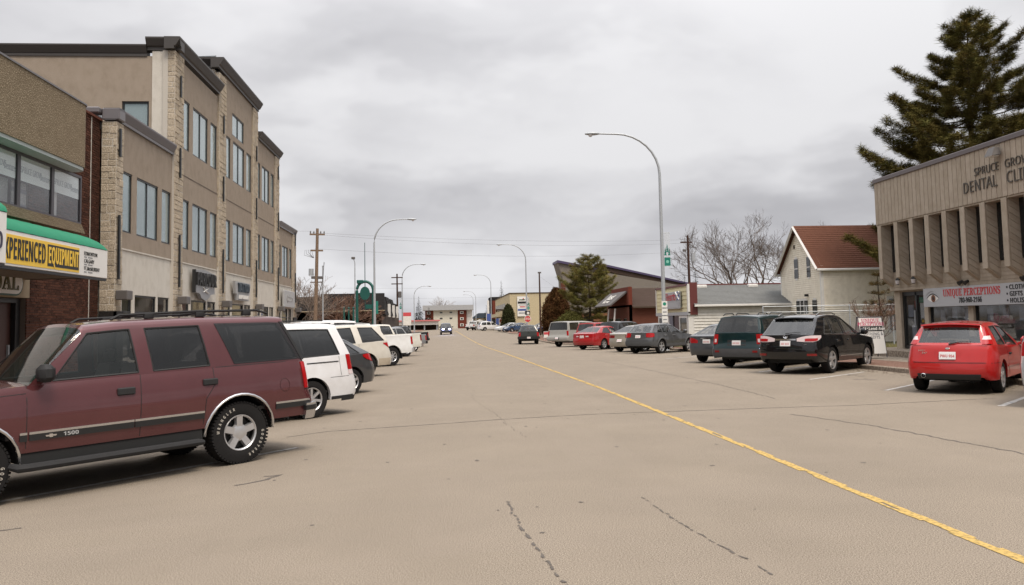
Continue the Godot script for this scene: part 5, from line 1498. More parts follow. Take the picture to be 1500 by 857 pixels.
	var oo := put(oil, "oil_drips", M.crack_pale)
	stuff(oo); tag(oo, "old oil drips on the tarmac of the parking bays", "stain")
	# loose spots of tar and dirt
	for i in 90:
		var m := MB.new()
		var c := Vector2(rng.randf_range(-2.5, 9.0), rng.randf_range(-4.5, -24.0))
		var rr := rng.randf_range(0.008, 0.035)
		var ring := []
		for k in 7: ring.append(Vector3(c.x + cos(TAU * k / 7) * rr * rng.randf_range(0.5, 1.4), gy(c.y, c.x) + 0.0025, c.y + sin(TAU * k / 7) * rr * rng.randf_range(0.5, 1.6)))
		m.poly(ring, Vector3.UP)
		if i == 0: spots = m
		else: spots.v.append_array(m.v)
	var so := put(spots, "tar_spots", M.crack)
	stuff(so); tag(so, "small dark tar spots scattered over the pale tarmac", "tar")
	# kerbs, walks
	var pavement := func(called: String, kl: Array, far: float, sgn: float):
		var kz := zlist(20, -62, 3) + zlist(-63, -125, 1) + zlist(-130, -300, 20)
		var k := MB.new(); var w := MB.new(); var w2 := MB.new()
		for i in kz.size() - 1:
			var za: float = kz[i]; var zb: float = kz[i + 1]
			var a := ip(kl, -za); var b := ip(kl, -zb)
			if za <= -103.0 and zb >= -117.0: continue
			var ya := gy(za, a); var yb := gy(zb, b)
			var H := 0.13
			var A := [Vector3(a, ya - 0.05, za), Vector3(a + sgn * 0.015, ya + H - 0.02, za), Vector3(a + sgn * 0.04, ya + H, za), Vector3(a + sgn * 0.16, ya + H, za)]
			var B := [Vector3(b, yb - 0.05, zb), Vector3(b + sgn * 0.015, yb + H - 0.02, zb), Vector3(b + sgn * 0.04, yb + H, zb), Vector3(b + sgn * 0.16, yb + H, zb)]
			for q in 3: k.poly([A[q], B[q], B[q + 1], A[q + 1]], Vector3(-sgn, 1, 0))
			var m := 1.9
			w.poly([Vector3(a + sgn * 0.165, ya + H - 0.004, za), Vector3(b + sgn * 0.165, yb + H - 0.004, zb), Vector3(b + sgn * m, yb + H, zb), Vector3(a + sgn * m, ya + H, za)], Vector3.UP)
			w2.poly([Vector3(a + sgn * m, ya + H, za), Vector3(b + sgn * m, yb + H, zb), Vector3(far, yb + H + 0.02, zb), Vector3(far, ya + H + 0.02, za)], Vector3.UP)
		struct(k, "kerb", M.kerb)
		struct(w, "paver_strip", M.paver)
		struct(w2, "pavement", M.concrete)
	pavement.call("right", KR, 30.0, 1.0)
	pavement.call("left", KL, -40.0, -1.0)

var spots: MB

# ---------------------------------------------------------------- building helpers
# X-facing walls: u = z, the wall's face lies at x = X and its body goes back by -out
func wall_x(mb: MB, X: float, out: float, th: float, z0: float, z1: float, y0: float, y1: float, holes := []) -> void:   # holes [za, zb, ya, yb]
	var ys := [y0, y1]
	for h in holes:
		for v in [h[2], h[3]]:
			if v > y0 + 0.001 and v < y1 - 0.001 and not ys.has(v): ys.append(v)
	ys.sort()
	var a := minf(z0, z1); var b := maxf(z0, z1)
	for i in ys.size() - 1:
		var ym: float = (ys[i] + ys[i + 1]) * 0.5
		var cut := []
		for h in holes:
			if ym > h[2] and ym < h[3]: cut.append([minf(h[0], h[1]), maxf(h[0], h[1])])
		cut.sort_custom(func(p, q): return p[0] < q[0])
		var at := a
		for c in cut + [[b, b]]:
			if c[0] > at + 0.001: mb.box(Vector3(X, ys[i], at), Vector3(X - out * th, ys[i + 1], c[0]))
			at = maxf(at, c[1])

func window_x(parent: Node, X: float, out: float, z0: float, z1: float, y0: float, y1: float, cols: Array, fm: Material, gm: Material, back: Material, fw := 0.05, rows := []) -> MeshInstance3D:
	var a := minf(z0, z1); var b := maxf(z0, z1)
	var mb := MB.new()
	var f0 := X - out * 0.025; var f1 := X - out * 0.11
	for q in [[a, a + fw], [b - fw, b]]: mb.box(Vector3(f0, y0, q[0]), Vector3(f1, y1, q[1]))
	for q in [[y0, y0 + fw], [y1 - fw, y1]]: mb.box(Vector3(f0, q[0], a + fw), Vector3(f1, q[1], b - fw))
	for c in cols:
		var zc := lerpf(a, b, c)
		mb.box(Vector3(f0, y0 + fw, zc - fw * 0.5), Vector3(f1, y1 - fw, zc + fw * 0.5))
	for r in rows:
		var yc := lerpf(y0, y1, r)
		mb.box(Vector3(f0 - out * 0.004, yc - fw * 0.4, a + fw), Vector3(f1, yc + fw * 0.4, b - fw))
	var w := put(mb, "window", fm, parent)
	var edges := [0.0] + cols + [1.0]
	for i in edges.size() - 1:
		var pa := lerpf(a, b, edges[i]) + fw * 0.6; var pb := lerpf(a, b, edges[i + 1]) - fw * 0.6
		bx(Vector3(X - out * 0.055, y0 + fw * 0.6, pa), Vector3(X - out * 0.061, y1 - fw * 0.6, pb), "pane", gm, w)
	if back: bx(Vector3(X - out * 0.13, y0, a), Vector3(X - out * 0.14, y1, b), "blind", back, w)
	return w

func window_z(parent: Node, Z: float, x0: float, x1: float, y0: float, y1: float, cols: Array, fm: Material, gm: Material, back: Material, fw := 0.05, rows := []) -> MeshInstance3D:   # facing +z
	var a := minf(x0, x1); var b := maxf(x0, x1)
	var mb := MB.new()
	for q in [[a, a + fw], [b - fw, b]]: mb.box(Vector3(q[0], y0, Z - 0.05), Vector3(q[1], y1, Z - 0.12))
	for q in [[y0, y0 + fw], [y1 - fw, y1]]: mb.box(Vector3(a + fw, q[0], Z - 0.05), Vector3(b - fw, q[1], Z - 0.12))
	for c in cols: mb.box(Vector3(lerpf(a, b, c) - fw * 0.5, y0 + fw, Z - 0.05), Vector3(lerpf(a, b, c) + fw * 0.5, y1 - fw, Z - 0.12))
	for r in rows: mb.box(Vector3(a + fw, lerpf(y0, y1, r) - fw * 0.4, Z - 0.046), Vector3(b - fw, lerpf(y0, y1, r) + fw * 0.4, Z - 0.12))
	var w := put(mb, "window", fm, parent)
	bx(Vector3(a + fw * 0.5, y0 + fw * 0.5, Z - 0.084), Vector3(b - fw * 0.5, y1 - fw * 0.5, Z - 0.09), "pane", gm, w)
	if back: bx(Vector3(a, y0, Z - 0.2), Vector3(b, y1, Z - 0.21), "blind", back, w)
	return w

func wall_z(mb: MB, Z: float, th: float, x0: float, x1: float, y0: float, y1: float, holes := []) -> void:   # facing +z
	var ys := [y0, y1]
	for h in holes:
		for v in [h[2], h[3]]:
			if v > y0 + 0.001 and v < y1 - 0.001 and not ys.has(v): ys.append(v)
	ys.sort()
	for i in ys.size() - 1:
		var ym: float = (ys[i] + ys[i + 1]) * 0.5
		var cut := []
		for h in holes:
			if ym > h[2] and ym < h[3]: cut.append([minf(h[0], h[1]), maxf(h[0], h[1])])
		cut.sort_custom(func(p, q): return p[0] < q[0])
		var at := minf(x0, x1)
		var b := maxf(x0, x1)
		for c in cut + [[b, b]]:
			if c[0] > at + 0.001: mb.box(Vector3(at, ys[i], Z), Vector3(c[0], ys[i + 1], Z - th))
			at = maxf(at, c[1])

var unit_stones := []
func course_work(parent: Node, face: String, F: float, u0: float, u1: float, y0: float, y1: float, hs: Array, ws: Array, proud: Array, mats: Array, called: String, singles: bool, gap := 0.012, stagger := false) -> void:
	# squared pieces laid in courses on a face: "x+" (x = F, u = z) or "z+" (z = F, u = x)
	if unit_stones.is_empty():
		for k in 3:
			var m := MB.new(); m.bbox(Vector3(-0.5, -0.5, -0.5), Vector3(0.5, 0.5, 0.5), 0.06 + 0.03 * k)
			for i in m.v.size(): m.v[i] += Vector3(sin(m.v[i].y * 9.0 + k), cos(m.v[i].z * 7.0 + k * 2), sin(m.v[i].x * 8.0 + k)) * 0.02
			unit_stones.append(m.mesh())
	var merged := []
	for m in mats: merged.append(MB.new())
	var y := y0
	var row := 0
	while y < y1 - 0.02:
		var h := minf(rng.randf_range(hs[0], hs[1]), y1 - y)
		if y1 - y - h < hs[0] * 0.5: h = y1 - y
		var u := u0
		var first := true
		while u < u1 - 0.01:
			var w := rng.randf_range(ws[0], ws[1])
			if stagger and first and row % 2 == 1: w *= 0.5
			first = false
			w = minf(w, u1 - u)
			if u1 - u - w < ws[0] * 0.4: w = u1 - u
			var pr := rng.randf_range(proud[0], proud[1])
			var k := rng.randi() % mats.size()
			var lo: Vector3; var hi: Vector3
			if face == "x+":
				lo = Vector3(F - 0.05, y + gap * 0.5, u + gap * 0.5); hi = Vector3(F + pr, y + h - gap * 0.5, u + w - gap * 0.5)
			elif face == "x-":
				lo = Vector3(F - pr, y + gap * 0.5, u + gap * 0.5); hi = Vector3(F + 0.05, y + h - gap * 0.5, u + w - gap * 0.5)
			else:
				lo = Vector3(u + gap * 0.5, y + gap * 0.5, F - 0.05); hi = Vector3(u + w - gap * 0.5, y + h - gap * 0.5, F + pr)
			if singles:
				var o := MeshInstance3D.new()
				o.mesh = unit_stones[rng.randi() % 3]; o.material_override = mats[k]; o.name = called
				parent.add_child(o, true)
				o.position = (lo + hi) * 0.5; o.scale = hi - lo
			else:
				var cm: MB = merged[k]
				if hs[1] > 0.1: cm.bbox(lo, hi, 0.015)
				else: cm.box(lo, hi)
			u += w
		y += h
		row += 1
	if not singles:
		for k in mats.size():
			if merged[k].v.size(): stuff(put(merged[k], called, mats[k], parent))

const FX := Vector3(0, 0, -1)
func east() -> Basis: return Basis(Vector3(0, 0, -1), Vector3.UP, Vector3(1, 0, 0))    # lettering on a wall that looks towards +x
func west() -> Basis: return Basis(Vector3(0, 0, 1), Vector3.UP, Vector3(-1, 0, 0))

# ---------------------------------------------------------------- left side of the street
func left_side() -> void:
	tan_building()
	aggregate_building()
	dark_building()

func tan_building() -> void:
	var o := thing("tan_building", "tan three storey stucco office building with stone pilasters and dark cornices", "building", Vector3(-9.7, 0, -40))
	# everything below is given in street coordinates; the parts hang under the building's own node
	var S := [M.stone0, M.stone1, M.stone2, M.stone3]
	o.position = Vector3.ZERO
	var X := -9.8
	var bays := [[25.6, 30.3, 7.85, false], [31.3, 36.2, 11.6, true], [37.3, 42.5, 12.9, true], [43.5, 48.0, 11.5, true], [49.0, 53.4, 7.5, false]]
	var pat := [[0.08, 0.97], [1.38, 3.32], [3.7, 4.62]]
	for bi in bays.size():
		var b: Array = bays[bi]
		var s: float = b[0] + (0.0 if bi != 0 else 0.05)
		var k: float = (b[1] - b[0]) / 4.72
		var holes := []
		var wins := []
		for p in pat:
			var za: float = -(b[0] + p[0] * k); var zb: float = -(b[0] + p[1] * k)
			wins.append([za, zb, 4.58, 6.45, p[1] - p[0] > 1.5])
			if b[3]: wins.append([za, zb, 8.35, 10.25, p[1] - p[0] > 1.5])
		if bi == 2: wins.append([-38.65, -40.85, 10.5, 11.55, true])
		for w in wins: holes.append([w[0], w[1], w[2], w[3]])
		var up := MB.new()
		wall_x(up, X, 1.0, 0.35, -b[0], -b[1], 4.06, b[2], holes)
		put(up, "upper_wall", M.stucco, o)
		if b[3]:
			bx(Vector3(X + 0.004, 7.33, -b[0]), Vector3(X + 0.012, 7.36, -b[1]), "control_joint", M.joint, o)
		# shop storey: cream band and piers between the windows
		var gh := []
		for p in [[0.3, 1.12], [1.36, 3.28], [3.46, 4.6]]: gh.append([-(b[0] + p[0] * k), -(b[0] + p[1] * k), 0.75, 2.69])
		var cr := MB.new()
		wall_x(cr, X - 0.02, 1.0, 0.33, -b[0], -b[1], 0.0, 4.056, gh)
		put(cr, "shopfront_band", M.cream, o)
		bx(Vector3(X - 0.015, 4.03, -b[0]), Vector3(X + 0.014, 4.075, -b[1]), "band_joint", M.cream, o)
		for h in gh: window_x(o, X - 0.02, 1.0, h[0], h[1], h[2], h[3], [], M.dark_frame, M.win_shop, null, 0.06, [0.72])
		for w in wins: window_x(o, X, 1.0, w[0], w[1], w[2], w[3], [0.5] if w[4] else [], M.dark_frame, M.win, [M.blind, M.blind, M.blind_grey, M.blind_dim][rng.randi() % 4], 0.055)
		# roof slab
		bx(Vector3(X - 0.35, b[2] - 0.3, -b[0] + 0.6), Vector3(-22.0, b[2] - 0.05, -b[1] - 0.6), "roof_slab", M.roof_black, o)
	# pilasters: core, stones, dark base, slot lights, wall lamps
	var pils := [[25.1, 25.6, 7.8, 10.15], [30.3, 31.3, 11.7, 9.95], [36.2, 37.3, 12.7, 9.95], [42.5, 43.5, 12.8, 9.95], [48.0, 49.0, 11.4, 9.95], [53.4, 54.4, 7.45, 9.95]]
	for i in pils.size():
		var p: Array = pils[i]
		bx(Vector3(-9.72, 0.0, -p[0]), Vector3(-10.15, p[2], -p[1]), "pilaster", M.mortar, o)
		course_work(o, "x+", -9.72, -p[1], -p[0], 2.15, p[2], [0.15, 0.24], [0.24, 0.42], [0.005, 0.03], S, "stone" if i == 0 else "stones", i == 0)
		bx(Vector3(-9.66, 0.0, -p[0] + 0.04), Vector3(-9.73, 2.15, -p[1] - 0.03), "pilaster_base", M.granite, o)
		if i == 0:
			course_work(o, "z+", -25.1, -10.15, -9.72, 2.15, 7.8, [0.15, 0.24], [0.16, 0.34], [0.004, 0.024], S, "stone", true)
			bx(Vector3(-9.66, 0.0, -25.06), Vector3(-10.15, 2.15, -25.12), "pilaster_base", M.granite, o)
		else:
			course_work(o, "z+", -p[0], -9.98, -9.72, 7.9 if i == 1 else (4.2 if i < 5 else 4.0), p[2], [0.15, 0.24], [0.16, 0.34], [0.004, 0.024], S, "stones", false)
		var zc: float = -(p[0] + (0.12 if i == 0 else 0.5))
		for seg in [[3.1, 5.0], [6.75, 7.6] if p[2] < 9 else [7.1, 8.2]] + ([[10.1, 10.9]] if p[2] > 10 else []):
			bx(Vector3(-9.63, seg[0], zc - 0.05), Vector3(-9.68, seg[1], zc + 0.05), "slot_light", M.dark_frame, o)
		bx(Vector3(-9.32, 2.48, zc - 0.22), Vector3(-9.66, 2.76, zc + 0.22), "wall_lamp", M.lamp_box, o, 0.02)
	# cornices and caps
	var cornice := func(z0: float, z1: float, y: float, h: float, pr: float, m: Material, xb: float, called: String):
		var mb := MB.new()
		var prof := PackedVector2Array([Vector2(-0.3, 0), Vector2(0.05, 0), Vector2(0.05, h * 0.22), Vector2(pr * 0.45, h * 0.3), Vector2(pr, h * 0.86), Vector2(pr, h), Vector2(-0.3, h)])
		mb.prism(prof, Vector3(xb, y, z0), Vector3(1, 0, 0), Vector3.UP, Vector3(0, 0, z1 - z0))
		put(mb, called, m, o)
	cornice.call(-25.05, -30.28, 7.84, 0.36, 0.16, M.cap, -9.78, "parapet_cap")
	cornice.call(-30.1, -36.18, 11.72, 0.44, 0.26, M.cornice, -9.76, "cornice")
	cornice.call(-36.0, -43.7, 12.88, 0.44, 0.26, M.cornice, -9.76, "cornice")
	cornice.call(-43.72, -49.25, 11.45, 0.4, 0.24, M.cornice, -9.76, "cornice")
	cornice.call(-49.26, -54.5, 7.46, 0.34, 0.14, M.cap, -9.76, "parapet_cap")
	# parapet cap of the first bay turns the corner
	bx(Vector3(-9.62, 7.84, -25.04), Vector3(-10.14, 8.2, -25.5), "parapet_cap", M.cap, o, 0.03)
	bx(Vector3(-10.16, 8.02, -24.9), Vector3(-13.0, 8.2, -25.3), "parapet_cap", M.cap, o, 0.03)
	bx(Vector3(-10.7, 8.22, -25.9), Vector3(-11.8, 8.36, -26.6), "roof_hatch", M.galv, o, 0.03)
	# the storey above the first bay's roof: wall that looks down the street
	var ew := MB.new()
	wall_z(ew, -30.42, 0.3, -24.0, -10.56, 7.5, 11.52, [[-11.62, -10.67, 8.6, 9.85]])
	put(ew, "end_wall", M.stucco2, o)
	window_z(o, -30.42, -11.62, -10.67, 8.6, 9.85, [], M.dark_frame, M.win, M.blind_dim, 0.07)
	bx(Vector3(-10.555, 7.5, -30.38), Vector3(-9.98, 11.7, -30.7), "end_panel", M.cream, o)
	var ec := MB.new()
	ec.prism(PackedVector2Array([Vector2(-0.3, 0), Vector2(0.04, 0), Vector2(0.04, 0.1), Vector2(0.06, 0.12), Vector2(0.18, 0.36), Vector2(0.18, 0.41), Vector2(-0.3, 0.41)]), Vector3(-24.0, 11.5, -30.42), Vector3(0, 0, 1), Vector3.UP, Vector3(13.25, 0, 0))
	put(ec, "end_cornice", M.cornice, o)
	var ec2 := MB.new()
	ec2.prism(PackedVector2Array([Vector2(-0.3, 0), Vector2(0.05, 0), Vector2(0.05, 0.11), Vector2(0.13, 0.15), Vector2(0.25, 0.38), Vector2(0.25, 0.44), Vector2(-0.3, 0.44)]), Vector3(-10.74, 11.72, -30.4), Vector3(0, 0, 1), Vector3.UP, Vector3(1.22, 0, 0))
	put(ec2, "corner_cornice", M.cornice, o)
	# tower return wall and its hipped glass roof
	bx(Vector3(-9.98, 11.6, -36.3), Vector3(-16.0, 12.88, -36.6), "tower_wall", M.cream, o)
	var tc := MB.new()
	tc.prism(PackedVector2Array([Vector2(-0.3, 0), Vector2(0.05, 0), Vector2(0.05, 0.11), Vector2(0.25, 0.38), Vector2(0.25, 0.44), Vector2(-0.3, 0.44)]), Vector3(-16.0, 12.88, -36.3), Vector3(0, 0, 1), Vector3.UP, Vector3(6.2, 0, 0))
	put(tc, "tower_cornice", M.cornice, o)
	var tr := MB.new()
	var c0 := [Vector3(-9.9, 13.4, -36.2), Vector3(-16.0, 13.4, -36.2), Vector3(-16.0, 13.4, -43.6), Vector3(-9.9, 13.4, -43.6)]
	var ap := Vector3(-13.0, 14.5, -39.9)
	for i in 4: tr.poly([c0[i], c0[(i + 1) % 4], ap], Vector3(0, 1, 0))
	put(tr, "tower_roof", M.roof_green, o)
	for i in 5:
		var rb := MB.new()
		rb.tube([c0[0].lerp(c0[1], i / 4.0) + Vector3(0, 0.02, 0), ap + Vector3(0, 0.02, 0)], [0.035, 0.035], 5)
		put(rb, "roof_seam", M.galv, o)
	for i in [1, 2, 3]:
		var rb := MB.new()
		rb.tube([c0[0].lerp(c0[3], i / 4.0) + Vector3(0, 0.02, 0), ap + Vector3(0, 0.02, 0)], [0.035, 0.035], 5)
		put(rb, "roof_seam", M.galv, o)
	# body of the building behind the facade, so that no daylight falls through it
	bx(Vector3(-10.6, 2.9, -25.8), Vector3(-22.0, 7.5, -54.2), "core", M.room, o)
	bx(Vector3(-14.5, 0.0, -25.8), Vector3(-14.7, 2.9, -54.2), "shop_back_wall", M.room_pale, o)
	bx(Vector3(-10.15, 0.0, -25.8), Vector3(-14.5, 0.1, -54.2), "shop_floor", M.room, o)
	bx(Vector3(-10.15, 2.8, -25.8), Vector3(-10.6, 2.9, -54.2), "shop_ceiling_edge", M.room, o)
	for z in [-25.7, -30.8, -36.8, -43.0, -48.5, -53.9]: bx(Vector3(-10.16, 0.1, z), Vector3(-14.5, 2.8, z - 0.1), "party_wall", M.room_pale, o)
	for z in [-27.5, -33.5, -39.5, -45.5, -51.0]:
		bx(Vector3(-11.2, 0.1, z), Vector3(-11.9, 1.1, z - 1.6), "shop_counter", M.panel_beige, o, 0.02)
		bx(Vector3(-11.4, 1.1, z - 0.4), Vector3(-11.7, 1.9, z - 0.7), "shop_display", M.iris, o, 0.05)
	bx(Vector3(-10.6, 7.51, -30.8), Vector3(-22.0, 11.2, -48.9), "core", M.room, o)
	bx(Vector3(-9.8, 0.0, -54.1), Vector3(-22.0, 7.45, -54.35), "rear_end_wall", M.stucco, o)
	bx(Vector3(-9.9, 7.46, -48.8), Vector3(-22.0, 11.4, -48.98), "upper_end_wall", M.stucco, o)
	# shop signs
	var p := thing("shop_sign", "grey shield shaped parlour shop sign on the tan building", "sign", Vector3(-9.6, 3.3, -33.8), 0.0, "signs on the tan building")
	var mb := MB.new()
	mb.prism(PackedVector2Array([Vector2(-1.28, 0.55), Vector2(-1.28, -0.32), Vector2(-0.75, -0.36), Vector2(-0.55, -0.52), Vector2(0, -0.62), Vector2(0.5, -0.5), Vector2(0.7, -0.36), Vector2(1.28, -0.32), Vector2(1.28, 0.5), Vector2(0.0, 0.6)]), Vector3(-0.1, 0, 0), Vector3(0, 0, -1), Vector3.UP, Vector3(0.12, 0, 0))
	put(mb, "board", M.sign_steel, p)
	bx(Vector3(-0.1, -0.33, 1.29), Vector3(0.03, 0.56, 1.36), "board_edge", M.black, p)
	text("PARLOUR", 0.5, 0.08, M.black, p, Vector3(0.06, 0.2, 0.0), east(), "lettering", 0.86)
	text("THE", 0.2, 0.06, M.black, p, Vector3(0.05, 0.32, 1.05), east(), "lettering", 0.7)
	var sc := MB.new()
	sc.tube([Vector3(0.04, -0.1, 0.35), Vector3(0.04, -0.25, 0.0), Vector3(0.04, -0.33, -0.4)], [0.02, 0.025, 0.01], 5); sc.tube([Vector3(0.04, -0.28, 0.35), Vector3(0.04, -0.2, 0.05), Vector3(0.04, -0.12, -0.35)], [0.02, 0.025, 0.01], 5)
	put(sc, "scroll_motif", M.sign_white, p)
	p = thing("shop_sign", "grey tapered two line shop sign with stepped foot on the tan building", "sign", Vector3(-9.6, 3.25, -39.9), 0.0, "signs on the tan building")
	mb = MB.new()
	mb.prism(PackedVector2Array([Vector2(-1.5, 0.46), Vector2(-1.35, -0.1), Vector2(-1.15, -0.1), Vector2(-1.1, -0.4), Vector2(1.1, -0.4), Vector2(1.15, -0.1), Vector2(1.3, -0.1), Vector2(1.45, 0.46)]), Vector3(-0.1, 0, 0), Vector3(0, 0, -1), Vector3.UP, Vector3(0.12, 0, 0))
	put(mb, "board", M.sign_grey, p)
	text("TATTOO", 0.42, 0.07, M.sign_blue_dark, p, Vector3(0.06, 0.18, 0.0), east(), "lettering", 0.95)
	bx(Vector3(0.02, -0.36, -1.0), Vector3(0.035, -0.12, 1.0), "lower_plate", M.sign_steel, p)
	text("EMPORIUM", 0.18, 0.03, M.sign_white, p, Vector3(0.05, -0.24, 0.0), east(), "lettering", 1.3)
	p = thing("shop_sign", "pale grey rectangular shop sign at the far end of the tan building", "sign", Vector3(-9.6, 3.25, -51.5), 0.0, "signs on the tan building")
	bx(Vector3(-0.1, -0.5, -1.7), Vector3(0.02, 0.5, 1.7), "board", M.sign_pale, p, 0.02)
	text("Quinns", 0.36, 0.03, M.sign_grey, p, Vector3(0.03, 0.05, 0.0), east(), "lettering", 1.1, false, "Droid Serif")

func aggregate_building() -> void:
	var o := thing("aggregate_building", "two storey shop block with brown exposed aggregate upper wall and strip windows", "building")
	var mb := MB.new()
	var pl := PackedVector2Array([Vector2(-14.0, -7.0), Vector2(-9.6, -7.0), Vector2(-9.6, -22.62)])
	for k in 5:
		var a := k / 4.0 * PI / 2
		pl.append(Vector2(-9.88 + cos(a) * 0.28, -22.64 - sin(a) * 0.28))
	pl.append(Vector2(-14.0, -22.92))
	mb.prism(pl, Vector3(0, 5.95, 0), Vector3(1, 0, 0), Vector3(0, 0, 1), Vector3(0, 1.68, 0))
	put(mb, "upper_wall", M.aggregate, o, 25)
	mb = MB.new()
	var pc := PackedVector2Array()
	for q in pl: pc.append(q + Vector2(0.025 if q.x > -13 else 0.0, -0.025 if q.y < -20 else 0.0))
	mb.prism(pc, Vector3(0, 7.632, 0), Vector3(1, 0, 0), Vector3(0, 0, 1), Vector3(0, 0.045, 0))
	put(mb, "parapet_flashing", M.cap, o)
	mb = MB.new()
	mb.prism(pl, Vector3(-0.03, 5.86, 0.03), Vector3(1, 0, 0), Vector3(0, 0, 1), Vector3(0, 0.088, 0))
	put(mb, "soffit_trim", M.galv_pale, o)
	# strip windows
	var zs := [-8.34, -10.03, -11.72, -13.41, -15.1, -16.79, -18.48, -20.17, -21.86, -23.52]
	for i in zs.size() - 1:
		var w := window_x(o, -10.0, 1.0, zs[i], zs[i + 1], 4.5, 5.86, [], M.frame_violet, M.win_clear, null, 0.07)
		# film across the upper part and what stands in the room behind
		var za: float = zs[i] - 0.08; var zb: float = zs[i + 1] + 0.08
		bx(Vector3(-10.07, 5.2, za), Vector3(-10.074, 5.8, zb), "window_film", M.film, w)
		if i == 8: bx(Vector3(-10.16, 4.55, za), Vector3(-10.17, 5.8, za - 0.42), "blind", M.sheet_white, w)
		elif i >= 5: bx(Vector3(-10.24, 4.55, za), Vector3(-10.25, 5.2, zb), "blind", M.blind_grey, w)
		if i == 7:
			bx(Vector3(-10.23, 4.95, za), Vector3(-10.236, 5.05, zb), "blind_band", M.blind_band, w)
			bx(Vector3(-10.23, 4.6, za), Vector3(-10.236, 4.68, zb), "blind_band", M.blind_band, w)
		if i >= 6:
			text("SPRUCE GROVE", 0.15, 0.004, M.film_text, w, Vector3(-10.066, 5.47, (za + zb) * 0.5 + 0.18), east(), "lettering", 0.72, false)
			text("Dentures", 0.15, 0.004, M.film_text, w, Vector3(-10.066, 5.43, (za + zb) * 0.5 - 0.52), east(), "lettering", 0.6, false, "Droid Serif")
	bx(Vector3(-10.9, 4.3, -7.5), Vector3(-11.0, 5.95, -23.4), "room_wall", M.room_pale, o)
	bx(Vector3(-10.3, 4.3, -7.5), Vector3(-11.0, 4.4, -23.4), "room_floor", M.room, o)
	# band under the windows, cut slantwise at its end
	mb = MB.new()
	mb.prism(PackedVector2Array([Vector2(-7.0, 4.26), Vector2(-7.0, 4.5), Vector2(-23.3, 4.5), Vector2(-23.55, 4.26)]), Vector3(-9.92, 0, 0), Vector3(0, 0, 1), Vector3.UP, Vector3(-0.4, 0, 0))
	put(mb, "sill_band", M.aggregate, o)
	bx(Vector3(-10.1, 3.1, -7.0), Vector3(-10.4, 4.26, -20.9), "spandrel", M.aggregate, o)
	# brick wall beyond
	bx(Vector3(-10.2, 0.0, -20.95), Vector3(-12.0, 7.8, -25.08), "brick_backing", M.brick_mortar, o)
	course_work(o, "x+", -10.2, -24.42, -20.95, 0.1, 7.78, [0.068, 0.068], [0.2, 0.2], [0.02, 0.032], [M.brick0, M.brick1, M.brick2], "bricks", false, 0.012, true)
	course_work(o, "x+", -10.2, -25.06, -24.48, 0.1, 7.78, [0.068, 0.068], [0.2, 0.2], [0.02, 0.032], [M.brick0, M.brick1, M.brick1], "bricks", false, 0.012, true)
	bx(Vector3(-10.185, 0.1, -24.42), Vector3(-10.172, 7.78, -24.47), "expansion_joint", M.mortar, o)
	bx(Vector3(-10.12, 7.785, -22.95), Vector3(-12.0, 7.86, -25.08), "coping", M.red_brick, o, 0.01)
	# shop front under the awning
	bx(Vector3(-10.1, 2.42, -7.0), Vector3(-10.4, 3.09, -20.93), "fascia_panel", M.panel_beige, o)
	var pf := MB.new()
	wall_x(pf, -10.3, 1.0, 0.1, -7.0, -20.9, 0.13, 2.41, [[-18.0, -19.5, 0.2, 2.3], [-19.65, -20.7, 0.14, 2.3], [-14.0, -17.6, 0.6, 2.3]])
	put(pf, "shop_front", M.frame_black, o)
	bx(Vector3(-10.36, 0.2, -18.0), Vector3(-10.37, 2.3, -19.5), "pane", M.win_shop, o)
	bx(Vector3(-10.6, 0.2, -18.1), Vector3(-10.61, 2.25, -19.3), "poster", M.poster, o)
	bx(Vector3(-10.58, 0.5, -18.75), Vector3(-10.585, 1.7, -19.0), "poster_print", M.seat, o)
	bx(Vector3(-10.42, 0.14, -19.65), Vector3(-10.46, 2.3, -20.7), "door", M.door_brown, o)
	bx(Vector3(-10.37, 1.0, -20.55), Vector3(-10.42, 1.3, -20.6), "door_handle", M.galv, o)
	bx(Vector3(-11.1, 3.0, -7.0), Vector3(-13.9, 5.8, -20.9), "core", M.room, o)
	bx(Vector3(-10.4, 2.42, -7.0), Vector3(-14.0, 2.99, -20.92), "shop_ceiling", M.room_pale, o)
	bx(Vector3(-13.8, 0.0, -7.0), Vector3(-13.9, 2.4, -20.9), "shop_back_wall", M.room_pale, o)
	bx(Vector3(-10.4, 0.0, -7.0), Vector3(-13.8, 0.13, -20.92), "shop_floor", M.room, o)
	bx(Vector3(-10.3, 0.0, -6.8), Vector3(-14.0, 5.9, -6.98), "street_end_wall", M.aggregate, o)
	bx(Vector3(-10.7, 5.9, -7.2), Vector3(-13.9, 7.5, -22.6), "roof_slab", M.roof_black, o)
	# round-ended board with the end of a name
	var s := thing("shop_sign", "white round ended sign with dark green rim and olive letters under the awning", "sign", Vector3(-10.1, 2.75, -19.0))
	var rim := PackedVector2Array(); var face := PackedVector2Array()
	for side in [1.0, -1.0]:
		for k in 9:
			var a := (k / 8.0 - 0.5) * PI
			rim.append(Vector2(side * (1.2 + cos(a) * 0.3), side * sin(a) * 0.3)); face.append(Vector2(side * (1.2 + cos(a) * 0.26), side * sin(a) * 0.26))
	mb = MB.new(); mb.prism(rim, Vector3(0.0, 0, 0), Vector3(0, 0, -1), Vector3.UP, Vector3(0.06, 0, 0)); put(mb, "board", M.darkgreen, s)
	mb = MB.new(); mb.prism(face, Vector3(0.06, 0, 0), Vector3(0, 0, -1), Vector3.UP, Vector3(0.008, 0, 0)); put(mb, "face", M.sign_white, s)
	text("COAL", 0.36, 0.02, M.olive, s, Vector3(0.08, 0.0, -0.52), east(), "lettering", 1.05, true, "Droid Serif")
	# awning with the yellow equipment sign
	awning(-15.0, -20.72, -8.2, "green barrel awning over a white fascia with a yellow equipment sign", true)
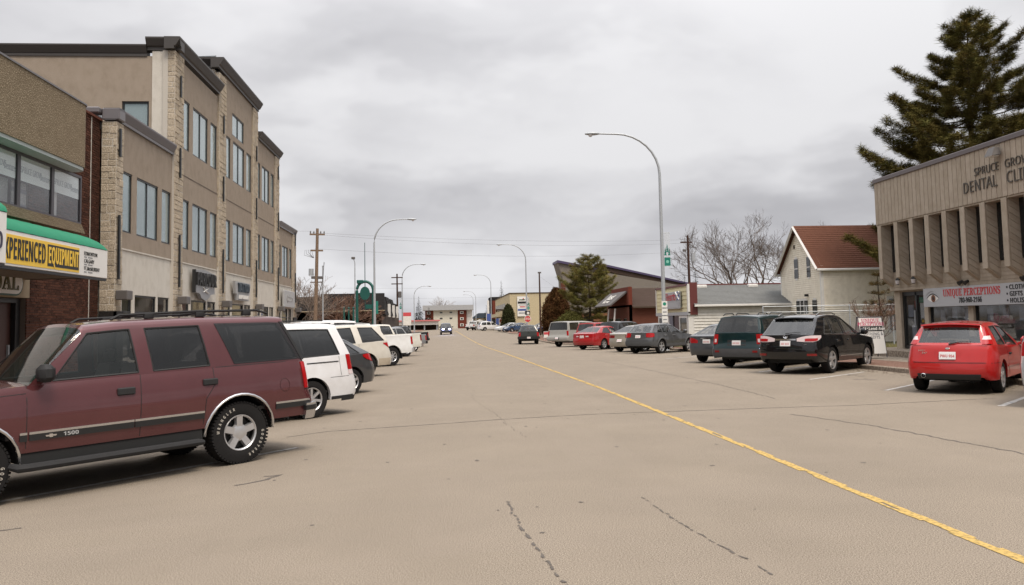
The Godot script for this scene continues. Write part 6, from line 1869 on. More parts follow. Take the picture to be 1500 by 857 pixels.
	awning(-7.5, -15.62, -7.96, "green barrel awning over a plain white sign ending in a dark letter", false)

func awning(z0: float, z1: float, X: float, label: String, yellow: bool) -> void:
	var a := thing("shop_awning", label, "awning", Vector3.ZERO, 0.0, "awnings of the aggregate shop block")
	var top := 3.53 if yellow else 3.78
	var bot := 2.85
	bx(Vector3(X, bot, z0), Vector3(X - 0.12, top, z1), "fascia", M.sign_white, a, 0.01)
	# barrel cover, scalloped by its ribs
	var g := []
	var n := int(absf(z1 - z0) / 0.115)
	for i in n + 1:
		var z := lerpf(z0, z1, float(i) / n)
		var sag := 0.018 * absf(sin(PI * (z - z0) / 0.46))
		var row := []
		var endk := clampf((absf(z - z1)) / 0.3, 0.0, 1.0)
		var lift := sqrt(1.0 - pow(1.0 - endk, 2.0)) if yellow else 1.0
		for k in 9:
			var t := k / 8.0 * PI / 2
			var y := top + sin(t) * 0.5 * (0.3 + 0.7 * lift) + sag * 0.4
			row.append(Vector3(X + 0.005 - (1.0 - cos(t)) * 1.9 + sag * 0.3, y, z))
		g.append(row)
	var mb := MB.new(); mb.grid(g)
	put(mb, "cover", M.awn_green, a, 40)
	var en := MB.new()
	var ring := []
	for q in g[-1]: ring.append(q)
	ring.append(Vector3(-10.1, top, z1)); 
	en.poly(ring, Vector3(0, 0, -1))
	put(en, "cover_end", M.awn_green, a)
	bx(Vector3(X - 0.02, bot - 0.06, z0), Vector3(X - 0.1, bot, z1), "drip_rail", M.frame_black, a)
	bx(Vector3(X - 0.13, bot + 0.02, z0), Vector3(-10.08, bot + 0.06, z1), "soffit", M.soffit, a)
	bx(Vector3(X - 0.125, bot, z1 + 0.02), Vector3(-10.1, top, z1 - 0.0), "end_panel", M.soffit, a)
	if not yellow:
		text("p", 0.42, 0.012, M.sign_navy, a, Vector3(X + 0.008, 3.3, -15.33), east(), "lettering", 1.0, false, "Droid Serif")
		return
	bx(Vector3(X + 0.001, 2.9, -15.1), Vector3(X + 0.009, 3.45, -19.16), "sign_panel", M.sign_yellow, a)
	text("EXPERIENCED", 0.4, 0.008, M.black, a, Vector3(X + 0.014, 3.18, -16.72), east(), "lettering", 0.48)
	for y in [[3.34, 3.4], [2.95, 3.01]]: bx(Vector3(X + 0.009, y[0], -17.68), Vector3(X + 0.014, y[1], -19.13), "sign_bar", M.black, a)
	bx(Vector3(X + 0.009, 3.01, -17.68), Vector3(X + 0.0125, 3.34, -19.13), "sign_block", M.black, a)
	text("EQUIPMENT", 0.34, 0.006, M.sign_yellow, a, Vector3(X + 0.017, 3.175, -18.4), east(), "lettering", 0.51)
	var y := 3.36
	for w in ["EDMONTON", "CALGARY", "FT.McMURRAY"]:
		var t := text(w, 0.085, 0.006, M.black, a, Vector3(X + 0.006, y, -19.92), east(), "lettering", 1.1, false)
		var aw: float = t.mesh.get_aabb().size.x * 1.1
		t.position.z = -19.42 - aw * 0.5
		var small := MB.new()
		for i in 9:
			if i == 3: continue
			small.box(Vector3(X + 0.001, y - 0.095, -19.43 - i * 0.05), Vector3(X + 0.006, y - 0.07, -19.462 - i * 0.05))
		stuff(put(small, "phone_digits", M.grey_text, a))
		y -= 0.17

func dark_building() -> void:
	var o := thing("mansard_building", "low brown commercial building under a black shingled mansard roof", "building")
	var w := MB.new()
	wall_z(w, -88.0, 0.3, -18.5, -6.9, -0.6, 3.1, [[-13.0, -11.8, 0.2, 2.2], [-7.9, -7.2, -0.3, 2.0]])
	put(w, "front_wall", M.brown_dark, o)
	window_z(o, -88.0, -13.0, -11.8, 0.2, 2.2, [0.5], M.white_trim, M.win_dark, M.blind_dim)
	window_z(o, -88.0, -7.9, -7.2, -0.3, 2.0, [0.5], M.white_trim, M.win, M.blind_dim)
	bx(Vector3(-6.9, -0.6, -88.0), Vector3(-18.5, 3.1, -120.0), "side_wall", M.brown_dark, o)
	var m := MB.new()
	m.prism(PackedVector2Array([Vector2(0.35, 3.1), Vector2(-0.25, 4.9), Vector2(-0.8, 4.9), Vector2(-0.8, 3.1)]), Vector3(-13.2, 0, -88.0), Vector3(0, 0, 1), Vector3.UP, Vector3(6.6, 0, 0))
	put(m, "mansard_roof", M.roof_black, o)
	m = MB.new()
	m.prism(PackedVector2Array([Vector2(0.3, 3.1), Vector2(-0.15, 4.62), Vector2(-0.8, 4.62), Vector2(-0.8, 3.1)]), Vector3(-18.8, 0, -88.0), Vector3(0, 0, 1), Vector3.UP, Vector3(5.58, 0, 0))
	put(m, "mansard_roof", M.roof_black, o)
	bx(Vector3(-18.8, 3.02, -87.55), Vector3(-6.5, 3.1, -88.1), "eaves_board", M.panel_beige, o)
	for i in 3:
		var z := -89.5 - i * 7.5
		var q := MB.new()
		q.prism(PackedVector2Array([Vector2(0.45, 2.6), Vector2(-0.1, 4.86 - i * 0.06), Vector2(-0.9, 4.86 - i * 0.06), Vector2(-0.9, 2.6)]), Vector3(-7.0, 0, z), Vector3(1, 0, 0), Vector3.UP, Vector3(0, 0, -5.2))
		put(q, "mansard_bay", M.roof_black, o)
		bx(Vector3(-6.4, 2.4, z - 5.3), Vector3(-6.7, 3.9, z - 5.7), "white_post", M.white_trim, o)
	bx(Vector3(-7.2, 3.1, -88.5), Vector3(-18.4, 4.4, -119.5), "roof_slab", M.roof_black, o)

# ---------------------------------------------------------------- right side of the street
func right_side() -> void:
	clinic()
	house()
	storefront()
	brick_shop()
	church()
	cream_block()
	far_end()

func clinic() -> void:
	var o := thing("clinic_building", "two storey dental clinic clad in tan boards with deep slanted fins", "building")
	var X := 16.5
	var z0 := -30.42; var z1 := -12.0
	var WD := [M.wood_tan, M.wood_tan2, M.wood_tan3]
	# upright boards of the upper band
	var unit := MB.new(); unit.bbox(Vector3(-0.5, -0.5, -0.5), Vector3(0.5, 0.5, 0.5), 0.02)
	var um := unit.mesh()
	bx(Vector3(X + 0.03, 5.02, z0 + 0.01), Vector3(X + 0.3, 6.62, z1), "band_backing", M.wood_back, o)
	var z := z0
	var i := 0
	while z < z1:
		var w := 0.235
		var b := MeshInstance3D.new(); b.mesh = um; b.material_override = WD[rng.randi() % 3]; b.name = "board"
		o.add_child(b, true)
		b.position = Vector3(X + 0.012, 5.84, z + w * 0.5); b.scale = Vector3(0.05 + rng.randf_range(-0.004, 0.004), 1.6, w - 0.022)
		z += w; i += 1
	bx(Vector3(X - 0.06, 6.64, z0 - 0.04), Vector3(X + 0.4, 6.8, z1), "coping", M.coping, o, 0.015)
	bx(Vector3(X + 0.02, 4.98, z0), Vector3(X + 0.43, 5.035, z1), "band_soffit", M.wood_tan2, o)
	# recessed wall between the fins: narrow dark windows, lapped boards beneath
	var R := X + 0.43
	var fins := [-30.2, -29.05, -28.05, -27.08, -26.08, -25.1, -24.1, -23.1, -22.1, -21.1, -20.1, -19.1, -18.1, -17.1, -16.1]
	for k in fins.size():
		var zc: float = fins[k]
		# fin: a front board and two flanks of slanting boards
		var f := MB.new()
		f.prism(PackedVector2Array([Vector2(0, 2.96), Vector2(0, 5.0), Vector2(0.43, 5.0), Vector2(0.43, 2.62)]), Vector3(X + 0.02, 0, zc - 0.09), Vector3(1, 0, 0), Vector3.UP, Vector3(0, 0, 0.18))
		var fo := put(f, "fin", M.wood_back, o)
		var outline := PackedVector2Array([Vector2(0.03, 2.99), Vector2(0.03, 4.99), Vector2(0.41, 4.99), Vector2(0.41, 2.66)])
		if k == 0:
			fo.set_meta("label", "end fin of the row")
		for side in [1.0, -1.0]:
			if side < 0 and k > 1: continue
			var n := 0
			var s := 1.4
			while s < 5.6:
				var strip := PackedVector2Array([Vector2(0, s), Vector2(1.0, s - 0.62), Vector2(1.0, s - 0.62 + 0.185), Vector2(0, s + 0.185)])
				for piece in Geometry2D.intersect_polygons(strip, outline):
					var pm := MB.new()
					pm.prism(piece, Vector3(X + 0.02, 0, zc + side * 0.09), Vector3(1, 0, 0), Vector3.UP, Vector3(0, 0, side * 0.018))
					put(pm, "slanted_board", WD[(n * 7 + k) % 3], fo)
				s += 0.2; n += 1
		bx(Vector3(X - 0.02, 2.955, zc - 0.12), Vector3(X + 0.02, 5.0, zc + 0.12), "fin_face", WD[k % 3], fo, 0.008)
		if k + 1 < fins.size():
			var zn: float = fins[k + 1]
			bx(Vector3(R - 0.03, 3.2, zc + 0.09), Vector3(R + 0.02, 5.0, zc + 0.62), "window_slot", M.frame_black, o)
			bx(Vector3(R - 0.045, 3.24, zc + 0.12), Vector3(R - 0.04, 4.96, zc + 0.59), "pane", M.win_dark, o)
			bx(Vector3(R - 0.02, 3.2, zc + 0.62), Vector3(R + 0.05, 5.0, zn - 0.09), "upper_panel", M.wood_tan2, o)
	bx(Vector3(R, 2.5, z0), Vector3(R + 0.3, 5.0, z1), "recess_wall", M.wood_back, o)
	for r in 6:
		bx(Vector3(R - 0.03 + 0.004 * r, 2.5 + r * 0.118, z0 + 0.02), Vector3(R, 2.5 + r * 0.118 + 0.108, z1), "lapped_board", WD[r % 3], o)
	# ground floor: posts, glazing, door
	var G := X + 0.56
	for p in [[-30.4, -30.0], [-28.45, -28.2], [-25.95, -25.68], [-23.3, -23.05], [-20.6, -20.35], [-18.0, -17.7]]:
		bx(Vector3(G, 0.3, p[0]), Vector3(G + 0.25, 2.5, p[1]), "post", M.wood_tan, o, 0.01)
	bx(Vector3(G + 4.0, 0.3, z0 + 0.3), Vector3(G + 4.1, 2.5, z1), "shop_back_wall", M.room_pale, o)
	bx(Vector3(G + 0.2, 0.28, z0 + 0.2), Vector3(G + 4.0, 0.33, z1), "shop_floor", M.room, o)
	bx(Vector3(G + 0.3, 2.52, z0 + 0.2), Vector3(G + 4.1, 2.6, z1), "shop_ceiling", M.room_pale, o)
	for q in [-27.0, -24.8, -22.0, -19.6]:
		bx(Vector3(G + 1.2, 0.33, q), Vector3(G + 1.7, 1.25, q + 0.9), "display_counter", M.panel_beige, o, 0.02)
		bx(Vector3(G + 1.3, 1.25, q + 0.2), Vector3(G + 1.5, 1.6, q + 0.45), "display_goods", M.sign_pink, o, 0.03)
	bx(Vector3(G + 0.02, 2.44, z0 + 0.1), Vector3(G + 0.3, 2.52, z1), "head_rail", M.wood_tan2, o)
	for w in [[-28.2, -25.95], [-25.68, -23.3], [-23.05, -20.6], [-20.35, -18.0]]:
		var f := MB.new()
		for q in [[w[0], w[0] + 0.06], [w[1] - 0.06, w[1]]]: f.box(Vector3(G + 0.08, 0.75, q[0]), Vector3(G + 0.16, 2.44, q[1]))
		for q in [[0.75, 0.82], [2.36, 2.44]]: f.box(Vector3(G + 0.08, q[0], w[0] + 0.06), Vector3(G + 0.16, q[1], w[1] - 0.06))
		var wo := put(f, "window", M.frame_black, o)
		bx(Vector3(G + 0.11, 0.82, w[0] + 0.06), Vector3(G + 0.116, 2.36, w[1] - 0.06), "pane", M.win_shop, wo)
		for s in 3:
			var zs: float = lerpf(w[0] + 0.5, w[1] - 0.4, s / 2.0)
			bx(Vector3(G + 0.14, 1.35 + 0.1 * (s % 2), zs), Vector3(G + 0.145, 1.75, zs + 0.28), "notice", M.notice, wo)
		bx(Vector3(G + 0.05, 0.3, w[0]), Vector3(G + 0.25, 0.75, w[1]), "stall_riser", M.wood_tan2, o)
	var df := MB.new()
	for q in [[-30.0, -29.88], [-29.16, -29.06], [-28.57, -28.45]]: df.box(Vector3(G + 0.1, 0.34, q[0]), Vector3(G + 0.2, 2.44, q[1]))
	for q in [[0.34, 0.44], [2.3, 2.44]]: df.box(Vector3(G + 0.1, q[0], -29.88), Vector3(G + 0.2, q[1], -28.57))
	var dn := put(df, "door", M.frame_black, o)
	bx(Vector3(G + 0.14, 0.44, -29.88), Vector3(G + 0.147, 2.3, -29.16), "pane", M.win_shop, dn)
	bx(Vector3(G + 0.14, 0.44, -29.06), Vector3(G + 0.147, 2.3, -28.57), "pane", M.win_shop, dn)
	for q in [[1.5, 1.95, -29.75, -29.4, "notice"], [0.5, 1.2, -29.55, -29.2, "notice"], [1.4, 2.0, -28.95, -28.65, "sheet_white"], [1.3, 1.45, -28.9, -28.75, "sign_yellow"], [1.85, 2.1, -29.3, -29.17, "sign_red"], [2.02, 2.22, -29.0, -28.68, "sign_green"]]:
		bx(Vector3(G + 0.16, q[0], q[2]), Vector3(G + 0.166, q[1], q[3]), "door_notice", M[q[4]], dn)
	bx(Vector3(G + 0.06, 1.15, -29.2), Vector3(G + 0.1, 1.75, -29.17), "handle", M.galv, dn)
	bx(Vector3(X - 0.45, 0.0, -31.6), Vector3(X + 3.0, 0.32, z1), "plinth", M.kerb, o, 0.02)
	# flanks and roof
	bx(Vector3(X + 0.05, 5.0, z0), Vector3(X + 14.0, 6.62, z0 - 0.08), "end_band", M.wood_tan2, o)
	bx(Vector3(G + 0.25, 0.3, z0 + 0.1), Vector3(X + 14.0, 5.0, z0 - 0.02), "end_wall", M.wood_tan, o)
	bx(Vector3(X + 0.35, 6.3, z0), Vector3(X + 14.0, 6.55, z1), "roof_slab", M.roof_black, o)
	bx(Vector3(R + 0.31, 2.5, z0 + 0.2), Vector3(X + 14.0, 6.2, z1), "upper_core", M.room, o)
	# raised letters
	text("SPRUCE", 0.245, 0.025, M.letters, o, Vector3(X - 0.03, 5.98, -23.77), west(), "lettering", 0.98, false)
	text("GROVE", 0.245, 0.025, M.letters, o, Vector3(X - 0.03, 5.98, -22.38), west(), "lettering", 1.04, false)
	text("DENTAL", 0.35, 0.025, M.letters, o, Vector3(X - 0.03, 5.56, -24.12), west(), "lettering", 0.96, false)
	text("CLINIC", 0.35, 0.025, M.letters, o, Vector3(X - 0.03, 5.56, -22.15), west(), "lettering", 0.98, false)
	# fittings
	var fl := thing("flood_light", "small grey floodlight on the boards above the clinic lettering", "lamp", Vector3(X - 0.05, 6.4, -23.16))
	var fm := MB.new(); fm.hexa([Vector3(-0.32, -0.14, 0.18), Vector3(-0.05, -0.12, 0.2), Vector3(-0.05, -0.12, -0.2), Vector3(-0.32, -0.14, -0.18), Vector3(-0.2, 0.12, 0.14), Vector3(-0.05, 0.1, 0.15), Vector3(-0.05, 0.1, -0.15), Vector3(-0.2, 0.12, -0.14)])
	put(fm, "housing", M.lamp_box, fl)
	bx(Vector3(-0.05, -0.05, -0.05), Vector3(0.04, 0.05, 0.05), "bracket", M.galv, fl)
	bx(Vector3(-0.31, -0.155, -0.16), Vector3(-0.08, -0.143, 0.16), "lens", M.sign_white, fl)
	for q in [-29.6, -28.55]:
		var l := thing("lantern", "small coach lantern on the wall above the clinic's corner post" if q < -29 else "small coach lantern above the clinic's inner door jamb", "lamp", Vector3(X + 0.46, 2.86, q), 0.0, "lanterns by the clinic door")
		var lm := MB.new(); lm.lathe([[-0.16, 0.0], [-0.15, 0.05], [0.02, 0.085], [0.03, 0.1], [0.1, 0.03], [0.16, 0.0]], Vector3(-0.18, 0, 0), Vector3.UP, 6); put(lm, "cage", M.black, l)
		lm = MB.new(); lm.lathe([[-0.13, 0.055], [0.01, 0.088]], Vector3(-0.18, 0, 0), Vector3.UP, 6); put(lm, "glass", M.lens_white, l)
		lm = MB.new(); lm.tube([Vector3(0.05, 0.1, 0), Vector3(-0.1, 0.2, 0), Vector3(-0.18, 0.14, 0)], [0.015, 0.015, 0.012], 5); put(lm, "arm", M.black, l)
	for q in [-25.9, -25.6, -22.9, -22.6]:
		var l := thing("spot_lamp", ["small black spot lamp over the sign's phone number, of the nearer-door pair" if q < -25.8 else ("second black spot lamp of the pair over the phone number" if q < -25.0 else ("black spot lamp over the bulleted end of the shop sign" if q < -22.8 else "last black spot lamp past the bulleted list"))][0], "lamp", Vector3(G, 2.62, q), 0.0, "spot lamps over the shop sign")
		var lm := MB.new(); lm.lathe([[0.0, 0.045], [0.12, 0.06], [0.16, 0.085], [0.165, 0.0]], Vector3(-0.16, 0.04, 0), Vector3(-0.7, -0.4, 0).normalized(), 10); put(lm, "head", M.black, l)
		lm = MB.new(); lm.tube([Vector3(0, -0.02, 0), Vector3(-0.16, 0.05, 0)], [0.02, 0.02], 5); put(lm, "arm", M.black, l)
	# long shop sign
	var s := thing("shop_sign", "long silver sign with a painted eye and red lettering over the shop windows", "sign", Vector3(X + 0.36, 2.165, -23.85))
	bx(Vector3(0, -0.32, -4.28), Vector3(0.1, 0.33, 3.5), "board", M.sign_grey_silver, s, 0.01)
	text("UNIQUE PERCEPTIONS", 0.235, 0.008, M.sign_red, s, Vector3(-0.006, 0.135, -1.62), west(), "lettering", 0.78, true, "Droid Serif")
	text("780-960-2166", 0.17, 0.008, M.black, s, Vector3(-0.006, -0.13, -1.65), west(), "lettering", 0.82)
	var yy := 0.2
	for w in ["• CLOTHING", "• GIFTS", "• HOLISTIC"]:
		var t := text(w, 0.14, 0.008, M.black, s, Vector3(-0.006, yy, 0.6), west(), "lettering", 1.1)
		t.position.z = 0.12 + t.mesh.get_aabb().size.x * 0.55
		yy -= 0.2
	# the eye: white almond, brown iris, dark pupil, lash lines
	var alm := PackedVector2Array()
	for k in 13: alm.append(Vector2(lerpf(-0.34, 0.34, k / 12.0), 0.15 * sin(PI * k / 12.0)))
	for k in range(11, 0, -1): alm.append(Vector2(lerpf(-0.34, 0.34, k / 12.0), -0.12 * sin(PI * k / 12.0)))
	var em := MB.new(); em.prism(alm, Vector3(-0.003, -0.03, -3.7), Vector3(0, 0, 1), Vector3.UP, Vector3(-0.004, 0, 0)); put(em, "eye_white", M.sign_white, s)
	em = MB.new(); em.lathe([[0.0, 0.125], [0.004, 0.125], [0.004, 0.0]], Vector3(-0.008, -0.03, -3.66), Vector3.LEFT, 20); put(em, "iris", M.iris, s)
	em = MB.new(); em.lathe([[0.0, 0.055], [0.003, 0.055], [0.003, 0.0]], Vector3(-0.0125, -0.03, -3.66), Vector3.LEFT, 14); put(em, "pupil", M.black, s)
	em = MB.new()
	var a1 := []; var r1 := []
	for k in 13:
		a1.append(Vector3(-0.008, -0.03 + 0.16 * sin(PI * k / 12.0), -3.7 + lerpf(-0.36, 0.36, k / 12.0))); r1.append(0.006 + 0.014 * sin(PI * k / 12.0))
	em.tube(a1, r1, 5); put(em, "upper_lid", M.black, s)
	em = MB.new(); a1 = []; r1 = []
	for k in 13:
		a1.append(Vector3(-0.004, 0.06 + 0.17 * sin(PI * k / 12.0), -3.75 + lerpf(-0.38, 0.4, k / 12.0))); r1.append(0.005 + 0.006 * sin(PI * k / 12.0))
	em.tube(a1, r1, 5); put(em, "brow_line", M.sign_pale, s)
	# sandwich board on the grass
	s = thing("sandwich_board", "white sandwich board with pink heading and black street name band by the clinic step", "sign", Vector3(14.75, 0.15, -28.0))
	for k in [-1.0, 1.0]:
		var b := MB.new()
		b.hexa([Vector3(-0.42, 0.12, k * 0.28 + 0.015), Vector3(0.42, 0.12, k * 0.28 + 0.015), Vector3(0.42, 0.12, k * 0.28 - 0.015), Vector3(-0.42, 0.12, k * 0.28 - 0.015), Vector3(-0.42, 1.36, k * 0.04 + 0.015), Vector3(0.42, 1.36, k * 0.04 + 0.015), Vector3(0.42, 1.36, k * 0.04 - 0.015), Vector3(-0.42, 1.36, k * 0.04 - 0.015)])
		put(b, "panel", M.sign_white, s)
		for x in [-0.43, 0.43]:
			var fr := MB.new(); fr.tube([Vector3(x, -0.01, k * 0.3), Vector3(x, 1.4, k * 0.04)], [0.02, 0.02], 4); put(fr, "frame_rail", M.frame_violet, s)
		var fr2 := MB.new(); fr2.tube([Vector3(-0.43, 1.38, k * 0.04), Vector3(0.43, 1.38, k * 0.04)], [0.02, 0.02], 4); put(fr2, "frame_rail", M.frame_violet, s)
	var tilt := Basis(Vector3.RIGHT, -atan2(0.24, 1.24))
	var at := func(y: float): return Vector3(0, y, lerpf(0.28, 0.04, (y - 0.12) / 1.24) + 0.019)
	var bn := MB.new(); bn.box(Vector3(-0.4, -0.09, 0), Vector3(0.4, 0.09, 0.004)); var bo := put(bn, "name_band", M.black, s); bo.transform = Transform3D(tilt, at.call(0.98))
	text("UNIQUE", 0.12, 0.004, M.sign_pink, s, at.call(1.27), tilt, "lettering", 0.95, true, "Droid Serif")
	text("PERCEPTIONS", 0.12, 0.004, M.sign_pink, s, at.call(1.14), tilt, "lettering", 0.8, true, "Droid Serif")
	var tm := text("McLeod Ave", 0.11, 0.004, M.sign_white, s, at.call(0.98) + Vector3(0.1, 0, 0.006), tilt, "lettering", 0.9)
	text("CLOTHING &", 0.1, 0.004, M.grey_text, s, at.call(0.8), tilt, "lettering", 0.95)
	text("GIFTS", 0.1, 0.004, M.grey_text, s, at.call(0.68) + Vector3(0.1, 0, 0), tilt, "lettering", 0.95)
	# grass strip between clinic and house
	var gp := MB.new(); sheet(gp, [[0, 13.4]], [[0, 60.0]], [-31.6, -36.0, -42.0, -53.9], 0.16); struct(gp, "lawn", M.grass)

func siding(mb: MB, a: Vector3, b: Vector3, n: Vector3, y0: float, y1: float, step: float, clip: Callable) -> void:   # lapped horizontal boards between a and b (plan points)
	var y := y0
	while y < y1 - 0.01:
		var h := minf(step, y1 - y)
		var c: Array = clip.call(y + h * 0.5)
		var p := a.lerp(b, c[0]); var q := a.lerp(b, c[1])
		var lo := Vector3(0, y, 0); var hi := Vector3(0, y + h, 0)
		mb.poly([p + lo + n * 0.04, q + lo + n * 0.04, q + hi + n * 0.002, p + hi + n * 0.002], n)
		mb.poly([p + lo, q + lo, q + lo + n * 0.04, p + lo + n * 0.04], Vector3.DOWN)
		y += h

func shingles(mb: MB, e0: Vector3, e1: Vector3, r0: Vector3, r1: Vector3, rows: int) -> void:   # stepped courses from the eave to the ridge
	var n := (e1 - e0).cross(r0 - e0).normalized()
	if n.y < 0: n = -n
	for i in rows:
		var t0 := float(i) / rows; var t1 := float(i + 1) / rows
		var a := e0.lerp(r0, t0) + n * 0.025; var b := e1.lerp(r1, t0) + n * 0.025
		var c := e1.lerp(r1, t1) + n * 0.008; var d := e0.lerp(r0, t1) + n * 0.008
		mb.poly([a, b, c, d], n)
		mb.poly([a, b, b - n * 0.02, a - n * 0.02], (e0 - r0))

func house() -> void:
	var o := thing("cream_house", "cream clapboard house with steep red brown shingle roof", "house")
	var X := 23.0; var zn := -49.2; var zf := -55.3; var E := 4.7; var A := 7.45; var X2 := 33.0
	var zm := (zn + zf) * 0.5
	var full := func(_y): return [0.0, 1.0]
	var gable := func(y): return [0.0, 1.0] if y < E else [0.5 * (y - E) / (A - E), 1.0 - 0.5 * (y - E) / (A - E)]
	var s := MB.new(); siding(s, Vector3(X, 0, zn), Vector3(X, 0, zf), Vector3(-1, 0, 0), -0.2, A - 0.05, 0.13, gable); stuff(put(s, "gable_siding", M.siding_cream, o))
	s = MB.new(); siding(s, Vector3(X, 0, zn), Vector3(X2, 0, zn), Vector3(0, 0, 1), -0.2, E, 0.13, full); stuff(put(s, "side_siding", M.siding_cream, o))
	bx(Vector3(X + 0.05, -0.3, zn - 0.05), Vector3(X2, E, zf), "core", M.siding_cream, o)
	var gm := MB.new(); gm.prism(PackedVector2Array([Vector2(zn - 0.1, E - 0.1), Vector2(zf + 0.1, E - 0.1), Vector2(zm, A - 0.12)]), Vector3(X + 0.05, 0, 0), Vector3(0, 0, 1), Vector3.UP, Vector3(0.2, 0, 0)); put(gm, "gable_core", M.siding_cream, o)
	# roof
	var ov := 0.35
	var sl := (A - E) / (zn - zm)
	var r := MB.new()
	shingles(r, Vector3(X - ov, E - ov * sl * 0.6, zn + ov * 0.6), Vector3(X2, E - ov * sl * 0.6, zn + ov * 0.6), Vector3(X - ov, A + 0.06, zm), Vector3(X2, A + 0.06, zm), 22)
	shingles(r, Vector3(X - ov, E - ov * sl * 0.6, zf - ov * 0.6), Vector3(X2, E - ov * sl * 0.6, zf - ov * 0.6), Vector3(X - ov, A + 0.06, zm), Vector3(X2, A + 0.06, zm), 22)
	stuff(put(r, "roof_shingles", M.roof_red, o))
	for q in [zn + ov * 0.6, zf - ov * 0.6]:
		var bm := MB.new(); bm.tube([Vector3(X - ov, E - ov * sl * 0.6 - 0.06, q), Vector3(X - ov, A - 0.02, zm)], [0.09, 0.09], 4); put(bm, "barge_board", M.white_trim, o)
		bx(Vector3(X - ov, E - ov * sl * 0.6 - 0.16, q - 0.06), Vector3(X2, E - ov * sl * 0.6 - 0.01, q + 0.06), "gutter", M.white_trim, o, 0.03)
	# corner boards, windows
	bx(Vector3(X - 0.04, -0.2, zn + 0.04), Vector3(X + 0.12, E, zn - 0.12), "corner_board", M.white_trim, o)
	bx(Vector3(X - 0.04, -0.2, zf + 0.1), Vector3(X + 0.1, E, zf - 0.02), "corner_board", M.white_trim, o)
	var hw := func(z0: float, z1: float, y0: float, y1: float, cols: Array):
		var f := MB.new(); f.box(Vector3(X - 0.05, y0 - 0.12, z0 + 0.12), Vector3(X, y1 + 0.14, z1 - 0.12))
		var fo := put(f, "window", M.white_trim, o)
		bx(Vector3(X - 0.056, y0, z0), Vector3(X - 0.051, y1, z1), "pane", M.house_glass, fo)
		bx(Vector3(X - 0.065, (y0 + y1) * 0.5 - 0.03, z0), Vector3(X - 0.057, (y0 + y1) * 0.5 + 0.03, z1), "sash_bar", M.white_trim, fo)
		for c in cols: bx(Vector3(X - 0.068, y0, lerpf(z0, z1, c) - 0.04), Vector3(X - 0.057, y1, lerpf(z0, z1, c) + 0.04), "mullion", M.white_trim, fo)
	hw.call(-53.0, -52.4, 4.08, 5.35, [])
	hw.call(-51.1, -50.6, 4.08, 5.35, [])
	hw.call(-52.9, -51.15, 0.7, 2.6, [0.36, 0.68])
	hw.call(-50.5, -49.85, 0.7, 2.6, [])
	var f := MB.new(); f.box(Vector3(27.1, 0.5, zn), Vector3(28.3, 2.75, zn + 0.06)); var fo := put(f, "window", M.white_trim, o)
	bx(Vector3(27.24, 0.62, zn + 0.061), Vector3(28.16, 2.58, zn + 0.066), "pane", M.house_glass, fo)
	bx(Vector3(27.24, 1.58, zn + 0.067), Vector3(28.16, 1.64, zn + 0.075), "sash_bar", M.white_trim, fo)
	bx(Vector3(X - 0.25, 2.85, -51.2), Vector3(X - 0.02, 3.0, -51.05), "porch_lamp", M.black, o, 0.02)
	bx(Vector3(X - 0.05, 6.05, zm - 0.75), Vector3(X - 0.02, 6.3, zm - 0.55), "gable_vent", M.brown_dark, o)
	# chain link fence in front
	var fe := thing("chain_link_fence", "galvanised chain link fence between the clinic and the house", "fence")
	for k in 8:
		var p := MB.new(); var x := 16.8 + k * 2.4; p.tube([Vector3(x, 0.0, -43.0), Vector3(x, 2.2, -43.0)], [0.035, 0.035], 6); put(p, "post", M.galv, fe)
	for y in [2.15, 1.85]:
		var p := MB.new(); p.tube([Vector3(16.8, y, -43.0), Vector3(33.6, y, -43.0)], [0.024, 0.024], 6); put(p, "rail", M.galv, fe)
	var me := MB.new()
	for k in 230:
		for dirn in [1.0, -1.0]:
			var x: float = 16.8 + k * 0.075
			var x2: float = x + dirn * 1.7
			var a := Vector3(x, 0.15, -43.0); var b := Vector3(x2, 1.85, -43.0)
			if x2 > 33.6 or x2 < 16.8: continue
			me.poly([a, b, b + Vector3(0.006, 0, 0), a + Vector3(0.006, 0, 0)], Vector3(0, 0, 1))
	stuff(put(me, "wire_mesh", M.galv, fe))

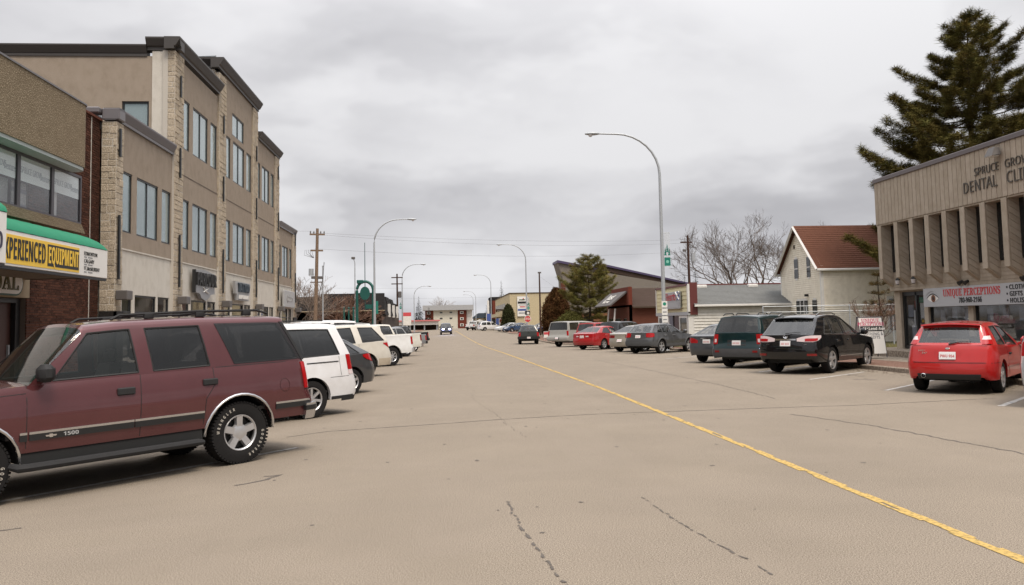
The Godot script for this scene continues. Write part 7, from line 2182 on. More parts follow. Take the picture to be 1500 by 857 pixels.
func storefront() -> void:
	var o := thing("storefront_building", "single storey shop with cream false front and long grey shingle roof", "building")
	var X := 16.0; var zn := -54.0; var zf := -62.4
	bx(Vector3(X + 0.12, -0.5, zn + 0.0), Vector3(X + 14.0, 2.5, zf), "core", M.siding_white, o)
	var full := func(_y): return [0.0, 1.0]
	var s := MB.new(); siding(s, Vector3(X + 0.35, 0, zn), Vector3(X + 14.0, 0, zn), Vector3(0, 0, 1), -0.4, 2.4, 0.2, full); stuff(put(s, "side_siding", M.siding_white, o))
	# roof rising from the eave to a ridge
	var r := MB.new(); shingles(r, Vector3(X + 0.35, 2.5, zn + 0.3), Vector3(X + 14, 2.5, zn + 0.3), Vector3(X + 0.35, 3.95, zn - 3.6), Vector3(X + 14, 3.95, zn - 3.6), 16)
	shingles(r, Vector3(X + 0.35, 2.5, zf - 0.3), Vector3(X + 14, 2.5, zf - 0.3), Vector3(X + 0.35, 3.95, zn - 3.6), Vector3(X + 14, 3.95, zn - 3.6), 16)
	stuff(put(r, "roof_shingles", M.roof_grey, o))
	bx(Vector3(X + 0.35, 2.36, zn + 0.26), Vector3(X + 14, 2.5, zn + 0.36), "gutter", M.white_trim, o, 0.02)
	bx(Vector3(X + 0.4, 3.93, zn - 3.5), Vector3(X + 14, 4.02, zn - 3.7), "ridge_cap", M.maroon, o)
	for x in [X + 1.6, X + 5.3, X + 9.0]: bx(Vector3(x, 3.72, zn - 3.0), Vector3(x + 0.7, 3.95, zn - 3.3), "roof_vent", M.white_trim, o, 0.04)
	# false front of lapped boards
	bx(Vector3(X + 0.05, 2.0, zn + 0.02), Vector3(X + 0.4, 3.85, zf), "false_front", M.siding_yellow, o)
	s = MB.new(); siding(s, Vector3(X + 0.04, 0, zn), Vector3(X + 0.04, 0, zf), Vector3(-1, 0, 0), 2.05, 3.8, 0.28, full); stuff(put(s, "front_boards", M.siding_yellow, o))
	bx(Vector3(X - 0.03, 1.95, zn + 0.1), Vector3(X + 0.1, 3.9, zn - 0.14), "corner_trim", M.white_trim, o)
	bx(Vector3(X + 0.1, 1.85, zn + 0.1), Vector3(X + 0.62, 4.0, zn - 0.02), "end_trim", M.maroon, o)
	bx(Vector3(X - 0.03, 1.95, zf + 0.14), Vector3(X + 0.1, 3.9, zf), "corner_trim", M.white_trim, o)
	bx(Vector3(X - 0.03, 3.8, zn), Vector3(X + 0.42, 3.92, zf), "top_trim", M.maroon, o)
	bx(Vector3(X - 0.05, 1.82, zn + 0.1), Vector3(X + 0.1, 2.04, zf), "lower_trim", M.sign_pale, o)
	# shop front
	for w in [[-54.3, -56.3], [-59.0, -61.9]]:
		var q := MB.new(); wall_x(q, X + 0.0, -1.0, 0.14, w[0], w[1], -0.3, 1.8, [[w[0] - 0.15, w[1] + 0.15, 0.3, 1.65]]); put(q, "shop_window_frame", M.white_trim, o)
		bx(Vector3(X + 0.06, 0.3, w[0] - 0.1), Vector3(X + 0.066, 1.65, w[1] + 0.1), "pane", M.win_dark, o)
		bx(Vector3(X + 0.09, 0.45, w[0] - 0.4), Vector3(X + 0.095, 1.5, w[1] + 0.4), "poster", M.poster_mix, o)
	bx(Vector3(X + 0.05, -0.3, -56.6), Vector3(X + 0.1, 1.75, -57.6), "door", M.door_brown, o)
	bx(Vector3(X - 0.02, -0.3, -57.8), Vector3(X + 0.1, 1.8, -58.7), "door", M.frame_violet, o)
	bx(Vector3(X, -0.3, zn + 0.02), Vector3(X + 0.35, 2.0, zn - 0.16), "corner_post", M.white_trim, o)
	var sg := thing("shop_sign", "grey shop sign with blue and white crossed flags and red script", "sign", Vector3(X - 0.1, 2.88, -57.6))
	bx(Vector3(-0.06, -0.6, -2.3), Vector3(0.06, 0.6, 2.2), "board", M.sign_grey, sg, 0.02)
	for k in [[-2.28, -1.45], [1.3, 2.18]]:
		bx(Vector3(-0.07, 0.0, k[0]), Vector3(-0.061, 0.58, k[1]), "flag", M.sign_blue, sg)
		for d in [1.0, -1.0]:
			var m := MB.new(); m.tube([Vector3(-0.074, 0.29 - 0.27 * d, k[0] + 0.03), Vector3(-0.074, 0.29 + 0.27 * d, k[1] - 0.03)], [0.06, 0.06], 4); put(m, "flag_cross", M.sign_white, sg)
	text("Hearts", 0.5, 0.02, M.sign_red_soft, sg, Vector3(-0.08, 0.25, -0.1), west(), "lettering", 1.25, false, "Droid Serif")
	bx(Vector3(-0.068, -0.5, -1.9), Vector3(-0.061, -0.15, 1.8), "sign_strip", M.sign_pale, sg)

func brick_shop() -> void:
	var o := thing("brick_shop", "low red brick shop with brown shingle roof and slanted grey canopy sign", "building")
	var X := 16.0; var zn := -72.0; var zf := -82.0
	var w := MB.new()
	wall_x(w, X, -1.0, 0.3, zn, zf, -0.6, 2.9, [[-73.0, -74.3, -0.4, 1.7], [-75.6, -78.0, -0.4, 1.7], [-79.0, -81.0, 0.2, 1.7]])
	put(w, "front_wall", M.red_brick, o)
	for h in [[-73.0, -74.3], [-75.6, -78.0], [-79.0, -81.0]]: window_x(o, X, -1.0, h[0], h[1], -0.4 if h[0] > -79 else 0.2, 1.7, [0.5], M.frame_black, M.win_dark, M.blind_dim)
	bx(Vector3(X + 0.01, -0.6, zn), Vector3(X + 14.0, 2.75, zn - 0.3), "side_wall", M.red_brick, o)
	bx(Vector3(X + 0.35, -0.6, zn - 0.35), Vector3(X + 14.0, 2.7, zf), "core", M.room, o)
	var r := MB.new()
	shingles(r, Vector3(X + 0.3, 2.7, zn + 0.4), Vector3(X + 14, 2.7, zn + 0.4), Vector3(X + 0.3, 4.5, zn - 4.0), Vector3(X + 14, 4.5, zn - 4.0), 16)
	stuff(put(r, "roof_shingles", M.roof_brown, o))
	bx(Vector3(X + 0.3, 2.6, zn + 0.36), Vector3(X + 14, 2.74, zn + 0.44), "eaves_board", M.brown_dark, o)
	var g := MB.new(); g.prism(PackedVector2Array([Vector2(zn, 2.7), Vector2(zn, 4.5), Vector2(zn - 7.5, 4.5), Vector2(zn - 9.5, 2.7)]), Vector3(X + 0.0, 0, 0), Vector3(0, 0, 1), Vector3.UP, Vector3(0.32, 0, 0)); put(g, "front_gable", M.maroon_brick, o)
	for z in [-73.6, -76.5]:
		var p := MB.new(); p.tube([Vector3(X - 1.2, -0.3, z), Vector3(X - 0.9, 2.6, z)], [0.08, 0.08], 5); put(p, "canopy_strut", M.white_trim, o)
	var c := thing("canopy_sign", "slanted dark grey canopy board with white script over the brick shop", "sign", Vector3(X, 0, -76.2))
	var m := MB.new(); m.prism(PackedVector2Array([Vector2(-0.05, 4.15), Vector2(-1.6, 2.9), Vector2(-1.5, 2.82), Vector2(0.0, 4.0)]), Vector3(0, 0, -4.0), Vector3(1, 0, 0), Vector3.UP, Vector3(0, 0, 7.6)); put(m, "board", M.canopy_grey, c)
	var tb := Basis(Vector3(0, 0, 1), Vector3(1.55, 1.25, 0).normalized(), Vector3(-1.25, 1.55, 0).normalized())
	text("Just", 0.7, 0.02, M.sign_white, c, Vector3(-0.72, 3.68, 0.0), tb, "lettering", 1.7, false, "Droid Serif")
	text("for you", 0.34, 0.02, M.sign_white, c, Vector3(-1.2, 3.27, 0.0), tb, "lettering", 1.7, false, "Droid Serif")

func church() -> void:
	var o := thing("church_building", "large grey stone dashed hall with long roof line sweeping up to a point", "building")
	var Z := -117.0
	var w := MB.new()
	w.prism(PackedVector2Array([Vector2(16.6, -1.0), Vector2(16.6, 7.4), Vector2(15.9, 9.9), Vector2(22.6, 8.55), Vector2(22.6, 8.4), Vector2(40.0, 5.2), Vector2(46.0, 4.0), Vector2(46.0, -1.0)]), Vector3(0, 0, Z), Vector3(1, 0, 0), Vector3.UP, Vector3(0, 0, -5.0))
	put(w, "hall", M.aggregate_grey, o)
	var f := MB.new()
	f.prism(PackedVector2Array([Vector2(15.8, 9.9), Vector2(15.8, 10.25), Vector2(22.7, 8.85), Vector2(22.7, 8.55)]), Vector3(0, 0, Z + 0.3), Vector3(1, 0, 0), Vector3.UP, Vector3(0, 0, -5.6)); put(f, "roof_edge", M.violet_trim, o)
	f = MB.new()
	f.prism(PackedVector2Array([Vector2(22.7, 8.9), Vector2(22.7, 9.65), Vector2(26.2, 8.75), Vector2(34.6, 6.85), Vector2(46.0, 4.3), Vector2(46.0, 3.9), Vector2(26.2, 8.1)]), Vector3(0, 0, Z - 3.0), Vector3(1, 0, 0), Vector3.UP, Vector3(0, 0, -5.0)); put(f, "upper_roof", M.roof_brown, o)
	f = MB.new()
	f.prism(PackedVector2Array([Vector2(22.5, 9.65), Vector2(22.5, 9.95), Vector2(46.0, 4.5), Vector2(46.0, 4.25)]), Vector3(0, 0, Z - 2.8), Vector3(1, 0, 0), Vector3.UP, Vector3(0, 0, -5.4)); put(f, "upper_roof_edge", M.violet_trim, o)
	bx(Vector3(16.3, -1.0, Z + 0.05), Vector3(16.9, 7.0, Z - 0.8), "brick_pier", M.red_brick, o)
	bx(Vector3(17.0, -1.0, Z + 0.06), Vector3(30.0, 2.6, Z - 0.2), "brick_base", M.brick_warm, o)
	for k in 4: bx(Vector3(19.5 + k * 2.6, 0.4, Z + 0.08), Vector3(20.8 + k * 2.6, 2.2, Z + 0.0), "window", M.win_dark, o)

func cream_block() -> void:
	var o := thing("cream_building", "long cream commercial block with dark parapet line and tenant sign panel", "building")
	var Z := -150.0
	bx(Vector3(11.4, -0.5, Z), Vector3(34.0, 6.7, Z - 45.0), "block", M.cream_far, o)
	bx(Vector3(11.3, 6.7, Z + 0.1), Vector3(34.0, 6.86, Z - 45.1), "parapet", M.brown_dark, o)
	for k in 5: bx(Vector3(11.36, 3.9, Z - 12.0 - k * 6.4), Vector3(11.42, 5.2, Z - 17.5 - k * 6.4), "window", M.win_dark, o)
	bx(Vector3(10.2, 2.6, Z - 14.0), Vector3(11.4, 3.3, Z - 42.0), "canopy", M.cream_far, o)
	bx(Vector3(11.3, 0.0, Z - 14.0), Vector3(11.42, 2.4, Z - 42.0), "shop_front", M.win_dark, o)
	var s := thing("tenant_sign", "tall white panel of stacked tenant names on the cream building", "sign", Vector3(13.7, 4.3, Z + 0.12))
	bx(Vector3(-0.95, -1.75, 0), Vector3(0.95, 1.85, 0.1), "panel", M.sign_white, s)
	bx(Vector3(-0.85, 0.55, 0.1), Vector3(0.85, 0.95, 0.12), "black_strip", M.black, s)
	bx(Vector3(-0.85, -0.75, 0.1), Vector3(0.85, -0.4, 0.12), "blue_strip", M.sign_blue, s)
	bx(Vector3(-0.5, -0.12, 0.1), Vector3(0.5, 0.06, 0.12), "red_strip", M.sign_red_soft, s)
	bx(Vector3(-0.7, 0.24, 0.1), Vector3(0.7, 0.38, 0.12), "grey_strip", M.sign_grey, s)
	bx(Vector3(-0.7, -1.3, 0.1), Vector3(0.7, -1.0, 0.12), "pale_strip", M.sign_pale, s)
	bx(Vector3(-0.6, 1.15, 0.1), Vector3(0.5, 1.32, 0.12), "green_strip", M.darkgreen, s)
	var tr := MB.new(); tr.poly([Vector3(0.0, 1.36, 0.121), Vector3(0.3, 1.36, 0.121), Vector3(0.15, 1.6, 0.121)], Vector3(0, 0, 1)); put(tr, "red_peak", M.sign_red, s)

func far_end() -> void:
	# apartment block across the end of the street
	var Z := -282.0
	var o := thing("apartment_block", "cream three storey apartment block with red brick ends across the street's end", "building")
	bx(Vector3(-4.6, -3.0, Z), Vector3(3.6, 5.9, Z - 12.0), "centre_wall", M.apartment, o)
	bx(Vector3(-7.4, -3.0, Z + 0.1), Vector3(-4.65, 5.9, Z - 12.0), "brick_end", M.maroon_brick, o)
	bx(Vector3(3.65, -3.0, Z + 0.1), Vector3(6.6, 5.9, Z - 12.0), "brick_end", M.maroon_brick, o)
	bx(Vector3(-8.2, 5.92, Z + 1.2), Vector3(9.0, 7.6, Z - 13.0), "roof_fascia", M.sign_grey, o)
	bx(Vector3(6.65, -3.0, Z - 0.5), Vector3(8.6, 5.9, Z - 12.0), "stair_end", M.siding_white, o)
	for y in [4.9, 2.9]:
		for x in [-2.0, 1.3]: bx(Vector3(x - 0.45, y, Z + 0.05), Vector3(x + 0.45, y + 0.5, Z - 0.1), "window", M.win_dark, o)
	for y in [4.6, 2.5, 0.4]:
		for x in [-6.2, 5.0]:
			bx(Vector3(x - 0.6, y, Z + 0.2), Vector3(x + 0.6, y + 0.9, Z + 0.0), "balcony", M.siding_white, o)
			bx(Vector3(x - 0.35, y + 0.2, Z + 0.26), Vector3(x + 0.35, y + 0.7, Z + 0.21), "window", M.win_dark, o)
	# red and white station canopy and sign
	var g := thing("station_canopy", "white filling station canopy with a red band before the apartments", "canopy")
	bx(Vector3(-16.0, 2.2, -232.0), Vector3(-2.0, 2.55, -242.0), "canopy_band", M.red_pale, g)
	bx(Vector3(-15.5, 1.2, -232.5), Vector3(-2.5, 2.19, -241.5), "canopy_skirt", M.siding_white, g)
	for x in [-14.5, -10.5, -6.5, -3.0]: bx(Vector3(x, -0.6, -233.0), Vector3(x + 0.35, 1.2, -233.4), "column", M.galv, g)
	bx(Vector3(-15.0, -0.6, -240.0), Vector3(-2.5, 1.2, -241.0), "kiosk", M.brown_dark, g)
	g = thing("station_sign", "red topped white price sign of the filling station", "sign")
	bx(Vector3(-10.6, 3.4, -200.0), Vector3(-8.6, 4.3, -200.4), "red_box", M.sign_red_soft, g)
	bx(Vector3(-10.6, 1.2, -200.0), Vector3(-8.6, 3.38, -200.3), "white_panel", M.siding_white, g)
	bx(Vector3(-9.8, -0.3, -200.05), Vector3(-9.4, 1.2, -200.25), "post", M.galv, g)
	# houses past the right bend
	var h := thing("far_house", "pale bungalow with grey roof beyond the far crossing", "house")
	bx(Vector3(9.5, -3.0, -290.0), Vector3(17.0, 3.0, -300.0), "wall", M.cream_far, h)
	var r := MB.new(); r.prism(PackedVector2Array([Vector2(8.6, 3.0), Vector2(11.0, 4.8), Vector2(15.0, 4.8), Vector2(17.8, 3.0)]), Vector3(0, 0, -289.0), Vector3(1, 0, 0), Vector3.UP, Vector3(0, 0, -12.0)); put(r, "roof", M.sign_blue_dark, h)
	h = thing("far_house", "low white shed roofed house behind the far pickups", "house")
	bx(Vector3(8.3, -2.0, -262.0), Vector3(13.4, 1.4, -270.0), "wall", M.siding_white, h)
	r = MB.new(); r.prism(PackedVector2Array([Vector2(8.0, 1.4), Vector2(10.5, 2.5), Vector2(13.8, 1.4)]), Vector3(0, 0, -261.5), Vector3(1, 0, 0), Vector3.UP, Vector3(0, 0, -9.0)); put(r, "roof", M.siding_white, h)
	h = thing("far_office", "dark grey three storey block with red panel beside the cream building", "building")
	bx(Vector3(12.0, -1.0, -228.0), Vector3(20.0, 8.5, -240.0), "block", M.roof_black, h)
	bx(Vector3(12.5, 2.5, -227.9), Vector3(14.0, 7.5, -227.99), "red_panel", M.maroon_brick, h)
	bx(Vector3(11.0, 0.0, -226.0), Vector3(11.5, 7.5, -226.6), "fin", M.siding_white, h)
	# grey house roof glimpsed behind the bare trees
	h = thing("far_house", "brown gabled house roof behind the bare trees", "house")
	bx(Vector3(36.0, 0, -80.0), Vector3(44.0, 4.2, -88.0), "wall", M.brown_dark, h)
	r = MB.new(); r.prism(PackedVector2Array([Vector2(35.4, 4.2), Vector2(40.0, 7.0), Vector2(44.6, 4.2)]), Vector3(0, 0, -79.5), Vector3(1, 0, 0), Vector3.UP, Vector3(0, 0, -9.0)); put(r, "roof", M.roof_brown, h)

# ---------------------------------------------------------------- plants
var tuft_mesh := {}
func tuft(kind: String) -> ArrayMesh:   # a spray of needles or scales, about one unit across
	if tuft_mesh.has(kind): return tuft_mesh[kind]
	var r := RandomNumberGenerator.new(); r.seed = kind.hash()
	var m := MB.new()
	if kind == "pine":
		for i in 34:
			var a := r.randf() * TAU; var e := r.randf_range(-0.3, 1.25)
			var d := Vector3(cos(a) * cos(e), sin(e), sin(a) * cos(e))
			var s := d.cross(Vector3(r.randf() - 0.5, r.randf() - 0.5, r.randf() - 0.5)).normalized() * 0.03
			var b := d * r.randf_range(0.0, 0.2) + Vector3(0, r.randf_range(-0.35, 0.35), 0)
			m.tri(b - s, b + s, b + d * r.randf_range(0.5, 0.85))
	elif kind == "spruce":
		for i in 40:
			var t := r.randf()
			var a := r.randf() * TAU
			var d := Vector3(cos(a) * 0.8, -0.25 + r.randf() * 0.3, 0.9).normalized()
			var c := Vector3(0, 0, t)
			var s := d.cross(Vector3.UP).normalized() * 0.09
			m.tri(c - s, c + s, c + Vector3(cos(a), sin(a) * 0.5, 0.6) * r.randf_range(0.16, 0.3))
	else:
		for i in 22:
			var p := Vector3(r.randf_range(-0.5, 0.5), r.randf_range(-0.5, 0.5), r.randf_range(-0.5, 0.5))
			var d := Vector3(r.randf_range(-0.6, 0.6), 1.0, r.randf_range(-0.6, 0.6)).normalized()
			var s := d.cross(Vector3(r.randf() - 0.5, 0.2, r.randf() - 0.5)).normalized() * 0.1
			m.tri(p - s, p + s, p + d * r.randf_range(0.25, 0.45))
	tuft_mesh[kind] = m.mesh()
	return tuft_mesh[kind]

func scatter(parent: Node, called: String, mesh: Mesh, xf: Array, cols: Array) -> void:
	var mm := MultiMesh.new()
	mm.transform_format = MultiMesh.TRANSFORM_3D; mm.use_colors = true; mm.mesh = mesh
	mm.instance_count = xf.size()
	for i in xf.size():
		mm.set_instance_transform(i, xf[i]); mm.set_instance_color(i, cols[i])
	var o := MultiMeshInstance3D.new(); o.multimesh = mm; o.material_override = M.needle; o.name = called
	parent.add_child(o, true)
	stuff(o)

func rnd_basis(s: float) -> Basis:
	return Basis(Vector3(rng.randf_range(-1, 1), rng.randf_range(-1, 1), rng.randf_range(-1, 1)).normalized(), rng.randf() * TAU) * Basis.from_scale(Vector3(s, s, s))

func pine(called: String, label: String, at: Vector3, h: float, clear: float, spread: Array, whorls: int, tuft_size: float, dens: float, base: Color, lean := Vector3.ZERO) -> void:
	var o := thing(called, label, "tree", at)
	var top := Vector3(0, h, 0) + lean
	var trunk := MB.new()
	var tp := []; var trd := []
	for i in 9:
		var t := i / 8.0
		tp.append(Vector3.ZERO.lerp(top, t) + Vector3(sin(t * 5.0) * 0.12, 0, cos(t * 4.0) * 0.1) * (h / 15.0)); trd.append(lerpf(h * 0.02, 0.015, t))
	trunk.tube(tp, trd, 9); put(trunk, "trunk", M.bark, o, 60)
	var br := MB.new()
	var xf := []; var cols := []
	for w in whorls:
		var t := lerpf(clear, 0.985, pow(w / float(whorls - 1), 0.9))
		var y := t * h
		var c := Vector3.ZERO.lerp(top, t)
		var R := ip(spread, t) * h
		var n := rng.randi_range(4, 7)
		var a0 := rng.randf() * TAU
		for k in n:
			var a := a0 + TAU * k / n + rng.randf_range(-0.35, 0.35)
			var L := R * rng.randf_range(0.5, 1.15)
			if L < 0.15: L = 0.15
			var dirn := Vector3(cos(a), 0, sin(a))
			var droop := lerpf(-0.1, 0.18, t) + rng.randf_range(-0.12, 0.12)
			var pts := []
			for q in 6:
				var s := q / 5.0
				pts.append(c + dirn * L * s + Vector3(0, L * (droop * s + 0.2 * s * s - 0.1 * sin(PI * s)), 0))
			var rads := []
			for q in 6: rads.append(lerpf(0.008 + L * 0.011, 0.005, q / 5.0))
			br.tube(pts, rads, 5, false)
			# side shoots carrying tufts
			var ns := int(maxf(3.0, L * 3.4 * dens))
			for q in ns:
				var s := lerpf(0.38, 1.0, (q + rng.randf()) / ns)
				var p: Vector3 = pts[int(s * 4.99)].lerp(pts[mini(5, int(s * 4.99) + 1)], fmod(s * 4.99, 1.0))
				var sl := L * 0.3 * (1.15 - s) + 0.15
				var sd := 1.0 if q % 2 == 0 else -1.0
				var e := p + (dirn * 0.55 + dirn.cross(Vector3.UP) * sd * rng.randf_range(0.5, 1.0)).normalized() * sl + Vector3(0, sl * rng.randf_range(0.0, 0.35), 0)
				br.tube([p, e], [0.01, 0.005], 4, false)
				var nt := maxi(2, int(sl / tuft_size * 1.9))
				for z in nt:
					var q2 := p.lerp(e, lerpf(0.35, 1.05, (z + rng.randf() * 0.8) / nt))
					var sz := tuft_size * rng.randf_range(0.7, 1.25)
					xf.append(Transform3D(Basis(Vector3(rng.randf_range(-1, 1), 0, rng.randf_range(-1, 1)).normalized(), rng.randf_range(-0.6, 0.6)) * Basis(Vector3.UP, rng.randf() * TAU) * Basis.from_scale(Vector3(sz, sz * 0.7, sz)), q2 + Vector3(rng.randf_range(-0.06, 0.06), 0.02, rng.randf_range(-0.06, 0.06))))
					var v := rng.randf_range(0.65, 1.3)
					cols.append(Color(base.r * v * rng.randf_range(0.9, 1.2), base.g * v, base.b * v))
	put(br, "branches", M.bark, o)
	scatter(o, "crown", tuft("pine"), xf, cols)

func spruce(called: String, label: String, at: Vector3, h: float, r: float, base: Color, n := 900, group := "") -> void:
	var o := thing(called, label, "tree", at, 0.0, group)
	var tm := MB.new(); tm.tube([Vector3(0, -0.3, 0), Vector3(0, h, 0)], [h * 0.018, 0.01], 6); put(tm, "trunk", M.bark, o)
	var xf := []; var cols := []
	for i in n:
		var t := pow(rng.randf(), 0.7) * 0.97
		var y := h * (1.0 - t) 
		var tier := 0.8 + 0.35 * absf(sin(t * 21.0 + sin(t * 5.0)))
		var R := r * t * tier + 0.05
		var a := rng.randf() * TAU
		var rr := R * sqrt(rng.randf_range(0.08, 1.0)) * rng.randf_range(0.8, 1.1)
		var sz := maxf(0.18, R * 0.42) * rng.randf_range(0.7, 1.2)
		xf.append(Transform3D(Basis(Vector3.UP, PI / 2 - a) * Basis(Vector3.RIGHT, 0.25) * Basis.from_scale(Vector3(sz, sz, sz)), Vector3(cos(a) * rr * 0.75, maxf(0.25, y - rr * 0.18), sin(a) * rr * 0.75)))
		var v := rng.randf_range(0.55, 1.35)
		cols.append(Color(base.r * v, base.g * v, base.b * v))
	scatter(o, "crown", tuft("spruce"), xf, cols)

func shrub(called: String, label: String, at: Vector3, prof: Array, h: float, base: Color, n: int, size: float, category := "shrub") -> void:   # clipped or columnar evergreen: radius by height
	var o := thing(called, label, category, at)
	var tm := MB.new()
	for k in 4: tm.tube([Vector3(0, -0.2, 0), Vector3(cos(k * 1.7) * 0.2, h * 0.5, sin(k * 1.7) * 0.2), Vector3(cos(k * 1.7) * 0.12, h * 0.85, sin(k * 1.7) * 0.12)], [0.06, 0.04, 0.01], 5)
	put(tm, "stems", M.bark, o)
	var xf := []; var cols := []
	var nz := FastNoiseLite.new(); nz.seed = called.hash() % 999; nz.frequency = 0.8
	for i in n:
		var t := rng.randf()
		var a := rng.randf() * TAU
		var R := ip(prof, t) * (1.0 + 0.3 * nz.get_noise_3d(cos(a) * 1.5, t * h, sin(a) * 1.5)) * sqrt(rng.randf_range(0.35, 1.0))
		var sz := size * rng.randf_range(0.6, 1.3)
		xf.append(Transform3D(rnd_basis(sz), Vector3(cos(a) * R, t * h, sin(a) * R)))
		var v := rng.randf_range(0.55, 1.4)
		cols.append(Color(base.r * v, base.g * v * rng.randf_range(0.9, 1.1), base.b * v))
	scatter(o, "foliage", tuft("scale"), xf, cols)

func grow(mb: MB, p: Vector3, d: Vector3, L: float, r: float, depth: int, up: float, minr: float) -> void:
	var pts := [p]; var rad := [r]
	var q := p; var dd := d
	var n := 3
	for i in n:
		dd = (dd + Vector3(rng.randf_range(-0.22, 0.22), up * 0.14, rng.randf_range(-0.22, 0.22))).normalized()
		q += dd * L / n
		pts.append(q); rad.append(maxf(minr, lerpf(r, r * 0.62, (i + 1.0) / n)))
	mb.tube(pts, rad, 6 if depth > 3 else (4 if depth > 1 else 3), false)
	if depth <= 0: return
	var k := 2 if depth > 4 else rng.randi_range(2, 3)
	for i in k:
		var ax := Vector3(rng.randf_range(-1, 1), rng.randf_range(-0.4, 0.4), rng.randf_range(-1, 1)).normalized()
		var nd := dd.rotated(ax.cross(dd).normalized(), rng.randf_range(0.28, 0.75))
		var at: Vector3 = pts[n] if i == 0 else pts[rng.randi_range(1, n)]
		grow(mb, at, nd, L * rng.randf_range(0.66, 0.88), maxf(minr, r * rng.randf_range(0.5, 0.66)), depth - 1, up, minr)

func bare_tree(called: String, label: String, at: Vector3, L: float, r: float, stems: int, fan: float, depth: int, m: Material, minr: float, category := "tree") -> void:
	var o := thing(called, label, category, at)
	var t := MB.new(); var b := MB.new()
	for i in stems:
		var a := TAU * i / stems + rng.randf_range(-0.4, 0.4)
		var d := Vector3(cos(a) * fan, 1.0, sin(a) * fan).normalized()
		var e := Vector3(cos(a), 0, sin(a)) * r * 1.2
		t.tube([Vector3(0, -0.3, 0) + e * 0.3, e + d * L * 0.5, e + d * L], [r * 1.3, r, r * 0.85], 7, false)
		for k in 2: grow(b, e + d * L * (0.6 + 0.4 * k), d.rotated(Vector3(rng.randf_range(-1, 1), 0, rng.randf_range(-1, 1)).normalized(), rng.randf_range(0.1, 0.5)), L * 0.8, r * 0.72, depth, 0.4, minr)
	put(t, "trunk", m, o, 50)
	put(b, "crown", m, o)

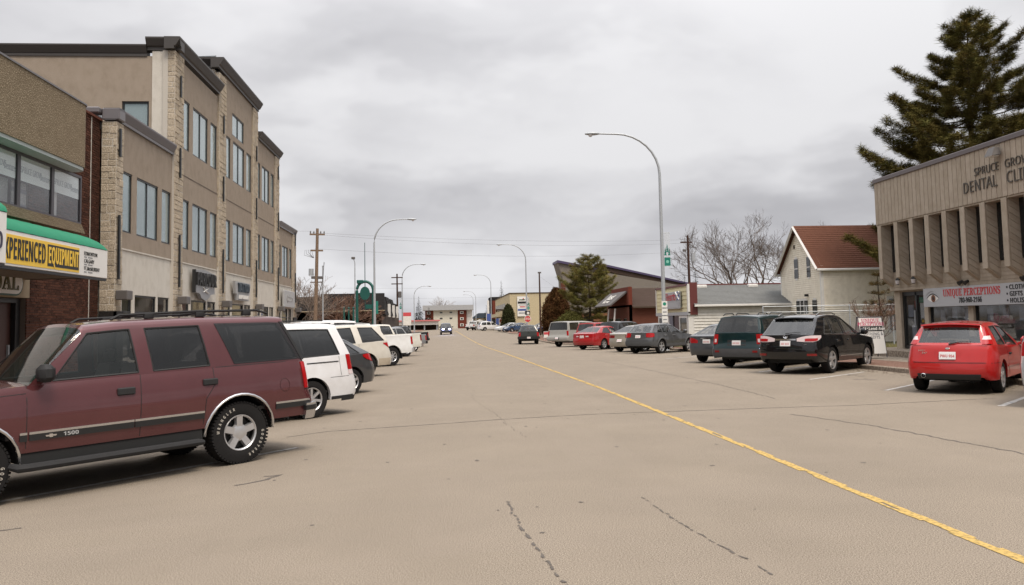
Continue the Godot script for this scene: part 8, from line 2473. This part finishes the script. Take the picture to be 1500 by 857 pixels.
func plants() -> void:
	pine("pine_tree", "tall shaggy pine rising behind the dental clinic roof", Vector3(30.6, 0, -46.0), 19.5, 0.2, [[0.0, 0.26], [0.35, 0.335], [0.5, 0.335], [0.65, 0.27], [0.8, 0.185], [0.92, 0.09], [1.0, 0.012]], 29, 0.5, 2.5, Color(0.102, 0.09, 0.028), Vector3(0.9, 0, 0))
	pine("pine_tree", "bushy green pine standing by the brick shop canopy", Vector3(15.6, -0.2, -90.0), 8.9, 0.08, [[0.0, 0.34], [0.25, 0.42], [0.5, 0.39], [0.72, 0.31], [0.88, 0.2], [1.0, 0.06]], 20, 0.42, 1.7, Color(0.145, 0.132, 0.04))
	pine("pine_sapling", "thin straggly young pine at the corner of the clinic", Vector3(19.5, 0.1, -36.0), 3.3, 0.45, [[0.0, 0.2], [0.4, 0.24], [0.7, 0.2], [1.0, 0.05]], 5, 0.2, 0.6, Color(0.1, 0.075, 0.03))
	shrub("cedar_shrub", "rust brown winter burnt cedar beside the bushy pine", Vector3(12.9, -0.3, -97.0), [[0.0, 1.5], [0.3, 1.75], [0.6, 1.55], [0.85, 0.9], [1.0, 0.2]], 5.6, Color(0.085, 0.042, 0.018), 3600, 0.42)
	shrub("cedar_shrub", "dark green column shaped cedar by the cream building corner", Vector3(10.8, -0.1, -146.0), [[0.0, 1.0], [0.3, 1.15], [0.7, 0.95], [0.9, 0.5], [1.0, 0.1]], 4.6, Color(0.04, 0.042, 0.018), 1800, 0.42)
	shrub("juniper_shrub", "low spreading green juniper below the bushy pine", Vector3(13.2, -0.3, -88.0), [[0.0, 2.0], [0.5, 1.9], [0.8, 1.2], [1.0, 0.3]], 2.6, Color(0.095, 0.09, 0.028), 2600, 0.4)
	# bare deciduous trees
	bare_tree("bare_tree", "wide bare tree behind the grey shingle roof", Vector3(31.0, 0, -84.0), 3.5, 0.2, 5, 0.6, 7, M.bark_grey, 0.009)
	bare_tree("bare_tree", "smaller bare tree against the cream house gable", Vector3(41.5, 0, -92.0), 3.2, 0.18, 3, 0.5, 7, M.bark_grey, 0.009)
	bare_tree("bare_tree", "leafless poplar clump rising over the apartments", Vector3(-2.5, -0.5, -300.0), 3.2, 0.22, 5, 0.14, 5, M.bark_pale, 0.03)
	bare_tree("bare_shrub", "tall reddish bare bush before the black mansard roof", Vector3(-9.4, -0.4, -80.0), 1.5, 0.05, 7, 0.35, 5, M.twig_red, 0.011, "shrub")
	bare_tree("bare_shrub", "broad bare bush at the end of the tan building", Vector3(-13.0, -0.3, -74.0), 1.9, 0.06, 7, 0.5, 5, M.twig_grey, 0.011, "shrub")
	bare_tree("bare_shrub", "thin red stemmed bush behind the sandwich board", Vector3(18.0, 0.1, -33.6), 0.75, 0.02, 6, 0.4, 4, M.twig_red, 0.005, "shrub")
	# spruces
	spruce("spruce_tree", "narrow dark spruce beside the apartment block", Vector3(-8.6, -0.5, -255.0), 10.5, 2.3, Color(0.03, 0.038, 0.022), 900)
	spruce("spruce_tree", "rounded dark spruce touching the apartment block", Vector3(-5.6, -0.5, -258.0), 7.2, 2.4, Color(0.035, 0.034, 0.022), 900)
	spruce("spruce_tree", "dark spruce top above the cream building roof", Vector3(14.2, -0.5, -215.0), 13.0, 2.3, Color(0.03, 0.036, 0.024), 700)
	spruce("spruce_tree", "small spruce left of the leaning spruce behind the shingle roof", Vector3(24.6, 0, -84.0), 6.3, 1.3, Color(0.03, 0.036, 0.024), 600)
	spruce("spruce_tree", "pointed spruce by the utility pole behind the shingle roof", Vector3(26.4, 0, -86.0), 6.8, 1.2, Color(0.03, 0.038, 0.024), 600)
	spruce("spruce_tree", "slim spruce beyond the far lamp and house", Vector3(12.4, -0.5, -260.0), 7.5, 2.0, Color(0.035, 0.042, 0.03), 500)
	for i in 9:
		spruce("hedge_conifer", "low brown conifer in the ragged row behind the shingle roof", Vector3(31.0 + i * 1.7, 0, -95.0 + (i % 3)), rng.randf_range(4.6, 6.0), 1.3, Color(0.055, 0.042, 0.028), 260, "ragged conifers behind the shingle roof")
	# dry grass tufts on the verge by the clinic step
	var g := MB.new()
	for i in 5200:
		var p := Vector3(rng.randf_range(14.6, 22.0), 0.15, rng.randf_range(-31.6, -40.0))
		p.y = gy(p.z) + 0.16
		var a := rng.randf() * TAU
		var s := Vector3(cos(a), 0, sin(a)) * 0.012
		g.tri(p - s, p + s, p + Vector3(rng.randf_range(-0.06, 0.06), rng.randf_range(0.06, 0.2), rng.randf_range(-0.06, 0.06)))
	var go := put(g, "grass", M.grass_blade)
	stuff(go); tag(go, "dry yellow green grass on the verge beside the clinic", "grass")

# ---------------------------------------------------------------- street furniture
func lamp(label: String, at: Vector3, h: float, arm: float, group := "tall curved street lamps") -> Node3D:   # arm > 0 reaches towards +x
	var o := thing("street_lamp", label, "street lamp", at, 0.0, group)
	var s := signf(arm); var L := absf(arm)
	var mb := MB.new()
	var pts := []; var rad := []
	var R := L * 0.62
	var y1 := h - R * 0.95
	for i in 6:
		pts.append(Vector3(0, y1 * i / 5.0, 0)); rad.append(lerpf(0.125, 0.075, i / 5.0))
	for i in range(1, 9):
		var a := i / 8.0 * PI / 2
		pts.append(Vector3(s * R * (1.0 - cos(a)), y1 + R * 0.95 * sin(a), 0)); rad.append(lerpf(0.075, 0.05, i / 8.0))
	pts.append(Vector3(s * (L - 0.5), h + 0.02, 0)); rad.append(0.045)
	mb.tube(pts, rad, 10)
	put(mb, "pole", M.galv, o, 50)
	bx(Vector3(-0.2, 0, -0.2), Vector3(0.2, 0.06, 0.2), "base_plate", M.galv, o, 0.01)
	bx(Vector3(-0.14, 0.45, 0.1), Vector3(0.14, 0.75, 0.135), "hand_hole", M.galv, o, 0.01)
	# cobra head
	var g := []
	for i in 9:
		var t := i / 8.0
		var w := 0.17 * sin(PI * lerpf(0.14, 0.86, t)) ; var hh := 0.1 * sin(PI * lerpf(0.2, 0.85, t))
		var row := []
		for k in 11:
			var a := TAU * k / 10.0
			row.append(Vector3(s * (L - 0.55 + t * 0.8), h + 0.03 - 0.02 * t + sin(a) * hh, cos(a) * w))
		g.append(row)
	var hm := MB.new(); hm.grid(g); put(hm, "lamp_head", M.galv, o, 60)
	var ln := MB.new(); ln.lathe([[0.0, 0.13], [0.08, 0.11], [0.13, 0.06], [0.14, 0.0]], Vector3(s * (L - 0.05), h - 0.03, 0), Vector3.DOWN, 12); put(ln, "lens", M.lens_white, o, 60)
	return o

func banner(at: Vector3, label: String, side: float, sc := 1.0) -> void:
	var o := thing("pole_banner", label, "banner", at)
	for y in [0.0, 1.9]:
		var m := MB.new(); m.tube([Vector3(0, y * sc, 0), Vector3(side * 0.42 * sc, y * sc, 0)], [0.015, 0.015], 5); put(m, "bracket", M.galv, o)
	bx(Vector3(side * 0.06 * sc, 0.02 * sc, -0.006), Vector3(side * 0.4 * sc, 0.5 * sc, 0.006), "green_panel", M.teal_bright, o)
	bx(Vector3(side * 0.06 * sc, 0.5 * sc, -0.004), Vector3(side * 0.4 * sc, 1.88 * sc, 0.004), "clear_panel", M.banner_clear, o)
	for k in 3:
		var m := MB.new()
		var x: float = side * (0.12 + k * 0.11) * sc; var y: float = (0.62 + 0.18 * (k % 2)) * sc
		for t in 3: m.poly([Vector3(x - (0.08 - t * 0.02) * sc, y + t * 0.13 * sc, 0.007), Vector3(x + (0.08 - t * 0.02) * sc, y + t * 0.13 * sc, 0.007), Vector3(x, y + (t + 1.6) * 0.13 * sc, 0.007)], Vector3(0, 0, 1))
		put(m, "tree_motif", M.teal_bright, o)
	var lf := MB.new(); lf.lathe([[0.007, 0.09 * sc], [0.009, 0.0]], Vector3(side * 0.23 * sc, 0.26 * sc, 0), Vector3.BACK, 8); put(lf, "leaf_motif", M.sign_green_pale, o)

func pole(called: String, label: String, at: Vector3, h: float, m: Material, r := 0.15) -> Node3D:
	var o := thing(called, label, "utility pole", at)
	var mb := MB.new(); mb.tube([Vector3(0, -0.3, 0), Vector3(0.02, h * 0.5, 0), Vector3(0.0, h, 0)], [r, r * 0.85, r * 0.65], 9); put(mb, "post", m, o, 60)
	return o

func wire(mb: MB, a: Vector3, b: Vector3, sag: float, r := 0.007) -> void:
	var p := []; var q := []
	for i in 17:
		var t := i / 16.0
		p.append(a.lerp(b, t) - Vector3(0, sag * 4.0 * t * (1.0 - t), 0)); q.append(r)
	mb.tube(p, q, 4, false)

func street() -> void:
	var r1 := lamp("tall curved street lamp with a green pole banner by the charcoal hatchback", Vector3(12.1, gy(-45.5, 12.1), -45.5), 12.25, -3.95)
	banner(Vector3(12.16, 4.55, -45.5), "green and white tree banner on the tall lamp beside the shingle roofed shop", 1.0)
	var ps := thing("parking_sign", "column of small white parking signs on the tall lamp", "sign", Vector3(12.1, 1.4, -45.36))
	for k in 3:
		bx(Vector3(-0.16, k * 0.42, 0.0), Vector3(0.16, k * 0.42 + 0.36, 0.012), "plate", M.sign_white, ps)
	var pg := MB.new(); pg.lathe([[0.013, 0.1], [0.016, 0.0]], Vector3(0, 1.04, 0), Vector3.BACK, 12); put(pg, "green_disc", M.sign_green, ps)
	for k in 2: bx(Vector3(-0.11, k * 0.42 + 0.14, 0.012), Vector3(0.11, k * 0.42 + 0.2, 0.015), "printed_bar", M.grey_text, ps)
	lamp("tall curved street lamp behind the stop sign", Vector3(10.8, gy(-112.0, 10.8), -112.0), 12.4, -3.7)
	lamp("curved street lamp beside the far white minivan", Vector3(9.6, 0, -180.0), 11.9, -3.5)
	lamp("curved street lamp beyond the cream building's far corner", Vector3(8.7, -0.2, -250.0), 11.2, -3.5)
	lamp("curved street lamp rising behind the parked white pickups", Vector3(-6.38, gy(-74.0, -6.38) + 0.13, -74.0), 11.4, 3.5)
	lamp("curved street lamp past the mansard building corner", Vector3(-6.42, gy(-120.5, -6.42) + 0.13, -120.5), 10.5, 3.2)
	lamp("curved street lamp by the filling station", Vector3(-6.42, gy(-163.5, -6.42) + 0.13, -163.5), 9.0, 3.2)
	lamp("distant curved street lamp before the apartment block", Vector3(9.5, -0.3, -300.0), 12.0, -3.4)
	banner(Vector3(10.86, 3.2, -112.0), "small green banner on the lamp behind the stop sign", 1.0, 0.85)
	banner(Vector3(-6.5, 3.75, -120.5), "small teal banner on the lamp past the mansard building", -1.0, 0.8)
	# a slim area light behind the arch
	var sl := thing("area_light", "slim grey light pole with small box head left of the green arch", "street lamp", Vector3(-9.4, gy(-88.0, -9.4), -86.0))
	var mb := MB.new(); mb.tube([Vector3(0, 0, 0), Vector3(0, 8.6, 0), Vector3(-0.12, 9.0, 0)], [0.08, 0.05, 0.04], 8); put(mb, "pole", M.galv, sl, 50)
	bx(Vector3(-0.35, 8.95, -0.15), Vector3(0.02, 9.2, 0.15), "lamp_head", M.lamp_box, sl, 0.04)
	# green arch with disc and mast
	var a := thing("gateway_arch", "dark green steel arch holding an oval disc with a tall thin mast", "arch", Vector3(-7.6, gy(-78.0, -7.6), -78.0))
	mb = MB.new()
	var pts := []; var rad := []
	pts.append(Vector3(-0.75, 0, 0)); rad.append(0.13)
	for k in 17:
		var t := PI - PI * k / 16.0
		pts.append(Vector3(cos(t) * 0.75, 5.4 + sin(t) * 0.85, 0)); rad.append(0.13)
	pts.append(Vector3(0.75, 0, 0)); rad.append(0.13)
	mb.tube(pts, rad, 8); put(mb, "arch_tube", M.teal, a, 50)
	mb = MB.new(); mb.tube([Vector3(0, 3.6, 0), Vector3(0, 9.9, 0)], [0.05, 0.03], 6); put(mb, "mast", M.teal_dark, a)
	mb = MB.new(); mb.lathe([[-0.06, 0.0], [-0.06, 0.46], [0.06, 0.46], [0.06, 0.0]], Vector3.ZERO, Vector3.BACK, 24); var disc := put(mb, "disc", M.teal, a, 30)
	disc.position = Vector3(0, 5.15, 0.1); disc.scale = Vector3(1, 1.35, 1)
	mb = MB.new(); mb.tube([Vector3(-0.75, 5.15, 0), Vector3(0.75, 5.15, 0)], [0.06, 0.06], 6); put(mb, "cross_tie", M.teal, a)
	bx(Vector3(0.05, 3.7, -0.06), Vector3(1.0, 4.1, 0.06), "beam", M.teal, a)
	bx(Vector3(0.78, 3.2, -0.04), Vector3(1.2, 4.4, 0.04), "side_panel", M.teal_bright, a)
	bx(Vector3(-0.75, 6.05, -0.2), Vector3(-0.15, 6.4, 0.2), "finial", M.teal, a, 0.05)
	for k in 3:
		var b := thing("green_post", ["slim dark green post farthest from the arch", "middle one of three slim dark green posts by the arch", "slim dark green post closest to the arch"][k], "post", Vector3(-9.3 + k * 0.42, gy(-76.0, -9.3 + k * 0.42), -76.0), 0.0, "plaza posts by the arch")
		mb = MB.new(); mb.tube([Vector3(0, 0, 0), Vector3(0, 3.75, 0)], [0.085, 0.075], 8); put(mb, "shaft", M.teal, b, 50)
		mb = MB.new(); mb.lathe([[0.0, 0.1], [0.05, 0.1], [0.1, 0.0]], Vector3(0, 3.75, 0), Vector3.UP, 8); put(mb, "cap", M.teal, b)
	# utility poles
	var p := pole("utility_pole", "weathered wooden utility pole with crossarms at the end of the tan building", Vector3(-9.75, -0.3, -62.0), 9.1, M.pole_wood, 0.16)
	p.rotation.z = deg_to_rad(-1.5)
	for q in [[8.6, 0.55], [7.4, 0.45]]: bx(Vector3(-q[1], q[0], -0.06), Vector3(q[1], q[0] + 0.12, 0.06), "crossarm", M.pole_wood, p)
	for x in [-0.5, -0.25, 0.25, 0.5]:
		mb = MB.new(); mb.lathe([[0.0, 0.03], [0.12, 0.05], [0.2, 0.02], [0.2, 0.0]], Vector3(x, 8.72, 0), Vector3.UP, 8); put(mb, "insulator", M.lamp_box, p)
	mb = MB.new(); mb.lathe([[0.0, 0.0], [0.0, 0.18], [0.5, 0.18], [0.55, 0.0]], Vector3(-0.38, 5.6, 0), Vector3.UP, 10); put(mb, "transformer", M.galv, p, 40)
	mb = MB.new(); mb.tube([Vector3(0.3, 4.5, 0), Vector3(0.5, 5.4, 0), Vector3(0.55, 6.6, 0)], [0.03, 0.03, 0.03], 5); put(mb, "cable_riser", M.lamp_box, p)
	bx(Vector3(-0.35, 5.35, -0.1), Vector3(0.45, 5.55, 0.1), "bracket", M.lamp_box, p)
	mb = MB.new()
	for k in 5: mb.tube([Vector3(-0.85 + k * 0.12, 7.5, 0), Vector3(-0.9 + k * 0.15, 7.1 + 0.1 * (k % 3), 0.1), Vector3(-0.2, 6.9, 0)], [0.015, 0.015, 0.015], 4)
	stuff(put(mb, "jumper_wires", M.wire, p))
	var gp := thing("guard_pole", "thin galvanised pipe standing beside the wooden utility pole", "pole", Vector3(-9.2, -0.3, -62.5))
	mb = MB.new(); mb.tube([Vector3(0, 0, 0), Vector3(0, 6.3, 0)], [0.055, 0.05], 6); put(mb, "pipe", M.galv, gp)
	mb = MB.new(); mb.lathe([[0.0, 0.06], [0.06, 0.06], [0.08, 0.0]], Vector3(0, 6.3, 0), Vector3.UP, 8); put(mb, "cap", M.galv, gp)
	var p2 := pole("utility_pole", "brown utility pole with a transformer behind the shingle roofed shop", Vector3(22.4, -0.3, -75.0), 9.6, M.pole_brown, 0.15)
	bx(Vector3(-0.7, 8.9, -0.06), Vector3(0.4, 9.02, 0.06), "crossarm", M.pole_brown, p2)
	mb = MB.new(); mb.lathe([[0.0, 0.0], [0.0, 0.22], [0.75, 0.22], [0.8, 0.0]], Vector3(0.45, 7.2, 0), Vector3.UP, 12); put(mb, "transformer", M.galv, p2, 40)
	bx(Vector3(-0.5, 8.1, -0.08), Vector3(-0.2, 8.3, 0.08), "insulator", M.lamp_box, p2)
	var p3 := pole("utility_pole", "plain brown pole before the cream building", Vector3(12.4, -0.4, -110.0), 8.5, M.pole_brown, 0.14)
	bx(Vector3(-0.2, 8.4, -0.08), Vector3(0.25, 8.6, 0.08), "cap_fitting", M.lamp_box, p3)
	var p4 := pole("utility_pole", "dark far utility pole behind the curved lamp and arch", Vector3(-7.0, -0.3, -118.0), 9.0, M.pole_brown, 0.16)
	for q in [8.4, 7.5]: bx(Vector3(-0.8, q, -0.06), Vector3(0.8, q + 0.14, 0.06), "crossarm", M.pole_brown, p4)
	bx(Vector3(0.15, 5.6, -0.2), Vector3(0.6, 6.5, 0.2), "transformer", M.lamp_box, p4, 0.05)
	var p5 := pole("utility_pole", "short far utility pole left of the wooden one", Vector3(-15.5, -0.3, -100.0), 7.6, M.pole_brown, 0.14)
	bx(Vector3(-0.7, 7.0, -0.06), Vector3(0.7, 7.12, 0.06), "crossarm", M.pole_brown, p5)
	# overhead lines
	var sets := [[Vector3(-9.9, 8.5, -62.0), Vector3(22.0, 8.9, -75.0), 0.35], [Vector3(-9.5, 8.35, -62.0), Vector3(22.4, 8.6, -75.0), 0.5], [Vector3(-9.7, 7.3, -62.0), Vector3(22.2, 7.8, -75.0), 0.5], [Vector3(-40.0, 7.2, -110.0), Vector3(45.0, 6.2, -112.0), 0.5], [Vector3(-40.0, 5.2, -116.0), Vector3(45.0, 5.6, -116.0), 0.3], [Vector3(-40.0, 9.6, -52.0), Vector3(-9.9, 8.6, -62.0), 0.4], [Vector3(22.4, 7.4, -75.0), Vector3(60.0, 5.0, -78.0), 0.6], [Vector3(22.4, 8.9, -75.0), Vector3(60.0, 8.6, -80.0), 0.6], [Vector3(12.4, 7.6, -110.0), Vector3(17.5, 4.8, -116.0), 0.05]]
	for k in sets.size():
		var w: Array = sets[k]
		var m := MB.new(); wire(m, w[0], w[1], w[2])
		tag(put(m, "overhead_line", M.wire), ["uppermost wire spanning the street between the two near utility poles", "second wire spanning the street below the uppermost one", "lowest wire between the two near utility poles", "high wire crossing the street over the far crossing", "low wire crossing the street over the far crossing", "wire running from the wooden pole over the tan building", "drooping service wire from the transformer pole to the right", "level wire from the transformer pole past the house", "short guy wire from the plain brown pole"][k], "wire", "overhead wires")
	# stop sign and what hangs on it
	var st := thing("stop_sign", "red octagonal stop sign on a red striped post", "sign", Vector3(9.25, gy(-95.0, 9.25) + 0.13, -95.0))
	mb = MB.new(); mb.tube([Vector3(0, 0, 0), Vector3(0, 2.75, 0)], [0.045, 0.045], 6); put(mb, "post", M.galv, st)
	var oc := PackedVector2Array(); var oi := PackedVector2Array()
	for k in 8:
		var t := TAU * (k + 0.5) / 8
		oc.append(Vector2(cos(t), sin(t)) * 0.41); oi.append(Vector2(cos(t), sin(t)) * 0.37)
	mb = MB.new(); mb.prism(oc, Vector3(0, 2.12, 0.05), Vector3(1, 0, 0), Vector3.UP, Vector3(0, 0, 0.01)); put(mb, "rim", M.sign_white, st)
	mb = MB.new(); mb.prism(oi, Vector3(0, 2.12, 0.06), Vector3(1, 0, 0), Vector3.UP, Vector3(0, 0, 0.008)); put(mb, "face", M.sign_red, st)
	text("STOP", 0.25, 0.006, M.sign_white, st, Vector3(0, 2.12, 0.072), Basis.IDENTITY, "lettering", 0.95)
	for k in 4: bx(Vector3(-0.06, 0.2 + k * 0.36, 0.046), Vector3(0.06, 0.4 + k * 0.36, 0.052), "red_stripe", M.sign_red, st)
	bx(Vector3(-0.3, 2.6, 0.02), Vector3(0.3, 3.05, 0.05), "beacon_plate", M.black, st, 0.01)
	mb = MB.new(); mb.lathe([[0.0, 0.16], [0.02, 0.15], [0.03, 0.0]], Vector3(0.06, 2.78, 0.05), Vector3.BACK, 14); put(mb, "beacon_lens", M.sign_white, st)
	# a small red and white real-estate board on the verge
	var re := thing("verge_sign", "small red and white board on the verge beyond the dark pickup", "sign", Vector3(9.9, gy(-82.0, 9.9) + 0.13, -82.0))
	bx(Vector3(-0.35, 0.25, -0.015), Vector3(0.35, 0.85, 0.015), "board", M.sign_white, re)
	bx(Vector3(-0.33, 0.55, 0.016), Vector3(0.33, 0.8, 0.02), "red_field", M.sign_red_soft, re)
	for x in [-0.3, 0.3]: bx(Vector3(x - 0.02, 0, -0.02), Vector3(x + 0.02, 0.25, 0.02), "leg", M.galv, re)
	# wall lamp on the cream block
	var wl := thing("wall_light", "black arm light on the cream building wall", "lamp", Vector3(19.0, 3.9, -149.8))
	bx(Vector3(-0.7, 0, 0), Vector3(0.5, 0.14, 0.3), "arm", M.black, wl)
	bx(Vector3(-1.1, 0.06, 0.0), Vector3(-0.7, 0.24, 0.36), "head", M.black, wl, 0.03)
	# blue post box beyond the crossing
	var bb := thing("blue_sign", "tall blue and white roadside sign near the far grey block", "sign", Vector3(10.3, -0.1, -205.0))
	bx(Vector3(-0.5, 0.6, -0.1), Vector3(0.5, 3.8, 0.1), "panel", M.sign_blue, bb)
	bx(Vector3(-0.62, 0.0, -0.08), Vector3(-0.52, 3.9, 0.08), "post", M.sign_white, bb)

# ---------------------------------------------------------------- the sky, the camera, the order of building
func make_sky() -> ImageTexture:
	var w := 2048; var h := 1024
	var im := Image.create(w, h, false, Image.FORMAT_RGBF)
	var n := FastNoiseLite.new(); n.seed = 41; n.frequency = 0.8; n.fractal_octaves = 6; n.fractal_gain = 0.55
	var n2 := FastNoiseLite.new(); n2.seed = 7; n2.frequency = 0.42; n2.fractal_octaves = 3
	for y in h:
		var el := (0.5 - (y + 0.5) / h) * PI
		var sy := sin(el)
		if sy < -0.02:
			im.fill_rect(Rect2i(0, y, w, h - y), Color(0.2, 0.19, 0.18))
			break
		for x in w:
			var az := ((x + 0.5) / w - 0.5) * TAU
			var d := Vector3(cos(el) * sin(az), sy, cos(el) * cos(az))
			var k := 1.0 / (maxf(sy, 0.0) + 0.24)
			var p := Vector3(d.x * k, d.z * k, 0.0)
			var a := n.get_noise_3d(p.x, p.y * 1.2, 0.0)
			var b := n2.get_noise_3d(p.x + 9.0, p.y, 3.0)
			var base := lerpf(SKY_LOW, SKY_HIGH, pow(clampf(sy, 0.0, 1.0), 3.0))
			var w2 := n.get_noise_3d(p.x * 0.6 + 30.0 + a * 0.8, p.y * 0.75 + b, 5.0)
			var cl := smoothstep(-0.42, 0.5, a * 0.55 + b * 0.75 + w2 * 0.6)
			var v := base * lerpf(0.82, 1.36, cl) + 0.045 * exp(-maxf(sy, 0.0) / 0.07)
			var q := cl
			var c := Color(0.965, 0.96, 1.01).lerp(Color(0.99, 0.987, 1.01), q)
			im.set_pixel(x, y, Color(c.r * v, c.g * v, c.b * v))
	return ImageTexture.create_from_image(im)

const SKY_LOW := 0.32
const SKY_HIGH := 1.55

func _ready() -> void:
	rng.seed = 12345
	var cam := Camera3D.new()
	cam.name = "camera"
	add_child(cam)
	cam.transform = Transform3D(Basis(Vector3(0.996763, -0.019447, 0.078003), Vector3(0.013803, 0.997291, 0.072255), Vector3(-0.079197, -0.070945, 0.994331)), Vector3(0, 1.62, 0))
	cam.projection = Camera3D.PROJECTION_FRUSTUM
	cam.near = 0.1; cam.far = 4000.0
	cam.size = 0.1 * 857.0 / 1211.0
	cam.frustum_offset = Vector2(0, -0.1 * 43.5 / 1211.0)
	cam.current = true
	var e := Environment.new()
	e.background_mode = Environment.BG_SKY
	var sm := PanoramaSkyMaterial.new()
	sm.panorama = make_sky()
	var sky := Sky.new(); sky.sky_material = sm
	e.sky = sky
	e.ambient_light_source = Environment.AMBIENT_SOURCE_SKY
	e.tonemap_mode = Environment.TONE_MAPPER_LINEAR
	e.tonemap_exposure = 1.8
	e.sdfgi_enabled = true; e.ssao_enabled = true; e.ssil_enabled = true
	var we := WorldEnvironment.new(); we.name = "world"; we.environment = e; add_child(we)
	var sun := DirectionalLight3D.new()
	sun.name = "sun"; sun.light_energy = 0.5; sun.light_angular_distance = 20.0; sun.light_color = Color(1.0, 0.95, 0.88); sun.shadow_enabled = true
	add_child(sun)
	sun.rotation = Vector3(deg_to_rad(-60), deg_to_rad(24), 0)
	make_materials()
	ground(); left_side(); right_side(); plants(); street(); all_cars()
